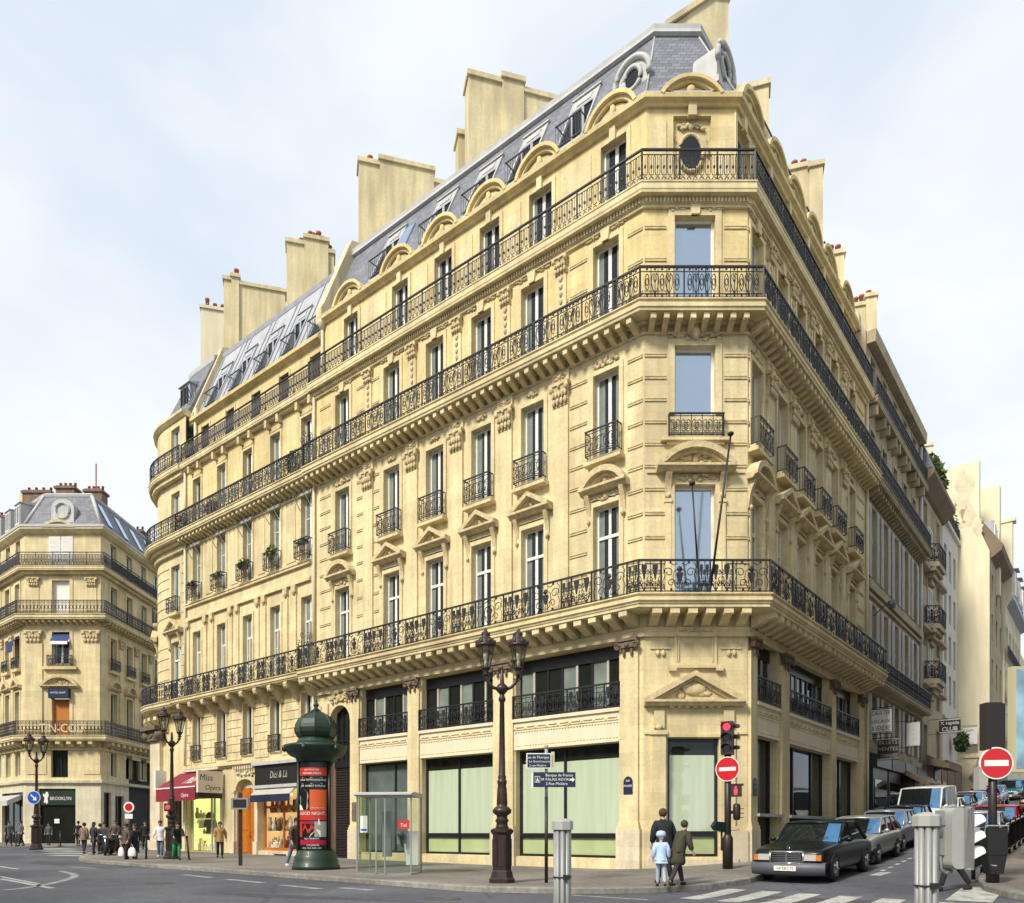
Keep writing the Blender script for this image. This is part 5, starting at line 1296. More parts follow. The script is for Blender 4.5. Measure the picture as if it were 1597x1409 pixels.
# its shops
shop(I, FIC, 1.05, 4.0, .4, 4.85, None, -.3, blind=False, mull=())
m = MB(); m.box(FIC, 1.1, 3.95, -.25, -.12, 3.55, 4.8, 0); m.text(FIC, 'BROOKLYN', 2.75, -.11, 3.95, .38, 1, 'c', 1, .85); m.prism(FIC, [(1.4 + x * .45, 3.72 + y * .45) for x, y in ((0, 0), (.3, .1), (.5, -.2), (.75, .1), (.7, .9), (.9, 1.3), (.75, 1.9), (.45, 2.0), (.2, 1.5), (-.1, 1.7), (-.15, 1.3), (.15, .9))], -.12, -.11, 1)
m.build('shop_sign', [M['green_shop'] if 'green_shop' in M else M['green_paint'], M['sign_white']], I)
m = MB(); m.box(FIC, 1.3, 3.8, -1.3, -1.2, .4, 3.5, 1); m.box(FIC, 2.2, 2.6, -.2, -.19, 2.1, 2.45, 0); m.build('shop_notice', [M['sign_white'], M['gap_dark']], I)
shop(I, FIL, .5, 5.2, .4, 4.6, None, -.3, blind=False, mull=(.3, .6)); shop(I, FIL, 6, 12, .4, 4.6, None, -.3, blind=False, mull=(.5,))
m = MB(); m.prof(FIL, [(.02, 4.4), (1.0, 3.9), (1.0, 3.5), (.02, 4.0)], .8, 5.0, 0); m.text(FIL, 'Jours', 3.0, 1.01, 3.6, .3, 1, 'c', -1); m.build('awning', [M['zinc_pale'], M['sign_white']], I)
for a, b, z in ((.5, 1.6, 4.6), (2.2, 3.6, 4.4), (11, 17, 4.6)): shop(I, FIR, a, b, .4, z, None, -.3, blind=False, mull=(.5,))
m = MB(); m.quad([FIR(4.4, -.38, .2), FIR(9.6, -.38, .2), FIR(9.6, -.38, 7.6), FIR(4.4, -.38, 7.6)]); m.build('dark_entrance', M['gap_dark'], I)  # near-black sheet stands in for the shaded depth of the entrance
for i, (x, y, z) in enumerate(((3.0, .45, 22.9), (5.5, .45, 22.9), (7.6, .5, 22.9))):
    leaf_clump('balcony_shrub', FIR, 7 + x * 1.2, y, z, .7, .3, .7, 90, ('flower', 'leaf') if i != 1 else ('leaf', 'flower'), 50 + i, ('reddish plant on the far left building, nearest its corner', 'green plant, middle of three on the top balcony of the far left building', 'dark red plant on the far left building, nearest the rotunda')[i], 'plant', 'plants on the far left building', .2)

# ============================================================ the rising street on the right
def simple_block(name, label, fr, u0, u1, zt, cols, rows, wallm, wd=.9, frame='white_paint', zb=-.3, depth=9, glass_='glass_dark', sur=True):
    t = thing(name, label, 'building', fr((u0 + u1) / 2, 0, 0), fixed=True)
    w = MB(); ops = [(c - wd / 2, c + wd / 2, a, b) for c in cols for a, b in rows]
    w.wall(fr, u0, u1, zb, zt, ops, 0, .28, 0)
    w.box(fr, u0 + .02, u1 - .02, -depth, -.45, zb, zt - .02, 0)
    for e in (u0, u1): w.quad([fr(e, 0, zb), fr(e, -.46, zb), fr(e, -.46, zt), fr(e, 0, zt)], 0)
    if sur:
        for o in ops: surround(w, fr, o[0], o[1], o[2], o[3], .14, .04)
    w.build('wall', M[wallm], t)
    for o in ops: window(t, fr, *o, -.24, None, .4, frame)
    return t
# --- house with rows of open pale shutters
cD = [16.2 + 2.42 * k for k in range(5)]
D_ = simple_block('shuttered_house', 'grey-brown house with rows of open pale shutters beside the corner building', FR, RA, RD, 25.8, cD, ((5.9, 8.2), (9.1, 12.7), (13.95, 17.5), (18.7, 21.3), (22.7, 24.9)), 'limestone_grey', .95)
for c in cD:
    for z0, z1 in ((5.9, 8.2), (9.1, 12.7), (13.95, 17.5)):
        for sg in (-1, 1):
            m = MB(); a = c + sg * .76; m.box(FR, a - .27, a + .27, .06, .11, z0, z1, 0)
            for k in range(int((z1 - z0) / .11) - 2): m.box(FR, a - .21, a + .21, .11, .122, z0 + .1 + k * .11, z0 + .15 + k * .11, 0)
            m.box(FR, a - .24, a + .24, .122, .13, z0 + (z1 - z0) * .48, z0 + (z1 - z0) * .52, 0)
            m.build('shutter', M['shutter_grey'], D_)
PD = [ptR(RA + .2), ptR(RD)]
m = MB()
for z0, z1, o in ((13.0, 13.15, .12), (13.3, 13.7, .2), (8.3, 8.5, .2), (25.2, 25.8, .4), (5.3, 5.6, .15)): m.sweep(PD, [(0, z0), (o, z0), (o * 1.1, z1), (0, z1)])
for c in cD:
    for e in (-.8, .8): m.box(FR, c + e - .1, c + e + .1, 0, .45, 21.7, 22.2)
m.build('cornice', M['limestone_grey'], D_)
balcony(D_, PD, 8.5, 8.8, .7, ('simple',), (1.2,), 1.0, None, None, .02, 'limestone_grey'); balcony(D_, PD, 18.2, 18.5, .7, ('simple',), (1.2,), 1.0, (.05, .5, 17.95, 18.19, .2, .5), None, .02, 'limestone_grey'); balcony(D_, PD, 22.25, 22.55, .5, ('simple',), (1.2,), 1.0, None, None, .02, 'limestone_grey')
m = MB(); m.sweep(PD, [(-.1, 25.8), (-.2, 26.2), (-2.2, 29.4), (-2.2, 25.8)]); m.build('roof', M['zinc'], D_)
m = MB()
for a, b, c in ((15.3, 18.2, 0), (18.5, 21.4, 1), (21.7, 24.4, 2), (24.7, 27.3, 0)):
    m.box(FR, a, b, .0, .25, .4, 5.0, c); m.box(FR, a + .25, b - .25, .25, .28, 1.6, 4.0, 3); m.box(FR, a - .05, b + .05, .0, .45, 4.6, 5.2, c)
m.build('shopfront', [M['green_dark'], M['brown_plastic'], M['dark_frame'], M['glass_shop']], D_)
m = MB(); m.prof(FR, [(.3, 4.9), (1.6, 4.1), (1.6, 3.85), (1.55, 3.85), (.3, 4.6)], 21.6, 27.4); m.build('awning', M['carved_dark'], D_)
m = MB(); m.tube([FR(RD - .15, .12, z) for z in (5, 25)], .09, 8); m.build('drainpipe', M['zinc_pale'], D_)
stack(D_, (1330, 1350, 1367), (474, 461), base(1330, -2.5, P1, dR, nR), WR, 24, .6, pots=((1336, .5), (1345, .6), (1356, .4)))
m = MB(); p = base(1322, -3, P1, dR, nR); fr = Fr(p, (1, 0), (0, -1))
m.tube([fr(0, 0, 27), fr(0, 0, 33)], .03, 4)
for k in range(4): m.tube([fr(-.9, 0, 31 + k * .5), fr(.6, 0, 31.2 + k * .5)], .018, 4)
m.build('aerial', M['iron_soft'], D_)
# --- dark house with bowed balconies
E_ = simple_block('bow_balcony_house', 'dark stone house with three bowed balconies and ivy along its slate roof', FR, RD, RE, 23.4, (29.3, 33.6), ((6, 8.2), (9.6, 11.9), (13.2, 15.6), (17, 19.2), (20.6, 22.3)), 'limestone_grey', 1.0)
for z in (10.8, 14.3, 18.2):
    c = 30.7; pl = [FR(c + 1.6, 0, 0)[:2], FR(c + 1.05, .75, 0)[:2], FR(c - 1.05, .75, 0)[:2], FR(c - 1.6, 0, 0)[:2]][::-1]
    m = MB(); n = len(pl)
    vs = [(*p, z) for p in pl] + [(*p, z + .3) for p in pl]; m.add(vs, [(0, 1, 2, 3), (4, 5, 6, 7), (0, 1, 5, 4), (1, 2, 6, 5), (2, 3, 7, 6), (3, 0, 4, 7)])
    for k, (s, h) in enumerate(((.85, .25), (.6, .3), (.35, .35))):
        zz = z - sum((.25, .3, .35)[:k + 1]); m.box(FR, c - 1.45 * s, c + 1.45 * s, 0, .7 * s, zz, zz + h)
    ob = m.build('balcony', M['limestone_grey'], E_); r = MB(); railing(r, pl, z + .3, 1.1, ('scroll',), (1.3,), .024); r.build('railing', M['iron'], ob, norm=False)
    window(E_, FR, c - .6, c + .6, z + .3, z + 2.8, .02, None, .3)
    m = MB(); m.sweep([ptR(RD + .1), ptR(RE)], [(0, z - .3), (.3, z - .2), (.3, z), (0, z)]); m.build('string_course', M['limestone_grey'], E_)
PE = [ptR(RD + .1), ptR(RE)]
m = MB(); m.sweep(PE, [(0, 22.7), (.2, 22.8), (.8, 23.4), (.8, 23.7), (0, 23.75)]); m.build('cornice', M['render_brown'], E_)
m = MB(); m.sweep(PE, [(.7, 23.75), (.1, 25.6), (-3, 27), (-3, 23.75)]); m.build('roof', M['slate'], E_)
leaf_clump('roof_ivy', FR, 32.2, .1, 25.3, 3.4, .5, .55, 500, ('leaf', 'leaf_yellow'), 71, 'ivy growing along the eaves of the dark house with bowed balconies', 'plant', None, .22, droop=.2)
m = MB()
for a, b, c in ((28, 30.4, 0), (30.8, 33, 1), (33.3, 35.2, 0)): m.box(FR, a, b, 0, .3, 1.2, 5.6, c); m.box(FR, a + .2, b - .2, .3, .33, 2.4, 4.8, 2)
m.prof(FR, [(.3, 6.2), (1.5, 5.6), (1.5, 5.3), (.3, 5.6)], 28.2, 33, 0)
m.build('shopfront', [M['render_brown'], M['dark_frame'], M['glass_shop']], E_)
stack(E_, (1424, 1441, 1454), (692, 694), base(1424, -3, P1, dR, nR), WR, 22, .8, 'limestone_white', pots=((1430, .5), (1437, .9)))
# --- white plain house
F_ = simple_block('white_house', 'narrow white rendered house with small plain windows, past the bowed balconies', FR, RE, RF, 23.4, (36.5, 38.4, 40.3), ((10.6, 12.7), (13.5, 15.6), (16.5, 18.6), (19.5, 21.8)), 'render_white', .95, 'shutter_grey', sur=False)
m = MB(); m.box(FR, RE, RF, 0, .2, 23.2, 23.45); m.box(FR, RE, RF, 0, .15, 9.4, 9.6); m.build('cornice', M['render_white'], F_)
m = MB(); railing(m, [ptR(RE + .1, .1), ptR(RF, .1)], 23.45, .9, ('bars',), (1.2,), .02); m.build('roof_railing', M['iron_soft'], F_, norm=False)
m = MB()
for a, b in ((35.6, 38.4), (38.7, 41.6)): m.box(FR, a, b, 0, .3, 1.8, 6.4); 
m.build('shopfront', M['carved_dark'], F_)
leaf_clump('potted_tree', FR, 38.6, .7, 7.9, .7, .5, .8, 240, ('leaf', 'leaf'), 72, 'dark bushy plant hanging over the shopfronts of the white house', 'plant', None, .2)
leaf_clump('roof_plant', FR, 40.8, -.2, 24.5, .4, .4, .9, 70, ('leaf', 'leaf_yellow'), 73, 'tall potted plant on the roof terrace of the white house', 'plant', None, .25)
# --- blind gable wall and the houses after it
gp = ptR(RF); FG = Fr(gp, nR, (-dR[0], -dR[1])); g1 = (gp[0] + 2.05 * nR[0], gp[1] + 2.05 * nR[1]); FGS = Fr(g1, dR, nR)
Gb = thing('blind_gable_house', 'tall pale house showing a bare cream gable wall with flaking render across the street', 'building', (*gp, 3), fixed=True)
m = MB(); m.prism(FG, [(-7, -.3), (2.05, -.3), (2.05, 22.4), (1.4, 24.2), (1.4, 29.4), (-1.2, 29.4), (-1.2, 30.2), (-2.4, 30.2), (-2.4, 28.6), (-7, 28.6)], -.5, 0, 0); m.build('gable_wall', M['render_pale'], Gb)
r = random.Random(5); m = MB()
for (u, z, a, b) in ((.4, 27.3, .6, 1.7), (-.6, 26.4, .45, .9), (.7, 25.4, .5, .7), (1.35, 24.3, .3, .6), (.2, 24.8, .35, .3), (.3, 6.3, 1.4, 1.2), (1.4, 5.2, .6, 1.6)):
    n = 26; m.prism(FG, [(u + a * (1 + .35 * r.uniform(-1, 1)) * math.cos(2 * PI * k / n), z + b * (1 + .35 * r.uniform(-1, 1)) * math.sin(2 * PI * k / n)) for k in range(n)], 0, .008)
m.build('flaked_render', M['render_flaked'], Gb)
m = MB(); m.box(FG, -4, 2.05, 0, .02, 1, 4.6); m.box(FG, .3, 2.1, 0, .1, 7.0, 7.2); m.build('dado', M['render_cream'], Gb)
cols = (1.6, 4.2, 6.6); w = MB(); ops = [(c - .45, c + .45, a, b) for c in cols for a, b in ((9, 11), (12.5, 14.6), (16, 18), (19.2, 21))]
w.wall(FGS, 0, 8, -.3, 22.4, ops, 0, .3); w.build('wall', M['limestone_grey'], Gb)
for o in ops: window(Gb, FGS, *o, -.24, None, .3)
PG = [ptR(RF + .55, 2.05), ptR(RF + 8, 2.05)]
m = MB(); m.sweep(PG, [(0, 22.0), (.7, 22.5), (.8, 22.9), (-1.2, 26), (-1.2, 22)]); m.build('roof', M['render_brown'], Gb)
m = MB(); m.box(FGS, .5, 7.5, 0, .4, 1, 7.5); m.build('shopfront', M['brown_plastic'], Gb)
for k, u in enumerate((.6, 3.0)):
    m = MB(); m.box(FGS, u + .4, u + 1.5, -1.6, .15, 22.9, 25.0); d = m.build('dormer', M['zinc'], Gb); window(d, FGS, u + .5, u + 1.4, 23.1, 24.8, .16, None, 0, name='dormer_window')
m = MB(); m.box(FG, .9, 2.3, -4.5, -3.7, 20, 28.6); m.build('chimney', M['render_pale'], Gb)
FH = Fr(ptR(RF + 8, 2.2), dR, nR)
Hh = simple_block('mansard_house', 'pale house with grey mansard and projecting dormers beyond the bare gable', FH, 0, 13, 20.6, (1.4, 3.8, 6.2, 8.6, 11), ((9, 11.4), (12.6, 15), (16.2, 18.6)), 'limestone_white', .9)
FHg = Fr(ptR(RF + 8, 2.2), nR, (-dR[0], -dR[1])); m = MB(); m.prism(FHg, [(-5, 10), (.0, 10), (0, 20), (.55, 21), (.55, 27), (-5, 27)], -.6, .01); m.box(FHg, -1, .75, -.8, .1, 27, 27.3); m.build('party_wall', M['render_pale'], Hh)
PH = [ptR(RF + 8.7, 2.2), ptR(RF + 21, 2.2)]
m = MB(); m.sweep(PH, [(0, 20.4), (.6, 20.7), (.6, 21), (-.4, 24.5), (-2, 25), (-2, 20.4)]); m.build('roof', M['zinc'], Hh)
for u in (2, 5, 8): 
    m = MB(); m.box(FH, u, u + 1.2, -1.4, .5, 21.2, 23.6); m.prof(FH, [(.8, 23.6), (-1.4, 24), (-1.4, 23.6)], u - .15, u + 1.35); d = m.build('dormer', M['zinc_pale'], Hh); window(d, FH, u + .1, u + 1.1, 21.4, 23.4, .51, None, 0, name='dormer_window')
m = MB()
for z in (8.6, 12.2, 15.8): railing(m, [ptR(RF + 8, 2.45), ptR(RF + 21, 2.45)], z, 1.0, ('simple',), (1.5,), .025)
m.build('railing', M['iron'], Hh, norm=False)
FJ = Fr(ptR(RF + 21, 2.0), dR, nR)
simple_block('far_house', 'small pale house at the far end of the right-hand street', FJ, 0, 16, 19, (2, 5, 8, 11, 14), ((8, 10.4), (12, 14.4), (15.5, 17.6)), 'render_pale', 1.0)
# street signs hung from the facades
def hang_sign(u, o0, o1, z0, z1, lines, bg, fg, label, double=True, sizes=None, bracket=True):
    m = MB(); fr = Fr(FR(u, 0, 0)[:2], nR, (-dR[0], -dR[1]))
    m.box(fr, o0, o1, -.06, .06, z0, z1, 0); m.box(fr, o0, o1, .06, .065, z1 - .03, z1, 1); m.box(fr, o0, o1, .06, .065, z0, z0 + .03, 1)
    n = max(1, len(lines))
    for k, s in enumerate(lines):
        h = (z1 - z0) / n; sz = h * (.8 if not sizes else sizes[k]); m.text(fr, s, (o0 + o1) / 2, .07, z1 - h * (k + 1) + h * .22, sz, 1, 'c', 1, min(1, (o1 - o0) * .92 / max(.01, (text_mesh(s)[3] - text_mesh(s)[2]) * sz)))
    if bracket: m.tube([fr(0, 0, z1 + .08), fr(o1, 0, z1 + .08)], .02, 4, 2); m.tube([fr(0, 0, z0 - .06), fr(o1, 0, z0 - .06)], .02, 4, 2)
    ob = m.build('hanging_sign', [M[bg], M[fg], M['iron']], None, norm=False); return tag(ob, label, 'shop sign', 'signs hung over the right-hand street')
GS = G(*ptR(17, 2))
hang_sign(15.6, .1, 1.0, 6.25, 7.4, ('CAUX TER', 'LOCAUX', 'A VENDRE'), 'sign_white', 'sign_blue', 'white board lettered A VENDRE hung beside the corner building', sizes=(.8, .6, .9))
hang_sign(16.0, .3, 1.25, 5.0, 5.95, ('BILLETS', 'VENTES', 'MONNAIES'), 'black_plastic', 'shutter_grey', 'black board with three lines of grey lettering just under the white A VENDRE board')
hang_sign(21.5, .5, 1.15, 6.1, 7.4, ('~', '===', '===', '===', '=='), 'sign_white', 'shutter_grey', 'small upright cream sign with faint lines below a little lamp, above the dark awning', sizes=(.5, .4, .4, .4, .4))
hang_sign(30.5, .6, 1.8, 7.75, 8.55, ('X rapide', 'CLUB'), 'brown_plastic', 'sign_white', 'dark brown board lettered CLUB over the street', sizes=(.75, .9))
hang_sign(RF - .6, .45, 1.35, 7.95, 9.3, ('KARO', '', 'Chinois'), 'sign_white', 'black_plastic', 'white upright board with dark emblem on the bare gable wall', sizes=(.4, .5, .3), bracket=True)
# projecting flood lamp
m = MB(); m.tube([FR(16.0, .1, 12.1), FR(16.1, .8, 12.75)], .03, 5); m.lathe(FR(16.1, .9, 12.5), [(.02, .26), (.14, .22), (.2, 0), (.18, -.04)], 10); m.box(FR, 15.95, 16.25, .75, 1.05, 12.4, 12.5)
tag(m.build('wall_lamp', M['iron_soft']), 'dark lamp on a slanting arm projecting from the shuttered house', 'lamp')

# ---- unseen houses behind and beside the viewpoint, added for window reflections and shade
def across(name, label, fr, L, zt, wm, st=2.5):
    cols = [1.5 + st * k for k in range(int((L - 2) / st))]; t = thing(name, label, 'building', fr(L / 2, 0, 0), fixed=True); w = MB()
    ops = [(c - .55, c + .55, a, a + 2.5) for c in cols for a in (5.2, 8.8, 12.4, 16)] + [(c - .9, c + .9, .5, 3.9) for c in cols]
    ops = [o for o in ops if o[3] < zt - .5]
    w.wall(fr, 0, L, -.5, zt, ops, 0, .3); w.box(fr, .02, L - .02, -10, -.35, -.5, zt - .02)
    for z in (4.4, 8.2, 15.3): w.box(fr, 0, L, 0, .5, z, z + .25)
    w.box(fr, 0, L, 0, .5, zt - .3, zt); w.build('wall', M[wm], t)
    g = MB(); f = MB()
    for a, b, c, d in ops:
        g.quad([fr(a, -.25, c), fr(b, -.25, c), fr(b, -.25, d), fr(a, -.25, d)]); f.box(fr, (a + b) / 2 - .05, (a + b) / 2 + .05, -.25, -.2, c, d)
    g.build('window_panes', M['glass_dark'], t); f.build('window_bars', M['white_paint'], t)
    m = MB(); m.prof(fr, [(-.1, zt), (-2, zt + 3), (-8, zt + 4), (-8, zt)], 0, L); m.build('roof', M['zinc'], t)
OA = 40.0
def rev(t0, t1, o): p = ptL(t1, o); return Fr(p, (-dL[0], -dL[1]), (-nL[0], -nL[1]))
across('unseen_avenue_house', 'unseen limestone house across the avenue behind the viewpoint', rev(2, 30, OA), 28, 19.5, 'limestone_grey')
across('unseen_avenue_house', 'second unseen limestone house across the avenue behind the viewpoint', rev(30.5, 62, OA), 31.5, 21, 'limestone_grey')
across('unseen_avenue_house', 'third unseen limestone house across the avenue, farthest to the left of the viewpoint', rev(62.5, 120, OA), 57.5, 21, 'limestone_grey')
across('unseen_side_house', 'unseen limestone house across the side street from the corner building, right of the viewpoint', Fr(ptR(27, 11.2), (-dR[0], -dR[1]), (-nR[0], -nR[1])), 32, 17.5, 'limestone_grey')  # occluder added to darken the corner building's side-street front
# ============================================================ ground
def grid_mesh(name, xs, ys, m, dz=0):
    mb = MB(); nx, ny = len(xs), len(ys)
    mb.add([(x, y, G(x, y) + dz) for y in ys for x in xs], [(j * nx + i, j * nx + i + 1, (j + 1) * nx + i + 1, (j + 1) * nx + i) for j in range(ny - 1) for i in range(nx - 1)], 0, True)
    return structure(mb.build(name, M[m], norm=False))
def rng(a, b, s): n = int(round((b - a) / s)); return [a + (b - a) * k / n for k in range(n + 1)]
xs = [-600, -300, -150, -90] + rng(-60, -20, 2) + rng(-19, 20, .75) + rng(22, 80, 2) + [100, 150, 300, 600]
ys = [-300, -100, -40, -15] + rng(-5, 8, 1.5) + rng(8.5, 45, .75) + rng(47, 100, 2) + [115, 130, 160, 220, 400, 800]
grid_mesh('road', xs, ys, 'asphalt')
def strip(name, rows, m, dz, kind=True):
    """lofted surface between matching rows of ground points, following the ground"""
    mb = MB(); n = len(rows[0])
    vs = [(p[0], p[1], G(*p) + dz) for r in rows for p in r]
    mb.add(vs, [(i * n + k, i * n + k + 1, (i + 1) * n + k + 1, (i + 1) * n + k) for i in range(len(rows) - 1) for k in range(n - 1)], 0)
    ob = mb.build(name, M[m], norm=False); return structure(ob) if kind else ob
def lerp(a, b, t): return (a[0] + (b[0] - a[0]) * t, a[1] + (b[1] - a[1]) * t)
def resample(pl, step):
    out = [pl[0]]
    for a, b in zip(pl[:-1], pl[1:]):
        L = math.hypot(b[0] - a[0], b[1] - a[1]); n = max(1, int(L / step))
        out += [lerp(a, b, (k + 1) / n) for k in range(n)]
    return out
def resample_n(pl, n):
    d = [0]
    for a, b in zip(pl[:-1], pl[1:]): d.append(d[-1] + math.hypot(b[0] - a[0], b[1] - a[1]))
    out = []
    for k in range(n + 1):
        t = d[-1] * k / n; i = max(j for j in range(len(d)) if d[j] <= t + 1e-9); i = min(i, len(pl) - 2)
        out.append(lerp(pl[i], pl[i + 1], (t - d[i]) / max(1e-9, d[i + 1] - d[i])))
    return out
# kerb line of the corner pavement: along the avenue, round the corner, up the side street
fil = [(-.9, 17.55), (.6, 17.15), (2.0, 17.05), (3.4, 17.3), (4.7, 17.9), (5.9, 18.9)]
kerb = [ptL(37, 1.5), ptL(31, 5.0), ptL(26, 7.3), ptL(23.6, 7.95), ptL(21, 8.0), ptL(16, 8.0)]
# where the avenue kerb meets the rounded corner
kerb += [lerp(ptL(16, 8.0), fil[0], .5)] + fil + [ptR(-4.2, 2.25), ptR(0, 1.95), ptR(6, 1.6), ptR(20, 1.5), ptR(60, 1.5)]
inner = [ptL(37, -3), ptL(31, -.2), ptL(26, -.2), ptL(22, -.2), ptL(16, -.2), ptL(9, -.2), ptL(4, -.2), ptL(1, -.2), (P0[0], P0[1] + .2), (5.5, 25.2), (P1[0], P1[1] + .2), ptR(.8, -.2), ptR(3, -.2), ptR(8, -.2), ptR(24, -.2), ptR(60, -.2)]
N = 130; ko, ki = resample_n(kerb, N), resample_n(inner, N)
KH = .135
def kerb_set(name, ko, ki, rows=8):
    edge = [lerp(a, b, min(.9, .30 / max(.31, math.hypot(b[0] - a[0], b[1] - a[1])))) for a, b in zip(ko, ki)]
    strip(name, [[lerp(a, b, k / rows) for a, b in zip(edge, ki)] for k in range(rows + 1)], 'pavement', KH)
    mb = MB(); n = len(ko)
    vs = [(*p, G(*p) - .05) for p in ko] + [(*p, G(*p) + KH - .02) for p in ko] + [(*lerp(p, q, .08), G(*p) + KH + .003) for p, q in zip(ko, edge)] + [(*lerp(p, q, 1.02), G(*q) + KH + .003) for p, q in zip(ko, edge)]
    mb.add(vs, [(r * n + k, r * n + k + 1, (r + 1) * n + k + 1, (r + 1) * n + k) for r in range(3) for k in range(n - 1)], 0)
    structure(mb.build('kerb', M['granite'], norm=False))
    g = [(p[0] + (p[0] - q[0]) * .5, p[1] + (p[1] - q[1]) * .5) for p, q in zip(ko, edge)]
    strip('gutter', [g, ko], 'granite_dark', .004)
kerb_set('pavement', ko, ki)
# far pavement under the left building
far_k = [(-60, 76), (-48, 64), (-41, 57.2), (-36, 55.2), (-32, 55), (-29.6, 57), (-29.2, 62), (-29.2, 95)]
far_i = [(-60, 80), (-49, 68.6), (-42, 62.8), (-38.7, 60.2), (-35, 60.2), (-32.9, 60.2), (-32.9, 66), (-32.9, 95)]
kerb_set('pavement', resample_n(far_k, 50), resample_n(far_i, 50), 4)
# right-hand pavement with the fence
rk = [(8.5, 4.0), (9.6, 9), (10.2, 13.2), ptR(-6.2, 7.7), ptR(-5, 7.2), ptR(-3, 6.9), ptR(5, 6.7), ptR(20, 6.6), ptR(70, 6.6)]
ri = [(16, 0), (17.5, 7), (18.5, 11), (19, 13), ptR(-5.5, 12), ptR(-3, 12), ptR(5, 12), ptR(20, 10.5), ptR(70, 10.5)]
kerb_set('pavement', resample_n(rk[::-1], 70), resample_n(ri[::-1], 70), 5)
# pavement the camera stands on, where the traffic posts are planted
kerb_set('pavement', resample_n([(5.2, 6.6), (1.5, 7.9), (-3, 8.0), (-12, 7.8)], 20), resample_n([(6.4, 0), (1.5, 0), (-3, 0), (-12, 0)], 20), 4)
# ---- painted markings (thin sheets)
def paint(name, quads, m='paint_line', dz=.006):
    mb = MB()
    for q in quads:
        (a, b, c, d) = q; n = 5
        for k in range(n):
            t0, t1 = k / n, (k + 1) / n
            pts = [lerp(a, b, t0), lerp(a, b, t1), lerp(d, c, t1), lerp(d, c, t0)]; mb.quad([(*p, G(*p) + dz) for p in pts])
    return structure(mb.build(name, M[m], norm=False))
def line(a, b, w):
    dx, dy = b[0] - a[0], b[1] - a[1]; l = math.hypot(dx, dy); n = (-dy / l * w / 2, dx / l * w / 2)
    return ((a[0] + n[0], a[1] + n[1]), (b[0] + n[0], b[1] + n[1]), (b[0] - n[0], b[1] - n[1]), (a[0] - n[0], a[1] - n[1]))
def gp_(px, py, z=0):
    Y = F * (H - z) / (py - HY); return ((px - CX) / F * Y, Y)
z_ = []
for k in range(8):        # crossing at the mouth of the side street
    b0 = ptR(-7.2 - .1 * k, 2.6 + k * .86); z_.append(line(b0, (b0[0] - dR[0] * 2.6, b0[1] - dR[1] * 2.6), .46))
paint('crosswalk', z_)
paint('crosswalk', [line((x_ - 1.35, y_ + .28), (x_ + 1.35, y_ - .28), 1.05) for x_, y_ in (lerp((-31.2, 51.6), (-23.4, 40.4), k / 4) for k in range(5))], 'paint_line', .012)
paint('road_marking', [line(gp_(880, 1396), gp_(1010, 1404), .12), line(gp_(0, 1371), gp_(82, 1386), .16), line(gp_(0, 1367.5), gp_(60, 1379), .12), line(gp_(0, 1352), gp_(28, 1356), .15)])
paint('road_marking', [line(gp_(110, 1352.5), gp_(150, 1355), .22), line(gp_(285, 1364.5), gp_(330, 1369.5), .25), line(gp_(355, 1372), gp_(412, 1377.5), .25), line(gp_(440, 1381), gp_(500, 1387), .25), line(gp_(530, 1385), gp_(580, 1389), .3)], 'paint_worn')
cv = [gp_(x, y) for x, y in ((5, 1389), (35, 1386), (70, 1380.5), (95, 1375), (112, 1370), (118, 1366), (112, 1363), (95, 1359))]
paint('road_marking', [line(a, b, .22) for a, b in zip(cv[:-1], cv[1:])], 'paint_worn')
paint('road_marking', [line(ptR(-1.2 + k * 1.0, 4.35 - .02 * k), ptR(-.75 + k * 1.0, 4.34 - .02 * k), .12) for k in range(24)])
paint('road_marking', [line(ptR(-2.6, 4.5), ptR(-1.5, 4.55), .3)])
paint('road_marking', [line(gp_(1510, 1402, .1), gp_(1535, 1388, .1), .8)])

paint('road_patch', [(gp_(330, 1392), gp_(520, 1399), gp_(640, 1406.5), gp_(400, 1400)), (gp_(60, 1345), gp_(120, 1347.5), gp_(100, 1351), gp_(40, 1348))], 'asphalt_patch', .003)
paint('road_patch', [(ptR(2, 5.0), ptR(7.5, 4.9), ptR(7.5, 5.7), ptR(2, 5.8)), (ptR(-9.5, 3.2), ptR(-8.2, 3.1), ptR(-8.0, 6), ptR(-9.2, 6.1))], 'asphalt_patch', .003)
for (px_, py_) in ((250, 1378), (690, 1402)):
    x_, y_ = gp_(px_, py_, .0 if px_ < 1000 else .35); mb = MB()
    mb.lathe((x_, y_, G(x_, y_) + .002), [(.38, 0), (.38, .008), (.33, .008), (.33, .004), (.0, .004)], 24, 0, False); structure(mb.build('manhole_cover', M['granite_dark']))
# ============================================================ street furniture
def gz(x, y, pav=True): return G(x, y) + (KH if pav else 0)
def place(px, Y, pav=True): x, y = at(px, Y); return (x, y, gz(x, y, pav))
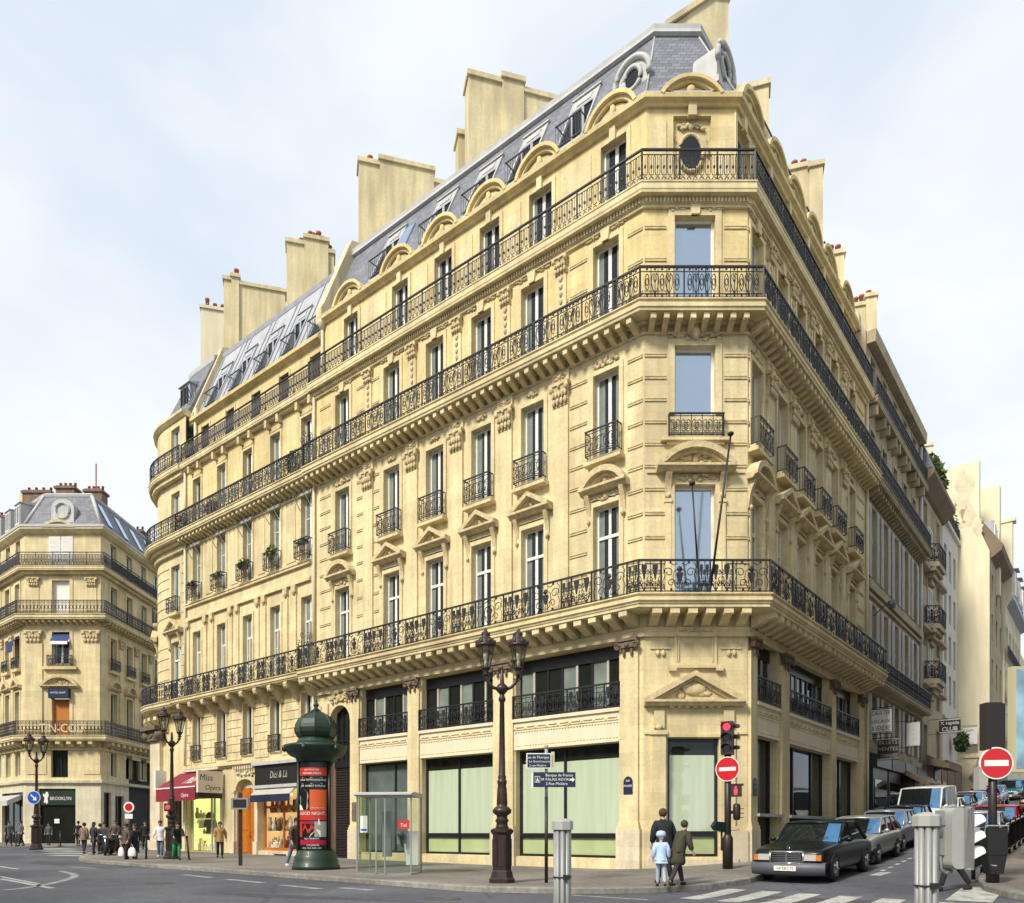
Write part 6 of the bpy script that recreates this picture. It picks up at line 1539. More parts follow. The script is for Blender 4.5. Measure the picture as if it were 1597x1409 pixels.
# ---- lamp posts
def lantern(par, x, z, s=1.0):
    m = MB(); c = (x, 0, z); a0 = PI / 8
    m.lathe(c, [(.12, 0), (.14, .03), (.13, .06)], 8, 0, False, a0=a0)
    for k in range(8):
        a = a0 + 2 * PI * k / 8; m.tube([(x + .125 * s * math.cos(a), .125 * s * math.sin(a), z + .05), (x + .235 * s * math.cos(a), .235 * s * math.sin(a), z + .60)], .012, 4)
    m.lathe(c, [(.245, .59), (.275, .60), (.285, .66), (.25, .68), (.26, .72), (.19, .82), (.10, .90), (.13, .93), (.07, .97), (.03, 1.02), (.05, 1.06), (.0, 1.12)], 12)
    for k in range(8):
        a = a0 + 2 * PI * k / 8; m.lump(Fr((x, 0), (1, 0), (0, -1)), .255 * math.cos(a), -.255 * math.sin(a), z + .71, .05, .03, .07)
    for k in range(6):
        a = 2 * PI * k / 6; m.lump(Fr((x, 0), (1, 0), (0, -1)), .09 * math.cos(a), -.09 * math.sin(a), z + .96, .03, .03, .06)
    ob = m.build('lantern', M['bronze'], par)
    g = MB(); g.lathe(c, [(.118, .05), (.228, .595)], 8, 0, False, a0=a0); g.f = g.f[:8]; g.m = g.m[:8]; g.s = g.s[:8]; g.build('lantern_glass', M['lamp_glass'], ob)
    b = MB(); b.lathe(c, [(.05, .06), (.05, .2), (.03, .24), (.07, .3), (.07, .42), (.0, .48)], 10); b.build('bulb', M['curtain_white'], ob)
def street_lamp(label, loc, scale=1, single=False):
    t = thing('street_lamp', label, 'street lamp', loc, 0, 'bronze Parisian street lamps')
    m = MB(); m.lathe((0, 0, 0), [(.37, 0), (.37, .1), (.33, .14), (.29, .3), (.265, .34), (.265, 1.28), (.28, 1.30), (.33, 1.36), (.33, 1.42), (.25, 1.46)], 8, 0, False, a0=PI / 8)
    for k in range(8):
        a = 2 * PI * k / 8; f2 = Fr((.252 * math.cos(a), .252 * math.sin(a)), (-math.sin(a), math.cos(a)), (math.cos(a), math.sin(a))); m.box(f2, -.07, .07, -.02, .012, .45, 1.18)
    m.build('pedestal', M['bronze'], t)
    m = MB(); m.lathe((0, 0, 0), [(.2, 1.44), (.16, 1.52), (.15, 1.62), (.19, 1.66), (.14, 1.74), (.15, 1.80), (.25, 1.88), (.26, 1.95), (.2, 2.02), (.14, 2.06), (.15, 2.12), (.13, 2.5), (.11, 2.62), (.13, 2.68), (.13, 2.74), (.1, 2.78), (.115, 2.84), (.09, 2.9), (.062, 4.85), (.085, 4.88), (.10, 4.94), (.07, 5.02), (.06, 5.08)], 16); m.build('shaft', M['bronze'], t)
    m = MB(); m.lathe((0, 0, 0), [(.05, 5.05), (.09, 5.09), (.16, 5.17), (.17, 5.24), (.12, 5.32), (.06, 5.36), (.04, 5.7), (.02, 5.75)], 14)
    for sg in (-1, 1):
        m.tube([(sg * x, 0, z) for x, z in ((.1, 5.2), (.25, 5.26), (.36, 5.38), (.42, 5.52), (.44, 5.6))], .045, 6); m.tube([(sg * (.44 + x), 0, z) for x, z in spiral(-.02, 5.5, .1, .02, PI, 3.6 * PI, 12)], .02, 5)
        m.lathe((sg * .44, 0, 5.55), [(.05, 0), (.09, .05), (.06, .1), (.09, .16), (.11, .2)], 10)
    m.build('arms', M['bronze'], t)
    for sg, dz in ((-1, 0), (1, .0)): lantern(t, sg * .44, 5.74)
    t.scale = (scale,) * 3; return t
street_lamp('tallest bronze twin-lantern street lamp, before the green-blinded shop windows', place(783, 18.9), .93)
t2 = street_lamp('bronze twin-lantern street lamp on the left, beside the red awning shop', place(268, 34.2), 1.0); t2.rotation_euler.z = 1.15
t3 = street_lamp('bronze street lamp at the far left carrying a round blue arrow sign', place(57, 45.5), 1.03); t3.rotation_euler.z = 1.2
def disc(mb, fr, u, z, r_, o0, o1, m_, n=28, ru=None): mb.prism(fr, [(u + (ru or r_) * math.cos(2 * PI * k / n), z + r_ * math.sin(2 * PI * k / n)) for k in range(n)], o0, o1, m_)
# blue arrow sign on the far lamp
def hang(o, t): o.parent = t; o.matrix_parent_inverse = Matrix.LocRotScale(t.location, t.rotation_euler, t.scale).inverted()
l3 = t3.location; fr = Fr((l3[0] + .0, l3[1] - .25), (1, 0), (0, -1), l3[2]); m = MB(); disc(m, fr, 0, 3.15, .40, 0, .03, 0); disc(m, fr, 0, 3.15, .37, .03, .036, 1)
m.prism(fr, [(x * .9 + 0, 3.15 + z * .9) for x, z in ((-.22, .16), (-.16, .22), (.08, -.02), (.17, .07), (.2, -.2), (-.07, -.17), (.02, -.08))], .036, .042, 0); m.box(fr, -.03, .03, -.2, 0, 3.1, 3.2, 2)
hang(m.build('arrow_sign', [M['sign_white'], M['sign_blue_bright'], M['bronze']]), t3)
# little red signal on the left lamp
l2 = t2.location; fr = Fr((l2[0], l2[1] - .3), (1, 0), (0, -1), l2[2]); m = MB(); m.box(fr, -.16, .16, -.1, .12, 2.15, 2.5, 0); disc(m, fr, 0, 2.33, .10, .12, .13, 1)
hang(m.build('red_signal', [M['black_plastic'], M['signal_red']]), t2)
# ---- advertising column
x, y, z = place(493, 25.7); t = thing('advertising_column', 'dark green onion-domed advertising column with red and black film posters', 'advertising column', (x, y, z))
m = MB(); m.lathe((0, 0, 0), [(.80, 0), (.80, .12), (.76, .16), (.74, .30), (.72, .34), (.72, .44), (.66, .50), (.64, .62), (.60, .66)], 28); m.build('base', M['green_paint'], t)
m = MB(); m.lathe((0, 0, 0), [(.56, .6), (.56, 3.7)], 32)
for k in range(3):
    a = -PI / 2 + PI / 3 + 2 * PI * k / 3; m.tube([(.60 * math.cos(a), .60 * math.sin(a), .62), (.60 * math.cos(a), .60 * math.sin(a), 3.7)], .045, 6)
m.build('drum', M['green_dark'], t)
m = MB(); m.lathe((0, 0, 0), [(.60, 3.62), (.66, 3.66), (.70, 3.78), (.86, 3.84), (1.02, 3.98), (1.06, 4.10), (1.08, 4.14), (1.06, 4.20), (.98, 4.22), (.74, 4.25), (.66, 4.30), (.64, 4.34), (.60, 4.38), (.58, 4.44)], 12, 0, True)
for k in range(6):
    a = 2 * PI * k / 6 + .4; m.lathe((1.04 * math.cos(a), 1.04 * math.sin(a), 4.0), [(.0, -.06), (.09, .0), (.10, .08), (.06, .16), (.0, .2)], 8)
m.build('canopy', M['green_paint'], t)
m = MB(); dom = [(.60, 4.58), (.60, 4.64), (.66, 4.70), (.73, 4.84), (.745, 5.0), (.72, 5.14), (.63, 5.32), (.50, 5.46), (.34, 5.56), (.2, 5.64), (.12, 5.7)]
dom = [(r_ * .94, 4.40 + (zz - 4.58) * .90) for r_, zz in dom]
m.lathe((0, 0, 0), dom, 8, 0, False, a0=.2)
for k in range(8):
    a = .2 + 2 * PI * k / 8; m.tube([(r_ * 1.005 * math.cos(a), r_ * 1.005 * math.sin(a), zz) for r_, zz in dom], .016, 5)
m.build('dome', M['green_paint'], t)
m = MB(); m.lathe((0, 0, 0), [(r_, 5.36 + (zz - 5.68) * .78) for r_, zz in [(.12, 5.68), (.16, 5.74), (.07, 5.82), (.05, 5.88), (.11, 5.96), (.08, 6.02), (.04, 6.08), (.06, 6.14), (.03, 6.2), (.012, 6.5), (.0, 6.55)]], 10)
for k in range(4):
    a = PI / 2 * k; m.tube([(math.cos(a) * x_, math.sin(a) * x_, z_ - .33) for x_, z_ in ((.16, 5.74), (.2, 5.82), (.14, 5.86))], .016, 4)
m.build('finial', M['green_dark'], t)
# the posters are wrapped on the drum: several plain shapes and lettering on red and black
mat('poster_black', (.012, .010, .012), .3); mat('poster_red', (.48, .035, .02), .35); mat('poster_orange', (.62, .10, .02), .35); mat('poster_crimson', (.38, .01, .045), .35); mat('poster_grey', (.33, .33, .27), .4)
pm = MB(); cy = Cyl((0, 0), .565, -PI / 2 - .02); hw = .55
def pq(u0, u1, z0, z1, mi, o=0):
    n = max(1, int((u1 - u0) / .08))
    for k in range(n):
        a, b = u0 + (u1 - u0) * k / n, u0 + (u1 - u0) * (k + 1) / n; pm.quad([cy(a, o, z0), cy(b, o, z0), cy(b, o, z1), cy(a, o, z1)], mi)
def pp(poly, mi, o): pm.add([cy(u, o, z) for u, z in poly], [tuple(range(len(poly)))], mi)
pq(-hw, hw, .68, 3.6, 0, 0)
pq(-hw + .04, hw - .04, 3.15, 3.42, 1, .004); pm.text(cy, 'UN FILM DE', 0, .008, 3.32, .075, 2, 'c', 1, 1.3); pm.text(cy, 'PREMIERE PARTIE', 0, .008, 3.2, .085, 2, 'c', 1, 1.0)
for r_ in range(2):
    for c_, s in enumerate(('DAVID', 'PATRICIA', 'GEORGE', 'JEFF', 'ROBERT D.', 'FRANK')[r_ * 3:r_ * 3 + 3]): pm.text(cy, s, -.34 + .34 * c_, .008, 2.98 - r_ * .2, .085, 2, 'c'); pm.text(cy, 'avec', -.34 + .34 * c_, .008, 3.07 - r_ * .2, .045, 2, 'c')
pq(-.06, hw - .04, 1.98, 2.68, 3, .004); pq(-hw + .02, -.06, 1.98, 2.68, 0, .004)
pp([(-.5, 2.0), (-.16, 2.0), (-.1, 2.12), (-.14, 2.3), (-.10, 2.45), (-.13, 2.6), (-.25, 2.68), (-.44, 2.66), (-.5, 2.5), (-.46, 2.25)], 4, .008)
pp([(-.5, 2.5), (-.44, 2.70), (-.22, 2.72), (-.12, 2.6), (-.2, 2.6), (-.4, 2.58), (-.44, 2.44)], 0, .011); pp([(-.3, 2.40), (-.16, 2.42), (-.16, 2.46), (-.3, 2.45)], 0, .011); pp([(-.3, 2.16), (-.18, 2.17), (-.18, 2.20), (-.3, 2.19)], 0, .011); pp([(-.5, 2.0), (-.3, 2.0), (-.38, 2.14), (-.5, 2.2)], 2, .011)
pq(-hw + .02, hw - .04, 1.66, 2.0, 1, .006); pm.text(cy, 'GOOD NIGHT,', 0, .012, 1.84, .15, 2, 'c', 1, .95); pm.text(cy, 'un film en noir et blanc', .2, .012, 2.06, .05, 2, 'c')
pq(.1, hw - .04, 1.1, 1.62, 4, .004); pp([(-.35, 1.3), (-.1, 1.22), (.12, 1.36), (.02, 1.52), (-.25, 1.52)], 1, .006); pp([(-.08, 1.1), (.3, 1.1), (.3, 1.3), (.18, 1.36), (.1, 1.3), (.0, 1.22)], 2, .008); pp([(.2, 1.5), (.24, 1.75), (.3, 1.5)], 2, .009)
pm.text(cy, 'AU CINEMA', 0, .012, 1.02, .08, 2, 'c', 1, 1.2); pq(-hw + .06, hw - .06, .84, 1.0, 5, .004); pq(-hw + .02, -.37, 1.1, 1.62, 1, .004); pq(-.37, .1, 1.54, 1.62, 5, .004); pm.text(cy, 'LE 4 JANVIER', .05, .012, .80, .075, 2, 'c'); pm.text(cy, 'PARIS  CINE  FILMS  2006', 0, .012, .71, .06, 2, 'c')
pm.build('poster', [M[k] for k in ('poster_black', 'poster_red', 'sign_white', 'poster_orange', 'poster_grey', 'poster_crimson')], t, norm=False)
cy2 = Cyl((0, 0), .563, PI / 2 + .4); q = MB()
for a0 in (PI / 6, 5 * PI / 6):
    cy2 = Cyl((0, 0), .563, a0)
    for k in range(10): q.quad([cy2(-.45 + k * .09, 0, .7), cy2(-.36 + k * .09, 0, .7), cy2(-.36 + k * .09, 0, 3.5), cy2(-.45 + k * .09, 0, 3.5)])
q.build('poster', M['poster_crimson'], t, norm=False)
# ---- telephone booth
x, y, z = place(607, 22.9); t = thing('phone_booth', 'glass telephone booth with flat pale roof and red sticker on the pavement', 'phone booth', (x, y, z), -.12)
m = MB(); hw = .82
m.prof(W0, [(-.75, 2.33), (.55, 2.33), (.74, 2.36), (.74, 2.39), (.4, 2.46), (-.75, 2.45)], -hw - .05, hw + .05); m.build('roof', M['zinc_pale'], t)
m = MB()
for u, o in ((-hw, .55), (hw, .55), (-hw, -.7), (hw, -.7), (.05, .62)): m.box(W0, u - .02, u + .02, o - .02, o + .02, .0, 2.34)
for u, o in ((-.22, .62), ): m.box(W0, u - .02, u + .02, o - .015, o + .015, .05, 2.3)
m.box(W0, -hw, hw, -.72, .6, .0, .04); m.build('frame', M['alu'], t)
m = MB()
for pts in (((-hw, .55), (-.22, .62)), ((.05, .62), (hw, .55)), ((-hw, -.7), (-hw, .55)), ((hw, -.7), (hw, .55)), ((-hw, -.7), (hw, -.7)), ((-.22, .62), (.05, .62))):
    (a, b), (c, d) = pts; m.quad([W0(a, b, .08), W0(c, d, .08), W0(c, d, 2.3), W0(a, b, 2.3)])
m.build('glass_panel', M['booth_glass'], t, norm=False)
m = MB(); m.box(W0, -.72, -.5, .565, .572, 1.25, 1.75, 0); m.box(W0, -.70, -.52, .572, .575, 1.3, 1.36, 2)
m.box(W0, .42, .78, .575, .585, 1.36, 1.62, 1); m.box(W0, .40, .78, -.55, -.45, .25, 1.3, 0); m.text(W0, 'Tel', .6, .587, 1.42, .15, 0, 'c'); m.build('sticker', [M['sign_white'], M['poster_red'], M['sign_blue_bright']], t)
m = MB(); m.box(W0, -.35, -.08, -.6, -.45, .5, 1.9, 0); m.box(W0, .15, .42, -.6, -.3, .9, 1.6, 0); m.tube([W0(.2, -.28, 1.2), W0(.3, -.2, 1.0), W0(.35, -.25, .8)], .03, 6, 1); m.lump(W0, .34, -.22, 1.15, .06, .05, .14, 1); m.build('telephone', [M['alu'], M['black_plastic']], t)
# ---- direction sign post
x, y, z = place(852, 18.8); t = thing('direction_sign', 'slim post with two dark blue pedestrian direction panels', 'direction sign', (x, y, z), .02)
m = MB(); m.tube([(0, 0, 0), (0, 0, 2.15)], .045, 8, 0); m.tube([(0, 0, 2.15), (0, 0, 3.34)], .042, 8, 1); m.lathe((0, 0, 3.34), [(.05, 0), (.05, .08), (.0, .11)], 8, 1); m.build('post', [M['brown_plastic'], M['grey_paint']], t)
m = MB(); m.box(W0, -.5, .12, .05, .10, 2.84, 3.22, 0); m.box(W0, -.475, .095, .10, .104, 2.865, 3.195, 1)
for k, (s, sz) in enumerate((('Rue de Thorigny', .085), ('← Le Grand Louvre', .075), ('2 rue Molière', .075))): m.text(W0, s, -.22, .107, 3.09 - k * .1, sz, 0, 'c')
m.box(W0, .12, .20, .0, .06, 2.88, 3.26, 2); m.build('direction_panel', [M['sign_white'], M['sign_blue'], M['bill_frame']], t)
m = MB(); m.box(W0, -.33, .72, .05, .09, 2.38, 2.75, 1); m.box(W0, -.37, -.33, .02, .09, 2.36, 2.74, 0)
for k, s in enumerate(('Banque de France', 'PALAIS ROYAL', '2 Rue Molière')): m.text(W0, s, -.02, .094, 2.645 - k * .105, .095, 0)
m.prism(W0, [(.58, 2.54), (.64, 2.54), (.64, 2.50), (.70, 2.565), (.64, 2.63), (.64, 2.59), (.58, 2.59)], .09, .094, 0)
m.box(W0, -.29, -.16, .09, .093, 2.49, 2.65, 0); m.box(W0, -.28, -.17, .093, .095, 2.50, 2.64, 1); m.lump(W0, -.225, .096, 2.61, .014, .004, .014, 0); m.prism(W0, [(-.24, 2.59), (-.21, 2.59), (-.195, 2.51), (-.215, 2.51), (-.225, 2.55), (-.235, 2.51), (-.255, 2.51)], .095, .098, 0); m.box(W0, -.13, -.06, .09, .093, 2.55, 2.6, 3)
m.build('direction_panel', [M['sign_white'], M['sign_blue'], M['bill_frame'], M['shutter_grey']], t)
# ---- traffic light with no-entry disc at the corner
x, y, z = place(1135, 22.0); t = thing('traffic_light', 'dark traffic light post with red arrow lit and a round red no-entry disc on it', 'traffic light', (x, y, z))
m = MB(); m.tube([(0, 0, 0), (0, 0, 3.35)], .095, 12); m.lathe((0, 0, 0), [(.15, 0), (.15, .9), (.11, .98), (.1, 1.0)], 14); m.build('post', M['brown_plastic'], t)
frs = Fr((0, 0), (.92, .39), (.39, -.92)); frs = Fr((0, 0), (.9, -.43), (-.43, -.9))
m = MB(); m.box(frs, -.17, .17, -.12, .2, 3.32, 4.28, 0)
for k in range(3): 
    zc = 4.12 - k * .31
    for q in range(8): a = PI * q / 8; a2 = PI * (q + 1) / 8; m.quad([frs(.14 * math.cos(a), .2, zc + .13 * math.sin(a)), frs(.14 * math.cos(a2), .2, zc + .13 * math.sin(a2)), frs(.14 * math.cos(a2), .42, zc + .11 * math.sin(a2)), frs(.14 * math.cos(a), .42, zc + .11 * math.sin(a))], 0)
    m.prism(Fr((0, 0), (-frs.n[0], -frs.n[1]), frs.u), [(-.42, zc), (-.2, zc + .13), (-.2, zc)], .16, .175, 0)
for k in range(3): zc = 4.12 - k * .31; m.prof(frs, [(-.12, zc + .1), (-.12, zc - .02), (-.34, zc + .04), (-.34, zc + .07)], .0, .3, 0)
hd = m.build('signal_head', M['brown_plastic'], t, norm=False)
m = MB(); disc(m, frs, 0, 4.12, .105, .2, .215, 0); m.build('red_lens', M['signal_red'], hd)
m = MB(); disc(m, frs, 0, 3.81, .1, .2, .21, 0); disc(m, frs, 0, 3.5, .1, .2, .21, 0); m.build('lens', M['lens_off'], hd)
fn = Fr((-.05, -.14), (.80, -.60), (-.60, -.80))
m = MB(); disc(m, fn, 0, 2.90, .36, -.02, .0, 1); disc(m, fn, 0, 2.90, .335, .0, .006, 0); m.box(fn, -.25, .25, .006, .012, 2.845, 2.95, 1); m.build('no_entry_disc', [M['sign_red'], M['sign_white']], t)
m = MB(); fp = Fr((.24, -.05), (.95, -.3), (-.3, -.95)); m.box(fp, -.17, .15, -.1, .14, 2.10, 2.45, 0); m.box(fp, -.2, .2, -.1, .0, 2.42, 2.48, 0); m.box(fp, -.3, -.17, -.04, .04, 2.2, 2.3, 0)
pd = m.build('pedestrian_signal', M['brown_plastic'], t); m = MB(); m.lump(fp, -.02, .15, 2.36, .03, .01, .035); m.prism(fp, [(-.06, 2.32), (.02, 2.32), (.03, 2.24), (.01, 2.15), (-.05, 2.15), (-.07, 2.24)], .14, .15); m.build('red_figure', M['signal_red'], pd)
m = MB(); m.lathe((.26, 0, 1.42), [(.08, 0), (.11, .06), (.11, .42), (.08, .48)], 10)
for k in range(3): m.box(Fr((.26, 0), (1, 0), (0, -1)), .05, .2, -.05, .05, 1.48 + k * .13, 1.50 + k * .13)
m.box(W0, .06, .2, -.03, .03, 1.6, 1.7); m.build('repeater_signal', M['brown_plastic'], t)
m = MB(); fq = Fr((-.3, -.05), (.9, .43), (.43, -.9)); m.prism(fq, [(-.24, 1.24), (-.14, 1.12), (.2, 1.06), (.22, 1.36), (-.14, 1.38)], -.05, .1); m.tube([(0, 0, .5), (-.18, 0, .55), (-.18, 0, 1.2)], .03, 6); m.build('push_button_box', M['green_dark'], t)
# ---- grey traffic posts in the foreground
def alu_post(t, h):
    m = MB()
    for k in range(8):
        a = 2 * PI * k / 8 + PI / 8; m.tube([(.060 * math.cos(a), .060 * math.sin(a), -.1), (.060 * math.cos(a), .060 * math.sin(a), h - .07)], .022, 8)
    m.tube([(0, 0, 0), (0, 0, h - .06)], .052, 10); m.build('shaft', M['alu'], t)
    m = MB(); m.lathe((0, 0, 0), [(.098, h - .085), (.098, h - .01), (.088, h), (.03, h + .018), (0, h + .02)], 8, 0, False, a0=PI / 8); m.build('cap', M['grey_paint'], t)
    m = MB(); m.lathe((0, 0, 0), [(.086, h * .32), (.086, h * .345)], 12); m.lathe((0, 0, 0), [(.088, h * .62), (.088, h * .628)], 12); m.box(W0, -.03, .03, .08, .10, h * .61, h * .64); m.build('collar', M['brown_plastic'], t)
x, y = at(877, 6.9); z = gz(x, y); t = thing('signal_post', 'fluted grey metal post with square cap, in the foreground before the shop windows', 'post', (x, y, z), .35); alu_post(t, H + 18 / F * 6.9 - z)
x, y = at(1445, 5.6); z = gz(x, y); hz = H + 27 / F * 5.6 - z; t = thing('signal_post', 'fluted grey post at the right carrying a pale signal seen from behind', 'post', (x, y, z), .1); alu_post(t, hz)
fs = Fr((.205, -.02), (1, 0), (0, -1)); sg = MB(); z1, z0 = H + 38 / F * 5.6 - z, H - 57 / F * 5.6 - z
def rbox(mb, fr, u0, u1, o0, o1, z0, z1, r_, mi=0):
    pts = []
    for cu, cz, a0 in ((u1 - r_, z1 - r_, 0), (u0 + r_, z1 - r_, PI / 2), (u0 + r_, z0 + r_, PI), (u1 - r_, z0 + r_, 3 * PI / 2)):
        for k in range(5): a = a0 + PI / 2 * k / 4; pts.append((cu + r_ * math.cos(a), cz + r_ * math.sin(a)))
    mb.prism(fr, pts, o0, o1, mi)
rbox(sg, fs, -.075, .05, -.08, .08, z0, z1, .05); rbox(sg, fs, .05, .064, -.085, .085, z0 - .005, z1 + .005, .045)
hd = sg.build('signal_head', M['grey_paint'], t)
vz = MB()
for k in range(3):
    zc = z1 - .08 - k * (z1 - z0 - .1) / 3
    for q in range(10):
        a, b = PI * q / 10, PI * (q + 1) / 10; R0 = .075
        vz.quad([fs(.064, R0 * math.cos(a), zc - .05 + R0 * math.sin(a)), fs(.064, R0 * math.cos(b), zc - .05 + R0 * math.sin(b)), fs(.20, R0 * .9 * math.cos(b), zc - .02 + R0 * .7 * math.sin(b)), fs(.20, R0 * .9 * math.cos(a), zc - .02 + R0 * .7 * math.sin(a))])
    for s_ in (-1, 1): vz.quad([fs(.064, s_ * .075, zc - .05), fs(.064, s_ * .075, zc - .085), fs(.20, s_ * .068, zc - .02)])
vz.build('visor', M['sign_white'], hd, norm=False)
br = MB(); br.box(Fr((0, 0), (1, 0), (0, -1)), .06, .13, -.03, .03, z1 - .13, z1 - .09); br.box(W0, .08, .13, -.02, .02, z0 + .1, z1 - .02); br.tube([(.1, 0, z0 + .12), (.11, 0, z0 + .0), (.15, 0, z0 - .035), (.2, 0, z0 - .02)], .016, 6); br.lathe((.09, 0, z1 - .22), [(.03, 0), (.035, .05), (.02, .08)], 8); br.build('bracket', M['alu'], t)
# ---- no-entry post on the right-hand pavement
x, y, z = place(1548, 16.7); t = thing('no_entry_sign', 'large round red no-entry sign on a dark post at the right, black box above it', 'road sign', (x, y, z))
m = MB(); m.tube([(0, 0, 0), (0, 0, 3.2)], .085, 10); m.lathe((0, 0, 0), [(.13, 0), (.13, .75), (.1, .8)], 12); m.build('post', M['brown_plastic'], t)
zc = H + 108 / F * 16.5 - z; fr = Fr((0, -.13), (.995, -.1), (-.1, -.995)); m = MB(); disc(m, fr, 0, zc, .355, -.03, 0, 1, 36); disc(m, fr, 0, zc, .325, 0, .006, 0, 36); m.box(fr, -.25, .25, .006, .012, zc - .065, zc + .065, 1); m.build('no_entry_disc', [M['sign_red'], M['sign_white']], t)
m = MB(); z0, z1 = H + 128 / F * 16.7 - z, H + 201 / F * 16.7 - z; m.box(W0, -.2, .16, -.15, .12, z0, z1); m.box(W0, .16, .22, -.15, .1, z0 + .02, z1 - .02); m.build('signal_back', M['brown_plastic'], t)
m = MB(); m.box(W0, -.22, .22, -.1, .18, .62, 1.22); m.prism(W0, [(-.14, .2), (.14, .2), (.22, .62), (-.22, .62)], -.1, .16); m.build('signal_box', M['black_plastic'], t)
m = MB(); m.tube([W0(-.24, .1, 1.1), W0(-.24, .14, 1.26), W0(.26, .14, 1.26), W0(.26, .1, 1.1)], .018, 5); m.tube([W0(-.13, .12, .62), W0(-.16, .14, .4), W0(-.02, .16, .38)], .02, 5); m.box(W0, -.36, -.2, -.1, .1, 1.45 + .6, 2.55); m.build('bracket', M['grey_paint'], t)
# ---- info panel post, left shop front
x, y, z = place(375, 28.5); t = thing('information_panel', 'brown post carrying a small dark screen in a grey frame before the orange door', 'sign', (x, y, z))
m = MB(); m.box(W0, -.06, .06, -.05, .05, 0, 2.75); m.build('post', M['brown_plastic'], t); m = MB(); rbox(m, W0, -.30, .34, .05, .16, 2.12, 2.55, .03); m.box(W0, -.22, .28, .16, .165, 2.18, 2.49, 1); m.build('panel', [M['alu'], M['black_plastic']], t)
# ---- no-parking sign left
x, y, z = place(202, 39.5); t = thing('parking_sign', 'round red and white no-parking sign with small white plate on a dark post', 'road sign', (x, y, z))
m = MB(); m.tube([(0, 0, 0), (0, 0, 2.6)], .06, 8); m.build('post', M['brown_plastic'], t); m = MB(); disc(m, W0, 0, 2.45, .28, .06, .08, 1); disc(m, W0, 0, 2.45, .2, .08, .085, 0); m.box(W0, -.2, .2, .06, .08, 1.85, 2.1, 1); m.build('sign_plate', [M['sign_red'], M['sign_white']], t)
# ---- bollards on the left pavement
for px, Y, lb in ((25, 52, 'thin dark bollard by the far left shop, left of the blue-arrow lamp'), (146, 38.5, 'thin dark bollard at the kerb end beside the parked scooters'), (228, 34.5, 'thin dark bollard just left of the man in the white jacket'), (295, 33.2, 'leaning thin bollard between the green street cleaner and the red awning shop'), (94, 53.5, 'thin dark bollard before the dark green shop window at the far left'), (216, 41, 'thin dark bollard behind the couple with shopping bags')):
    x, y, z = place(px, Y); m = MB(); m.tube([(0, 0, 0), (0, 0, .95)], .04, 8); m.lathe((0, 0, .95), [(.04, 0), (.06, .04), (.05, .1), (0, .13)], 8); m.lathe((0, 0, 0), [(.07, 0), (.06, .05), (.04, .08)], 8)
    ob = tag(m.build('bollard', M['brown_plastic'], loc=(x, y, z)), lb, 'bollard', 'thin bollards on the left pavement')
    if px == 295: ob.rotation_euler = (0, -.1, 0)
# ---- fence along the rising pavement
t = thing('pavement_fence', 'dark pavement fence of posts and rails climbing the right side of the street', 'fence', (*ptR(-3.6, 6.85), G(*ptR(-3.6, 6.85))), fixed=True)
us = [-3.6 + 1.5 * k for k in range(26)]
pr = MB(); mid = MB()
for k, u in enumerate(us):
    p = ptR(u, 6.9); z = G(*p) + KH; m = MB(); m.tube([(*p, z - .05), (*p, z + 1.0)], .05, 6); m.lump(Fr(p, (1, 0), (0, -1)), 0, 0, z + 1.03, .07, .07, .07); m.build('fence_post', M['black_plastic'], t)
    if k < len(us) - 1:
        q = ptR(us[k + 1], 6.9); zq = G(*q) + KH
        pr.tube([(*p, z + .95), (*q, zq + .95)], .035, 5); pr.tube([(*p, z + .18), (*q, zq + .18)], .03, 5)
        for j in range(6): a = lerp(p, q, (j + .5) / 6); za = G(*a) + KH; mid.tube([(*a, za + .18), (*a, za + .95)], .022, 4)
        mid.quad([(*p, z + .22), (*q, zq + .22), (*q, zq + .9), (*p, z + .9)])
pr.build('rail', M['shutter_grey'], t, norm=False); mid.build('infill_panel', M['black_plastic'], t, norm=False)
# ---- advertising hoarding at the right edge
Y = 20; x0, _ = at(1577, Y); x1, _ = at(1665, Y); zt, zb = H + (HY - 1040) / F * Y, H + (HY - 1205) / F * Y
t = thing('billboard', 'tall pale blue advertising hoarding in a yellowish frame cut off by the right edge', 'billboard', ((x0 + x1) / 2, Y, G((x0 + x1) / 2, Y)), fixed=True)
fr = Fr((x0, Y), (1, 0), (0, -1)); w_ = x1 - x0; m = MB(); m.box(fr, 0, w_, -.15, .05, zb, zt, 0); m.build('panel_frame', M['bill_frame'], t)
mt = mat('sky_poster', (.30, .50, .66), .4, 0, .5, 1.3); m = MB(); m.box(fr, .10, w_ - .1, .05, .056, zb + .1, zt - .08); m.build('poster', mt, t)
m = MB(); m.box(fr, w_ / 2 - .12, w_ / 2 + .12, -.14, .0, 0, zb); m.build('post', M['brown_plastic'], t)
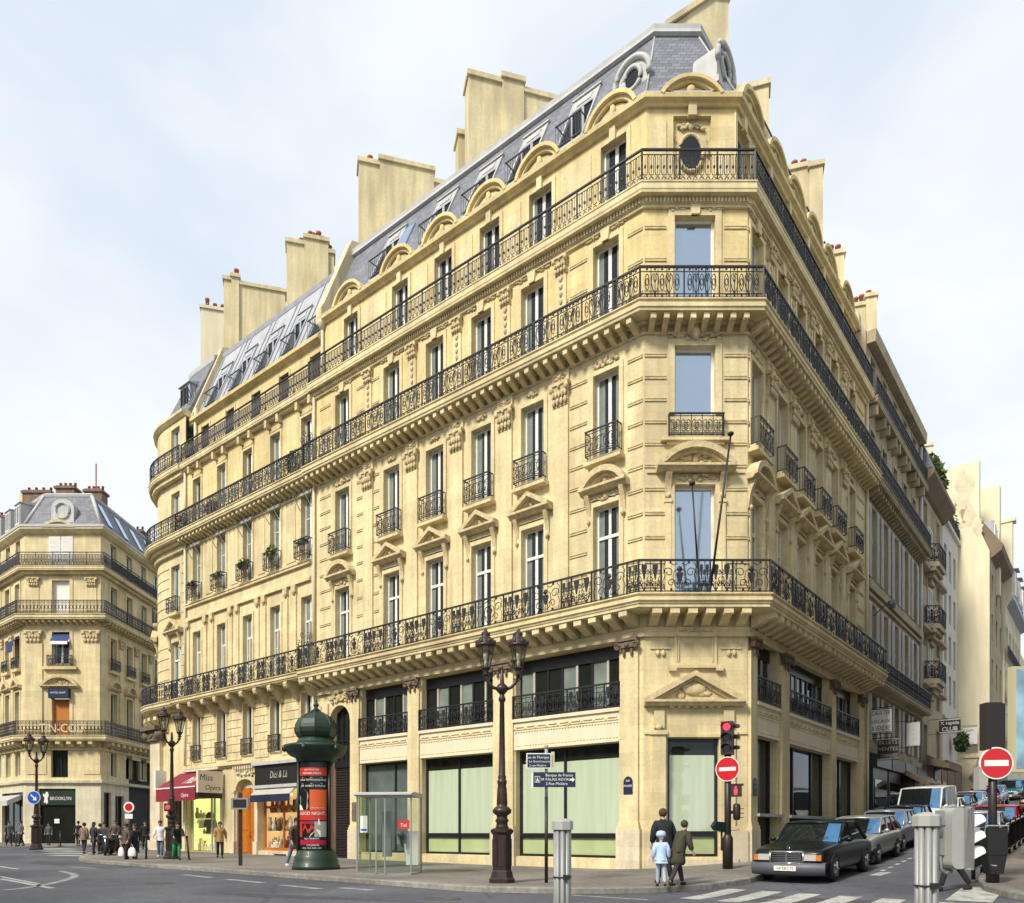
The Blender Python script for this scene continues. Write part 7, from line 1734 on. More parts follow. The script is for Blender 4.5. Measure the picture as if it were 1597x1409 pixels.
# ============================================================ vehicles
def paintm(name, col, metal=.3, rough=.32):
    return mat(name, col, rough, metal, .05, 3, coat=.12, spec=.35)
mat('car_black_green', (.005, .009, .008), .3, 0, spec=.28); paintm('car_silver', (.40, .40, .37), .5); paintm('car_bluegrey', (.30, .33, .40), .5); paintm('car_navy', (.015, .022, .05), .3)
paintm('car_white', (.72, .72, .68), 0); paintm('car_red', (.30, .02, .03), .1); paintm('car_charcoal', (.05, .055, .06), .4); paintm('car_teal', (.02, .12, .14), .3); paintm('car_paleblue', (.42, .47, .55), .4)
mat('headlight', (.62, .60, .55), .12, .3, coat=1); mat('indicator', (.5, .14, .02), .25, coat=1); mat('tail_light', (.35, .01, .015), .25, coat=1); mat('bumper_grey', (.075, .075, .09), .5); mat('plate_white', (.75, .74, .66), .5)
def xring(mb, cx, cy, cz, prof, n=20, mi=0, smooth=True):
    """turned round the x axis"""
    vs, fs = [], []
    for r_, x in prof:
        for k in range(n): a = 2 * PI * k / n; vs.append((cx + x, cy + r_ * math.cos(a), cz + r_ * math.sin(a)))
    for i in range(len(prof) - 1):
        for k in range(n): j = (k + 1) % n; fs.append((i * n + k, i * n + j, (i + 1) * n + j, (i + 1) * n + k))
    fs += [tuple(range(n)), tuple(range((len(prof) - 1) * n, len(prof) * n))]
    mb.add(vs, fs, mi, smooth)
def car(label, s, o, L, wd, st, gh, paint, roofz, wheels, cat='car', grille='bars', bumper='bumper_grey', plate='', group='cars parked up the right-hand street', name='parked_car', dz=0, flip=False, gmat='glass_car', wr=.31, blue=True, boxy=.80, detail=True):
    p = ptR(s + L / 2, o); z0, z1 = G(*ptR(s + .8, o)), G(*ptR(s + L - .8, o))
    t = thing(name, label, cat, (p[0], p[1], (z0 + z1) / 2 + dz), 0, group)
    t.rotation_euler = (math.atan2(z1 - z0, L - 1.6) * (-1 if flip else 1), 0, math.radians(-38.8) + (PI if flip else 0))
    hw = wd / 2; m = MB(); rows = []
    for (y, wf, zb, zs, zt) in st:
        w_ = hw * wf; half = [(.0, zb), (w_ * .86, zb), (w_ * .97, zb + .10), (w_, (zb + zs) * .5), (w_ * .985, zs - .06), (w_ * .94, zs), (w_ * .80, zt - .01), (w_ * .4, zt + .012), (0, zt + .02)]
        rows.append([(x, y, z) for x, z in half] + [(-x, y, z) for x, z in half[-2:0:-1]])
    n = len(rows[0]); m.add([v for r_ in rows for v in r_], [(i * n + k, i * n + (k + 1) % n, (i + 1) * n + (k + 1) % n, (i + 1) * n + k) for i in range(len(rows) - 1) for k in range(n)] + [tuple(range(n)), tuple(range((len(rows) - 1) * n, len(rows) * n))], 0, True)
    body = m.build('body', M[paint], t); sb_ = body.modifiers.new('Subsurf', 'SUBSURF'); sb_.levels = sb_.render_levels = 1
    m = MB()      # roof and pillars
    yb0, yr0, yr1, yb1, zb_ = gh; bw, rw = hw * .90, hw * boxy
    nr = 7; vs = []
    for i in range(nr):
        y = yr0 + (yr1 - yr0) * i / (nr - 1); c = 4 * (i / (nr - 1)) * (1 - i / (nr - 1))
        for x, dzz in ((-rw, -.05), (-rw * .8, 0), (0, .025), (rw * .8, 0), (rw, -.05)): vs.append((x, y, roofz - .03 + dzz + .03 * c))
    m.add(vs, [(i * 5 + k, i * 5 + k + 1, (i + 1) * 5 + k + 1, (i + 1) * 5 + k) for i in range(nr - 1) for k in range(4)], 0, True)
    for sg in (-1, 1):
        m.tube([(sg * bw, yb0, zb_), (sg * rw, yr0, roofz - .07)], .04, 6); m.tube([(sg * bw, yb1, zb_), (sg * rw, yr1, roofz - .07)], .055, 6)
        m.tube([(sg * rw, yr0 + (yr1 - yr0) * k / 4, roofz - .075 + .03 * 4 * (k / 4) * (1 - k / 4)) for k in range(5)], .035, 6)
        for f in (.42,) if yb1 - yb0 < 2.6 else (.36, .72): yy = yb0 + (yb1 - yb0) * f; yt = yr0 + (yr1 - yr0) * (f - .08); m.tube([(sg * bw * 1.005, yy + .08, zb_), (sg * rw * 1.01, yt, roofz - .08)], .03, 5)
        m.box(Fr((0, 0), (1, 0), (0, -1)), sg * hw * .985 - .012, sg * hw * .985 + .012, -st[-2][0], -st[1][0], .50, .55)
    m.tube([(-rw, yr0, roofz - .06), (0, yr0 - .03, roofz - .03), (rw, yr0, roofz - .06)], .03, 6); m.tube([(-rw, yr1, roofz - .06), (0, yr1 + .03, roofz - .03), (rw, yr1, roofz - .06)], .03, 6)
    m.build('roof', M[paint], t)
    g = MB(); zr = roofz - .06
    def Q(a, b, c, d, mi): g.quad([a, b, c, d], mi)
    mx = rw * .52; mb_ = bw * .5
    Q((-bw, yb0, zb_), (mb_, yb0 - .05, zb_), (mx, yr0 - .03, zr), (-rw, yr0, zr), 0); Q((mb_, yb0 - .05, zb_), (bw, yb0, zb_), (rw, yr0, zr), (mx, yr0 - .03, zr), 1 if blue else 0)
    Q((-bw, yb1, zb_), (bw, yb1, zb_), (rw, yr1, zr), (-rw, yr1, zr), 0)
    for sg in (-1, 1): Q((sg * bw, yb0, zb_), (sg * bw, yb1, zb_), (sg * rw, yr1, zr), (sg * rw, yr0, zr), 0)
    g.build('windows', [M[gmat], M['glass_car_blue']], t, norm=False)
    for wy in wheels:
        for sg in (-1, 1):
            k = MB(); x = sg * (hw - .09); xring(k, x, wy, wr, [(wr * .62, -.1), (wr * .95, -.1), (wr, -.06), (wr, .06), (wr * .95, .1), (wr * .62, .1)], 20)
            wl = k.build('wheel', M['rubber'], t); k = MB(); xring(k, x + sg * .085, wy, wr, [(.03, .03 * sg), (wr * .5, .02 * sg), (wr * .63, .012 * sg), (wr * .63, -.03 * sg)], 16)
            for q in range(5): a = 2 * PI * q / 5; k.tube([(x + sg * .115, wy, wr), (x + sg * .11, wy + wr * .58 * math.cos(a), wr + wr * .58 * math.sin(a))], .03, 5)
            k.build('rim', M['rim'], wl)
    for wy in wheels:
        for sg in (-1, 1):
            k = MB(); x = sg * hw * .985; k.prism(Fr((0, 0), (0, 1), (1, 0)), [(wy + (wr + .055) * math.cos(PI * q / 12), max(.22, wr + (wr + .055) * math.sin(PI * q / 12))) for q in range(13)], x - .02, x + .022); k.build('wheel_arch', M['rubber'], t)
    yf, zs0 = st[0][0], st[0][3]; b = MB(); wf = hw * st[0][1]
    pr = [(.0, .2), (.09, .23), (.13, .36), (.11, .50), (.0, .53)]
    def bump(yy, sg):
        nn = 9; vs = []
        for i in range(nn):
            x = (i / (nn - 1) * 2 - 1); c = -.16 * abs(x) ** 3
            for d, z in pr: vs.append((x * hw * .995, yy + sg * (d + .03 + c), z))
        b.add(vs, [(i * 5 + q, i * 5 + q + 1, (i + 1) * 5 + q + 1, (i + 1) * 5 + q) for i in range(nn - 1) for q in range(4)], 0, True)
    bump(yf, -1); b.build('bumper', M[bumper], t, norm=False); b = MB(); bump(st[-1][0], 1); b.build('bumper', M[bumper], t, norm=False)
    if detail:
        fw = Fr((0, yf), (1, 0), (0, -1)); zc = zs0 - .09
        for sg in (-1, 1):
            h = MB(); a, c = sorted((sg * wf * .50, sg * wf * .86)); h.prof(fw, [(0, zc - .08), (.045, zc - .07), (.03, zc + .075), (-.02, zc + .085)], a, c); h.build('headlight', M['headlight'], t)
            h = MB(); a, c = sorted((sg * wf * .86, sg * wf * 1.0)); h.prof(fw, [(-.2, zc - .08), (.03, zc - .07), (.0, zc + .07), (-.2, zc + .08)], a, c); h.build('indicator', M['indicator'], t)
            h = MB(); h.lump(Fr((0, 0), (1, 0), (0, -1)), sg * (hw + .08), -(yb0 + .25), zb_ + .07, .1, .06, .07); h.box(W0, min(sg * hw * .88, sg * (hw + .06)), max(sg * hw * .88, sg * (hw + .06)), -(yb0 + .27), -(yb0 + .23), zb_ + .02, zb_ + .06); h.build('mirror', M[paint], t)
            yr = st[-1][0]; h = MB(); h.box(Fr((0, yr), (1, 0), (0, 1)), *sorted((sg * wf * .55, sg * wf * .95)), 0, .05, zs0 - .12, zs0 + .05); h.build('tail_light', M['tail_light'], t)
        gr = MB(); gw = wf * .46
        if grille == 'chrome':
            gw = .36
            gr.prism(fw, [(-gw, zc - .13), (gw, zc - .13), (gw + .03, zc + .12), (-gw - .03, zc + .12)], 0, .03, 1)
            for q in range(5): gr.box(fw, -gw, gw, .03, .045, zc - .10 + q * .045, zc - .08 + q * .045, 0)
            gr.box(fw, -.018, .018, .03, .055, zc - .13, zc + .12, 0)
            for a in (((-gw - .04, zc - .14), (gw + .04, zc - .14)), ((-gw - .05, zc + .14), (gw + .05, zc + .14)), ((-gw - .04, zc - .14), (-gw - .05, zc + .14)), ((gw + .04, zc - .14), (gw + .05, zc + .14))):
                gr.tube([fw(u, .035, z) for u, z in a], .028, 6, 0)
            gr.tube([fw(0, -.12, zc + .16), fw(0, -.12, zc + .25)], .008, 4, 0); gr.tube([fw(.035 * math.cos(2 * PI * q / 12), -.12, zc + .25 + .035 * math.sin(2 * PI * q / 12)) for q in range(13)], .006, 4, 0)
        else:
            gr.box(fw, -gw, gw, 0, .02, zc - .07, zc + .05, 1)
            for q in range(3): gr.box(fw, -gw, gw, .02, .03, zc - .06 + q * .04, zc - .045 + q * .04, 0)
        gr.build('grille', [M['chrome'], M['dark_frame']], t)
        pl = MB(); pl.box(fw, -.27, .27, .13, .175, .33, .45, 0)
        if plate: pl.text(fw, plate, 0, .178, .355, .10, 1, 'c', 1, .9)
        pl.build('number_plate', [M['plate_white'], M['black_plastic']], t, norm=False)
        wp = MB(); wp.tube([(-.5, yb0 - .07, zb_ + .03), (.05, yb0 + .06, zb_ + .14)], .012, 4); wp.tube([(.1, yb0 - .07, zb_ + .03), (.55, yb0 + .06, zb_ + .14)], .012, 4); wp.build('wiper', M['black_plastic'], t)
    return t
def sedan(L, h=.95, hood=.86, deck=.92): 
    a = L / 2
    return [(-a, .90, .24, hood - .16, hood - .12), (-a + .12, .96, .22, hood - .06, hood - .04), (-a + .5, .99, .2, hood, hood + .01), (-a + 1.45, 1, .2, h - .02, h + .02), (-a + 2.4, 1, .2, h, h), (a - 1.2, 1, .2, h, h), (a - .6, .99, .2, deck, deck + .02), (a - .1, .95, .24, deck - .05, deck - .02), (a, .90, .28, deck - .14, deck - .10)]
def hatch(L, h=.92, hood=.84):
    a = L / 2
    return [(-a, .88, .24, hood - .16, hood - .12), (-a + .12, .96, .22, hood - .06, hood - .03), (-a + .9, 1, .2, h - .03, h + .01), (-a + 1.8, 1, .2, h, h), (a - .5, 1, .2, h, h), (a - .1, .96, .24, h - .02, h), (a, .90, .28, h - .12, h - .08)]
car('dark green-black saloon with chrome grille, nearest the corner, first in the row of parked cars', -5.35, 3.12, 4.8, 1.84, sedan(4.8, .97, .9), (-.85, -.15, 1.0, 1.7, .95), 'car_black_green', 1.49, (-1.55, 1.40), grille='chrome', plate='144 KRC 75', wr=.32, blue=True)
car('silver estate car parked right behind the dark saloon', .15, 2.95, 4.3, 1.68, hatch(4.3), (-.85, -.25, 1.5, 2.0, .93), 'car_silver', 1.43, (-1.35, 1.25), wr=.29)
car('blue-grey hatchback, third in the row of parked cars', 4.85, 2.72, 3.95, 1.68, hatch(3.95, .94, .86), (-.8, -.15, 1.3, 1.8, .93), 'car_bluegrey', 1.45, (-1.25, 1.15), wr=.29)
car('small dark navy car parked just in front of the white van', 9.15, 2.55, 3.7, 1.62, hatch(3.7, .95, .88), (-.75, -.1, 1.2, 1.7, .94), 'car_navy', 1.46, (-1.15, 1.1), wr=.28)
a = 2.5
van = car('white delivery van towering over the parked cars', 13.2, 2.5, 5.0, 1.95, [(-a, .9, .3, .95, 1.0), (-a + .15, .97, .26, 1.05, 1.1), (-a + .8, 1, .24, 1.2, 1.25), (-a + 1.2, 1, .24, 1.25, 1.26), (a - .4, 1, .24, 1.25, 1.26), (a, .98, .3, 1.22, 1.24)], (-1.75, -1.05, 2.3, 2.45, 1.22), 'car_white', 2.15, (-1.6, 1.5), 'van', bumper='bumper_grey', name='delivery_van', wr=.33, boxy=.86)
sd = MB()
for sg in (-1, 1): sd.quad([(sg * .885, -.55, 1.24), (sg * .885, 2.42, 1.24), (sg * .85, 2.3, 2.06), (sg * .85, -.45, 2.06)])
sd.build('side_panel', M['car_white'], van, norm=False)
car('small white hatchback just behind the white van', 18.8, 2.45, 3.8, 1.64, hatch(3.8), (-.8, -.15, 1.3, 1.75, .93), 'car_white', 1.42, (-1.2, 1.1), wr=.28)
car('charcoal hatchback further up the street, behind the small white one', 23.2, 2.4, 4.0, 1.66, hatch(4.0), (-.8, -.15, 1.3, 1.8, .93), 'car_charcoal', 1.43, (-1.25, 1.15), wr=.29)
car('pale blue saloon far up the row of parked cars', 27.8, 2.4, 4.3, 1.68, sedan(4.3), (-.8, -.1, .9, 1.4, .93), 'car_paleblue', 1.42, (-1.35, 1.25), wr=.29)
car('dark red car near the far end of the row of parked cars', 32.6, 2.5, 4.1, 1.68, hatch(4.1), (-.8, -.15, 1.3, 1.8, .93), 'car_red', 1.45, (-1.25, 1.2), wr=.29)
car('silver saloon at the far end of the row of parked cars', 37.2, 2.5, 4.3, 1.68, sedan(4.3), (-.8, -.1, .9, 1.4, .93), 'car_bluegrey', 1.42, (-1.35, 1.25), wr=.29)
car('teal car at the top of the street near the bare gable wall', 44, 3.0, 4.2, 1.7, hatch(4.2), (-.8, -.15, 1.3, 1.8, .95), 'car_teal', 1.5, (-1.25, 1.2), wr=.3)
# the other kerb
car('black van-like car parked at the far right at the top of the street', 31, 5.7, 4.5, 1.8, hatch(4.5, 1.0, .95), (-.9, -.3, 1.8, 2.1, 1.0), 'car_black_green', 1.75, (-1.4, 1.35), group='cars parked along the pavement fence', wr=.33)
car('white car hidden behind the grey signal box on the fence side', 3.0, 5.85, 4.1, 1.68, sedan(4.1), (-.8, -.1, .9, 1.4, .93), 'car_paleblue', 1.42, (-1.3, 1.2), group='cars parked along the pavement fence', wr=.29)
car('red and dark car on the fence side, partly hidden by the no-entry post', 8.2, 5.85, 4.0, 1.66, hatch(4.0), (-.8, -.15, 1.3, 1.8, .93), 'car_red', 1.43, (-1.25, 1.15), group='cars parked along the pavement fence', wr=.29)
# scooters on the left pavement
def scooter(label, px, Y, rz, col):
    x, y, z = place(px, Y); t = thing('motor_scooter', label, 'scooter', (x, y, z), rz, 'scooters parked on the left pavement')
    for nm, wy in (('front', -.62), ('rear', .58)):
        k = MB(); xring(k, 0, wy, .24, [(.13, -.06), (.23, -.06), (.24, 0), (.23, .06), (.13, .06)], 16); wl = k.build('wheel', M['rubber'], t); k = MB(); xring(k, 0, wy, .24, [(.02, -.07), (.13, -.05), (.13, .05), (.02, .07)], 12); k.build('rim', M['rim'], wl)
    f2 = Fr((0, 0), (0, 1), (1, 0)); m = MB(); m.prism(f2, [(-.40, .18), (.15, .18), (.25, .45), (.85, .55), (.88, .72), (.2, .70), (.08, .32), (-.28, .32), (-.42, .95), (-.52, .95), (-.50, .4)], -.16, .16); m.prism(f2, [(-.8, .5), (-.5, .52), (-.48, .42), (-.82, .40)], -.08, .08); m.build('body', M[col], t)
    m = MB(); m.prism(f2, [(.1, .70), (.85, .72), (.9, .80), (.5, .86), (.12, .80)], -.14, .14); m.build('seat', M['rubber'], t)
    m = MB(); m.tube([(0, -.6, .3), (0, -.45, .98)], .03, 6); m.tube([(-.33, -.38, 1.05), (0, -.46, 1.0), (.33, -.38, 1.05)], .02, 6); m.build('handlebar', M['chrome'], t)
    m = MB(); m.lump(Fr((0, 0), (1, 0), (0, -1)), 0, .52, .9, .09, .06, .08, 0, 10, 6); m.build('headlight', M['headlight'], t)
    m = MB(); m.prism(f2, [(-.5, 1.0), (-.46, 1.0), (-.34, 1.4), (-.38, 1.4)], -.2, .2); m.build('windscreen', M['booth_glass'], t)
    return t
scooter('dark scooter parked beside the standing group on the left pavement', 164, 38.0, .5, 'car_charcoal')
scooter('dark red-brown scooter parked behind the couple with white bags', 180, 38.6, .9, 'bronze')
# ============================================================ people
for n_, c_ in (('cloth_black', (.012, .012, .015)), ('cloth_dark', (.03, .028, .032)), ('cloth_olive', (.045, .042, .022)), ('cloth_lightblue', (.42, .55, .75)), ('cloth_white', (.68, .68, .68)), ('cloth_ochre', (.34, .20, .07)), ('cloth_jeans', (.14, .20, .32)), ('cloth_palejeans', (.38, .45, .55)), ('cloth_green', (.02, .26, .10)), ('cloth_brown', (.10, .06, .05)), ('cloth_tan', (.22, .15, .12)), ('cloth_grey', (.10, .11, .10)), ('hair_dark', (.02, .014, .01)), ('hair_brown', (.07, .035, .018)), ('shoe_dark', (.015, .012, .01)), ('shoe_white', (.6, .6, .58))):
    mat(n_, c_, .85, 0, .15, 12, .2, 30)
def skin_obj(name, verts, edges, radii, m, par, root=0, sub=1):
    me = bpy.data.meshes.new(name); me.from_pydata([tuple(v) for v in verts], edges, []); me.materials.append(M[m]); ob = bpy.data.objects.new(name, me); COL.objects.link(ob); ob.parent = par
    sk = ob.modifiers.new('Skin', 'SKIN'); sk.use_smooth_shade = True; sk.branch_smoothing = .6
    sv = me.skin_vertices[0].data
    for i, r_ in enumerate(radii): sv[i].radius = (r_, r_) if not isinstance(r_, tuple) else r_; sv[i].use_root = (i == root)
    if sub: s_ = ob.modifiers.new('Subsurf', 'SUBSURF'); s_.levels = sub; s_.render_levels = sub
    return ob
def person(label, loc, rz, h=1.72, top='cloth_dark', legs='cloth_black', shoes='shoe_dark', hair='hair_dark', stride=.18, coat=.0, lean=0, arms=((.05, -.06), (.05, -.06)), cap=None, long_hair=False, bulk=1.0, sit=False, bent=(0, 0)):
    """arms: (outward, forward) of each wrist relative to the hip; the figure faces -y"""
    t = thing('person', label, 'person', loc, rz); s = h / 1.72; V = Vector
    ly = lean
    pel, chest, neck = V((0, 0, .94)), V((0, -ly * .5, 1.24)), V((0, -ly, 1.45)); hd0, hd1, hd2 = V((0, -ly - .025, 1.52)), V((0, -ly - .03, 1.60)), V((0, -ly - .015, 1.68))
    J = {}
    for i, sg in enumerate((-1, 1)):
        J['sh', sg] = V((sg * .175, -ly * .95 + .0, 1.385)); ao, af = arms[i]
        J['wr', sg] = V((sg * (.195 + ao), -ly + af, .90 + .9 * abs(af) * .6)); mid = (J['sh', sg] + J['wr', sg]) / 2; J['el', sg] = mid + V((sg * .02, .06, .0 - abs(af) * .12)); d = (J['wr', sg] - J['el', sg]).normalized(); J['hd', sg] = J['wr', sg] + d * .08
        J['hip', sg] = V((sg * .085, 0, .88)); st = stride * sg
        J['kn', sg] = V((sg * .095, -st * .55 - .03 - bent[i], .49)); J['an', sg] = V((sg * .10, -st + (.06 if st < 0 else 0), .085 + (.03 if st < 0 else 0))); J['toe', sg] = J['an', sg] + V((sg * .02, -.09, -.035 + (-.02 if st < 0 else 0)))
    vs, es, rs = [], [], []
    def add(v, r_, p=None):
        vs.append(V(v) * s); rs.append(r_ * s if not isinstance(r_, tuple) else (r_[0] * s, r_[1] * s)); i = len(vs) - 1
        if p is not None: es.append((p, i))
        return i
    p = add(pel, .11); c = add(chest, .125, p); n = add(neck, .055, c); a = add(hd0, .062, n); b = add(hd1, .088, a); add(hd2, .075, b)
    add(hd1 + V((0, -.105, -.015)), .014, b)
    for sg in (-1, 1):
        add(hd1 + V((sg * .09, .0, -.0)), .016, b)
        q = add(J['sh', sg], .06, c); q = add(J['el', sg], .043, q); q = add(J['wr', sg], .028, q); hnd = add(J['hd', sg], .036, q); d = (J['hd', sg] - J['wr', sg]).normalized(); sd = V((0, -1, 0))
        for f in range(4): f1 = add(J['hd', sg] + d * (.05 + .006 * (1 - abs(f - 1.5))) + sd * ((f - 1.5) * .02), .010, hnd); add(J['hd', sg] + d * .085 + sd * ((f - 1.5) * .02) + V((-sg * .015, 0, 0)), .008, f1)
        f1 = add(J['hd', sg] + sd * .045 + d * .01, .011, hnd); add(J['hd', sg] + sd * .06 + d * .045, .009, f1)
        q = add(J['hip', sg], .085, p); q = add(J['kn', sg], .055, q); q = add(J['an', sg] + V((0, .01, 0)), .036, q)
    skin_obj('body', vs, es, rs, 'skin', t)
    vs, es, rs = [], [], []
    B_ = bulk
    p = add(pel + V((0, 0, .03)), .155 * B_); c = add(chest, (.185 * B_, .15 * B_), p); n = add(neck + V((0, 0, -.02)), .085, c)
    if cap == 'hood': add(neck + V((0, .06, .02)), .10, n)
    for sg in (-1, 1): q = add(J['sh', sg], .085 * B_, c); q = add(J['el', sg], .066 * B_, q); add(J['wr', sg], .05 * B_, q)
    if coat: q = add(pel + V((0, 0, -.22)), .17 * B_, p); add(V((0, .01, coat)), .19 * B_, q)
    else: add(pel + V((0, 0, -.08)), .15 * B_, p)
    skin_obj('coat' if coat else 'jacket', vs, es, rs, top, t)
    vs, es, rs = [], [], []
    p = add(pel, .125)
    for sg in (-1, 1): q = add(J['hip', sg] + V((0, 0, -.06)), .10, p); q = add(J['kn', sg], .073, q); add(J['an', sg] + V((0, 0, .015)), .06, q)
    skin_obj('trousers', vs, es, rs, legs, t)
    for sg in (-1, 1):
        vs, es, rs = [], [], []
        q = add(J['an', sg] + V((0, .05, -.03)), .055); q = add(J['toe', sg] + V((0, 0, 0)), .052, q); add(J['toe', sg] + V((0, -.07, -.005)), .04, q); skin_obj('shoe', vs, es, rs, shoes, t)
    m = MB(); fr = Fr((0, 0), (1, 0), (0, -1)); hc = hd1 * s
    m.lump(fr, hc.x, -hc.y - .022 * s, hc.z + .035 * s, .098 * s, .105 * s, .105 * s, 0, 12, 8)
    if long_hair: m.lump(fr, hc.x, -hc.y - .06 * s, hc.z - .08 * s, .10 * s, .06 * s, .16 * s, 0, 10, 6)
    if cap == 'hat': m.lathe((hc.x, hc.y + .01, hc.z + .03 * s), [(.11, 0), (.115, .05), (.09, .12), (0, .14)], 12, 1)
    for sg in (-1, 1): m.lump(fr, hc.x + sg * .034 * s, -hc.y + .083 * s, hc.z + .0, .012 * s, .008 * s, .008 * s, 2, 6, 4)
    m.box(fr, hc.x - .025 * s, hc.x + .025 * s, -hc.y + .07 * s, -hc.y + .084 * s, hc.z - .055 * s, hc.z - .047 * s, 2)
    m.build('hair', [M[hair], M[top if cap else hair], M['shoe_dark']], t)
    return t
def pl(px, Y, pav=True): return place(px, Y, pav)
PI_ = PI
# trio at the corner, seen from behind, stepping off the kerb
person('adult in a black hooded jacket seen from behind, tallest of three at the corner kerb', pl(1036, 18.1), PI_ + .15, 1.80, 'cloth_black', 'cloth_black', stride=.10, lean=.08, bulk=1.42, cap='hood', hair='hair_brown')
person('small child in light blue jacket and pale trousers at the corner kerb', pl(1031, 17.35), PI_ - .1, 1.22, 'cloth_lightblue', 'cloth_palejeans', 'shoe_dark', 'cloth_white', stride=.10, bulk=1.3, cap='hat')
person('stooping person in a long olive coat walking right, beside the child at the corner kerb', pl(1056, 17.45), PI_ / 2 + .5, 1.52, 'cloth_olive', 'cloth_dark', stride=.26, coat=.50, lean=.24, bulk=1.36, cap='hood', hair='cloth_olive')
# along the left pavement
person('man in a white jacket and blue jeans facing the camera beside the left street lamp', pl(250, 35.2), .2, 1.74, 'cloth_white', 'cloth_jeans', 'shoe_white', 'hair_brown', stride=.12, arms=((.03, -.22), (.05, -.10)), bulk=1.12)
person('street cleaner in dark top and bright green trousers bending by the left street lamp', pl(275, 33.2), .6, 1.66, 'cloth_black', 'cloth_green', 'shoe_dark', 'hair_dark', stride=.14, lean=.25, bulk=1.25, arms=((.02, -.3), (.02, -.3)), bent=(.05, .05))
person('woman in ochre jacket and black trousers walking past the red awning shop', pl(343, 34.8), .35, 1.68, 'cloth_ochre', 'cloth_black', 'shoe_dark', 'hair_brown', stride=.22, bulk=1.2, arms=((.03, -.12), (.08, .02)))
person('person in a dark red-brown coat walking behind the green advertising column', pl(459, 27.3), .9, 1.78, 'cloth_brown', 'cloth_jeans', 'shoe_white', 'hair_dark', stride=.24, coat=.62, lean=.12, bulk=1.15, cap='hood')
person('man in dark clothes and white shoes of the couple carrying white shopping bags', pl(197, 33.6, False), -.5, 1.74, 'cloth_brown', 'cloth_black', 'shoe_white', 'hair_dark', stride=.10, arms=((.10, -.02), (.05, -.1)))
person('woman in a long black coat of the couple carrying white shopping bags', pl(210, 34.0, False), .2, 1.72, 'cloth_black', 'cloth_dark', 'shoe_dark', 'hair_brown', stride=.14, coat=.45, long_hair=True, bulk=1.05)
for px, Y, lb, w_ in ((189, 33.4, 'white plastic shopping bag held on the left of the dark-clothed couple', .17), (206, 33.35, 'large white shopping bag hanging between the dark-clothed couple', .22)):
    x, y, z = place(px, Y, False); m = MB(); m.lathe((0, 0, 0), [(w_ * .7, .0), (w_ * .85, .03), (w_ * .8, .2), (w_ * .62, .34), (w_ * .3, .40)], 9, 0, True, 1, .4); m.tube([(-w_ * .3, 0, .38), (-.02, 0, .56), (w_ * .3, 0, .38)], .012, 4); tag(m.build('shopping_bag', M['sign_white'], loc=(x, y, z + .28)), lb, 'bag')
person('man in a grey-brown jacket seen from behind on the far zebra crossing', pl(131, 42.8, False), PI_ - .2, 1.78, 'cloth_tan', 'cloth_dark', 'shoe_dark', 'hair_dark', stride=.08, bulk=1.2)
person('person in black walking behind the man on the far zebra crossing', pl(122, 52.5), PI_ + .3, 1.76, 'cloth_black', 'cloth_black', stride=.15)
person('woman in dark clothes with brown hair standing left of the parked scooters', pl(146, 40.5), PI_ - .4, 1.68, 'cloth_dark', 'cloth_black', hair='hair_brown', stride=.08, coat=.55, long_hair=True)
person('person in dark brown leaning over a scooter on the left pavement', pl(164, 40.2), .3, 1.66, 'cloth_brown', 'cloth_black', stride=.1, lean=.18)
person('person in a brown jacket with pale face standing behind the scooters', pl(180, 40.6), .1, 1.78, 'cloth_brown', 'cloth_dark', hair='hair_brown', stride=.05, arms=((.02, -.25), (.02, -.25)))
person('person in black standing behind the scooters, leftmost of that group', pl(156, 39.4), PI_, 1.6, 'cloth_black', 'cloth_black', stride=.06, coat=.5)
person('person in a dark green coat before the far left shop entrance', pl(14, 53.5), .8, 1.76, 'cloth_grey', 'cloth_black', stride=.16, coat=.4)
person('person in grey jacket between the far left shop and the blue-arrow lamp', pl(33, 53.0), -.6, 1.78, 'cloth_grey', 'cloth_black', stride=.16)
person('pale grey figure in front of the dark green shop window at the far left', pl(76, 54.5), .2, 1.64, 'cloth_grey', 'cloth_dark', stride=.1)
person('dark figure in the shaded entrance right of the no-parking sign', pl(226, 46), .4, 1.74, 'cloth_black', 'cloth_dark', stride=.12)
person('walker in dark trousers, hidden from the waist up by the grey signal box', (at(1488, 16.5)[0], 16.5, gz(*at(1488, 16.5), False)), -PI_ / 2 - .1, 1.74, 'cloth_dark', 'cloth_black', 'shoe_dark', stride=.32, bulk=1.1)
# ============================================================ light, sky, camera
world = bpy.data.worlds.new('World'); S.world = world; world.use_nodes = True; nt = world.node_tree; N = nt.nodes; Lk = nt.links
bg = N['Background']; sky = N.new('ShaderNodeTexSky'); sky.sky_type = 'NISHITA'; sky.sun_disc = False
SUN = Vector((-.665, -.765, .92)).normalized()
sky.sun_elevation = math.asin(SUN.z); sky.sun_rotation = math.atan2(SUN.x, SUN.y); sky.air_density = 1.0; sky.dust_density = .6
tc = N.new('ShaderNodeTexCoord')
def cloud(scale, sc, lo, hi, seed):
    mp = N.new('ShaderNodeMapping'); mp.inputs['Scale'].default_value = sc; mp.inputs['Location'].default_value = seed; Lk.new(tc.outputs['Generated'], mp.inputs['Vector'])
    n = N.new('ShaderNodeTexNoise'); n.inputs['Scale'].default_value = scale; n.inputs['Detail'].default_value = 5; n.inputs['Roughness'].default_value = .5; n.inputs['Distortion'].default_value = .3; Lk.new(mp.outputs[0], n.inputs['Vector'])
    r = N.new('ShaderNodeMapRange'); r.interpolation_type = 'SMOOTHSTEP'; r.inputs['From Min'].default_value = lo; r.inputs['From Max'].default_value = hi; Lk.new(n.outputs['Fac'], r.inputs['Value']); return r.outputs[0]
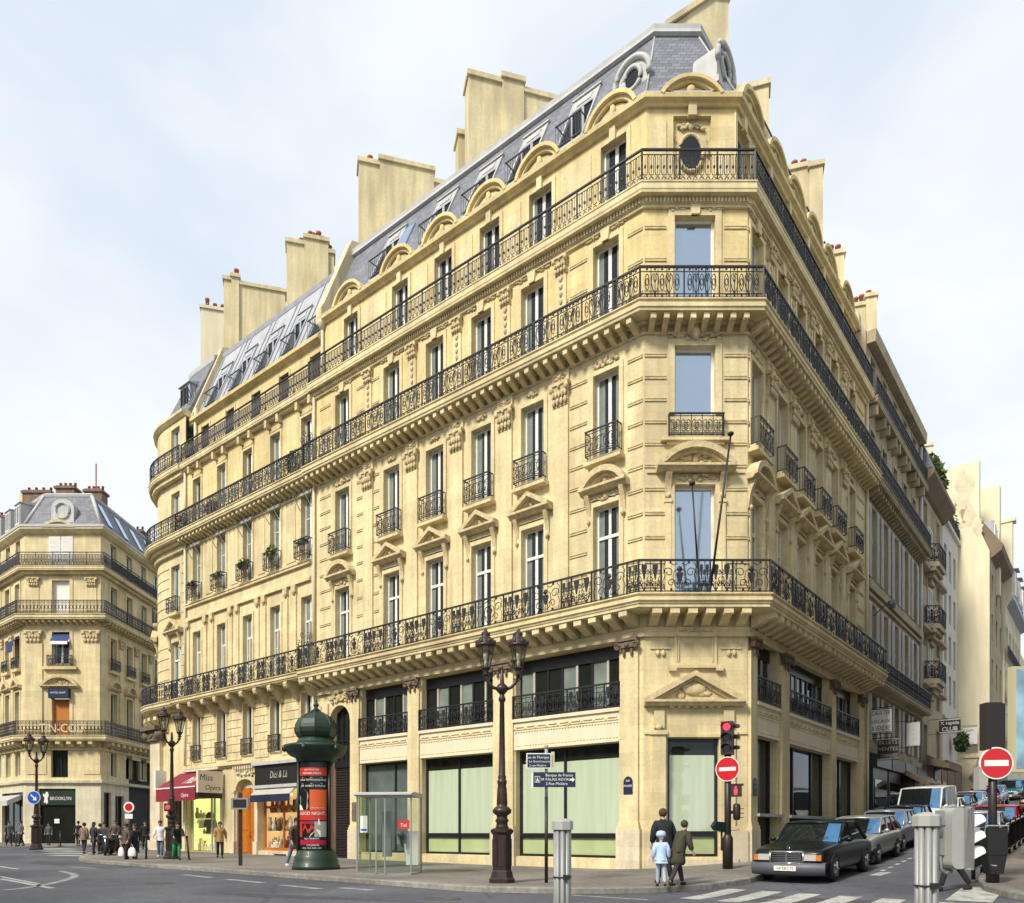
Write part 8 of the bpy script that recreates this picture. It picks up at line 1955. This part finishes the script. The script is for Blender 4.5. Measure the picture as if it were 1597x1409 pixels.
c1 = cloud(1.7, (1, 1, 2.0), .36, .66, (3.1, 1.7, .4))
# thicker towards the horizon
sp = N.new('ShaderNodeSeparateXYZ'); Lk.new(tc.outputs['Generated'], sp.inputs[0])
hz = N.new('ShaderNodeMapRange'); hz.inputs['From Min'].default_value = .0; hz.inputs['From Max'].default_value = .75; hz.inputs['To Min'].default_value = .40; hz.inputs['To Max'].default_value = .10; Lk.new(sp.outputs['Z'], hz.inputs['Value'])
mx = N.new('ShaderNodeMath'); mx.operation = 'MULTIPLY_ADD'; mx.use_clamp = True; mx.inputs[1].default_value = .70; Lk.new(c1, mx.inputs[0]); Lk.new(hz.outputs[0], mx.inputs[2])
sc = N.new('ShaderNodeVectorMath'); sc.operation = 'SCALE'; sc.inputs['Scale'].default_value = .12; Lk.new(sky.outputs[0], sc.inputs[0])
air = N.new('ShaderNodeMix'); air.data_type = 'RGBA'; air.inputs['Factor'].default_value = .80; Lk.new(sc.outputs[0], air.inputs['A']); air.inputs['B'].default_value = (.585, .665, .76, 1)     # thin bright veil over the blue
mix = N.new('ShaderNodeMix'); mix.data_type = 'RGBA'; Lk.new(mx.outputs[0], mix.inputs['Factor']); Lk.new(air.outputs['Result'], mix.inputs['A']); mix.inputs['B'].default_value = (.74, .755, .765, 1)
Lk.new(mix.outputs['Result'], bg.inputs['Color']); bg.inputs['Strength'].default_value = 1.0
sd = bpy.data.lights.new('sun', 'SUN'); sd.energy = 3.3; sd.angle = math.radians(12); sd.color = (1, .93, .80); so = bpy.data.objects.new('sun', sd); COL.objects.link(so); so.rotation_euler = SUN.to_track_quat('Z', 'Y').to_euler(); so.location = (0, -20, 60)
cam = bpy.data.cameras.new('camera'); co = bpy.data.objects.new('camera', cam); COL.objects.link(co); co.location = (0, 0, H); co.rotation_euler = (PI / 2, 0, 0)
cam.sensor_fit = 'HORIZONTAL'; cam.sensor_width = 36; cam.lens = 36 * F / 1597; cam.shift_y = (HY - 704.5) / 1597; cam.clip_start = .1; cam.clip_end = 3000
S.camera = co
S.view_settings.view_transform = 'Standard'; S.view_settings.look = 'None'; S.view_settings.exposure = .46; S.view_settings.gamma = 1
S.cycles.max_bounces = 6; S.cycles.transparent_max_bounces = 12; S.cycles.diffuse_bounces = 3
# free-standing meshes get their origin at their own foot
for o in list(COL.objects):
    if o.type == 'MESH' and o.parent is None and o.get('kind') is None and o.location.length < 1e-6:
        vs = o.data.vertices; mn = [min(v.co[i] for v in vs) for i in range(3)]; mxx = [max(v.co[i] for v in vs) for i in range(3)]
        c = Vector(((mn[0] + mxx[0]) / 2, (mn[1] + mxx[1]) / 2, mn[2])); o.data.transform(Matrix.Translation(-c)); o.location = c
for o in COL.objects:
    if '_fixed' in o: del o['_fixed']
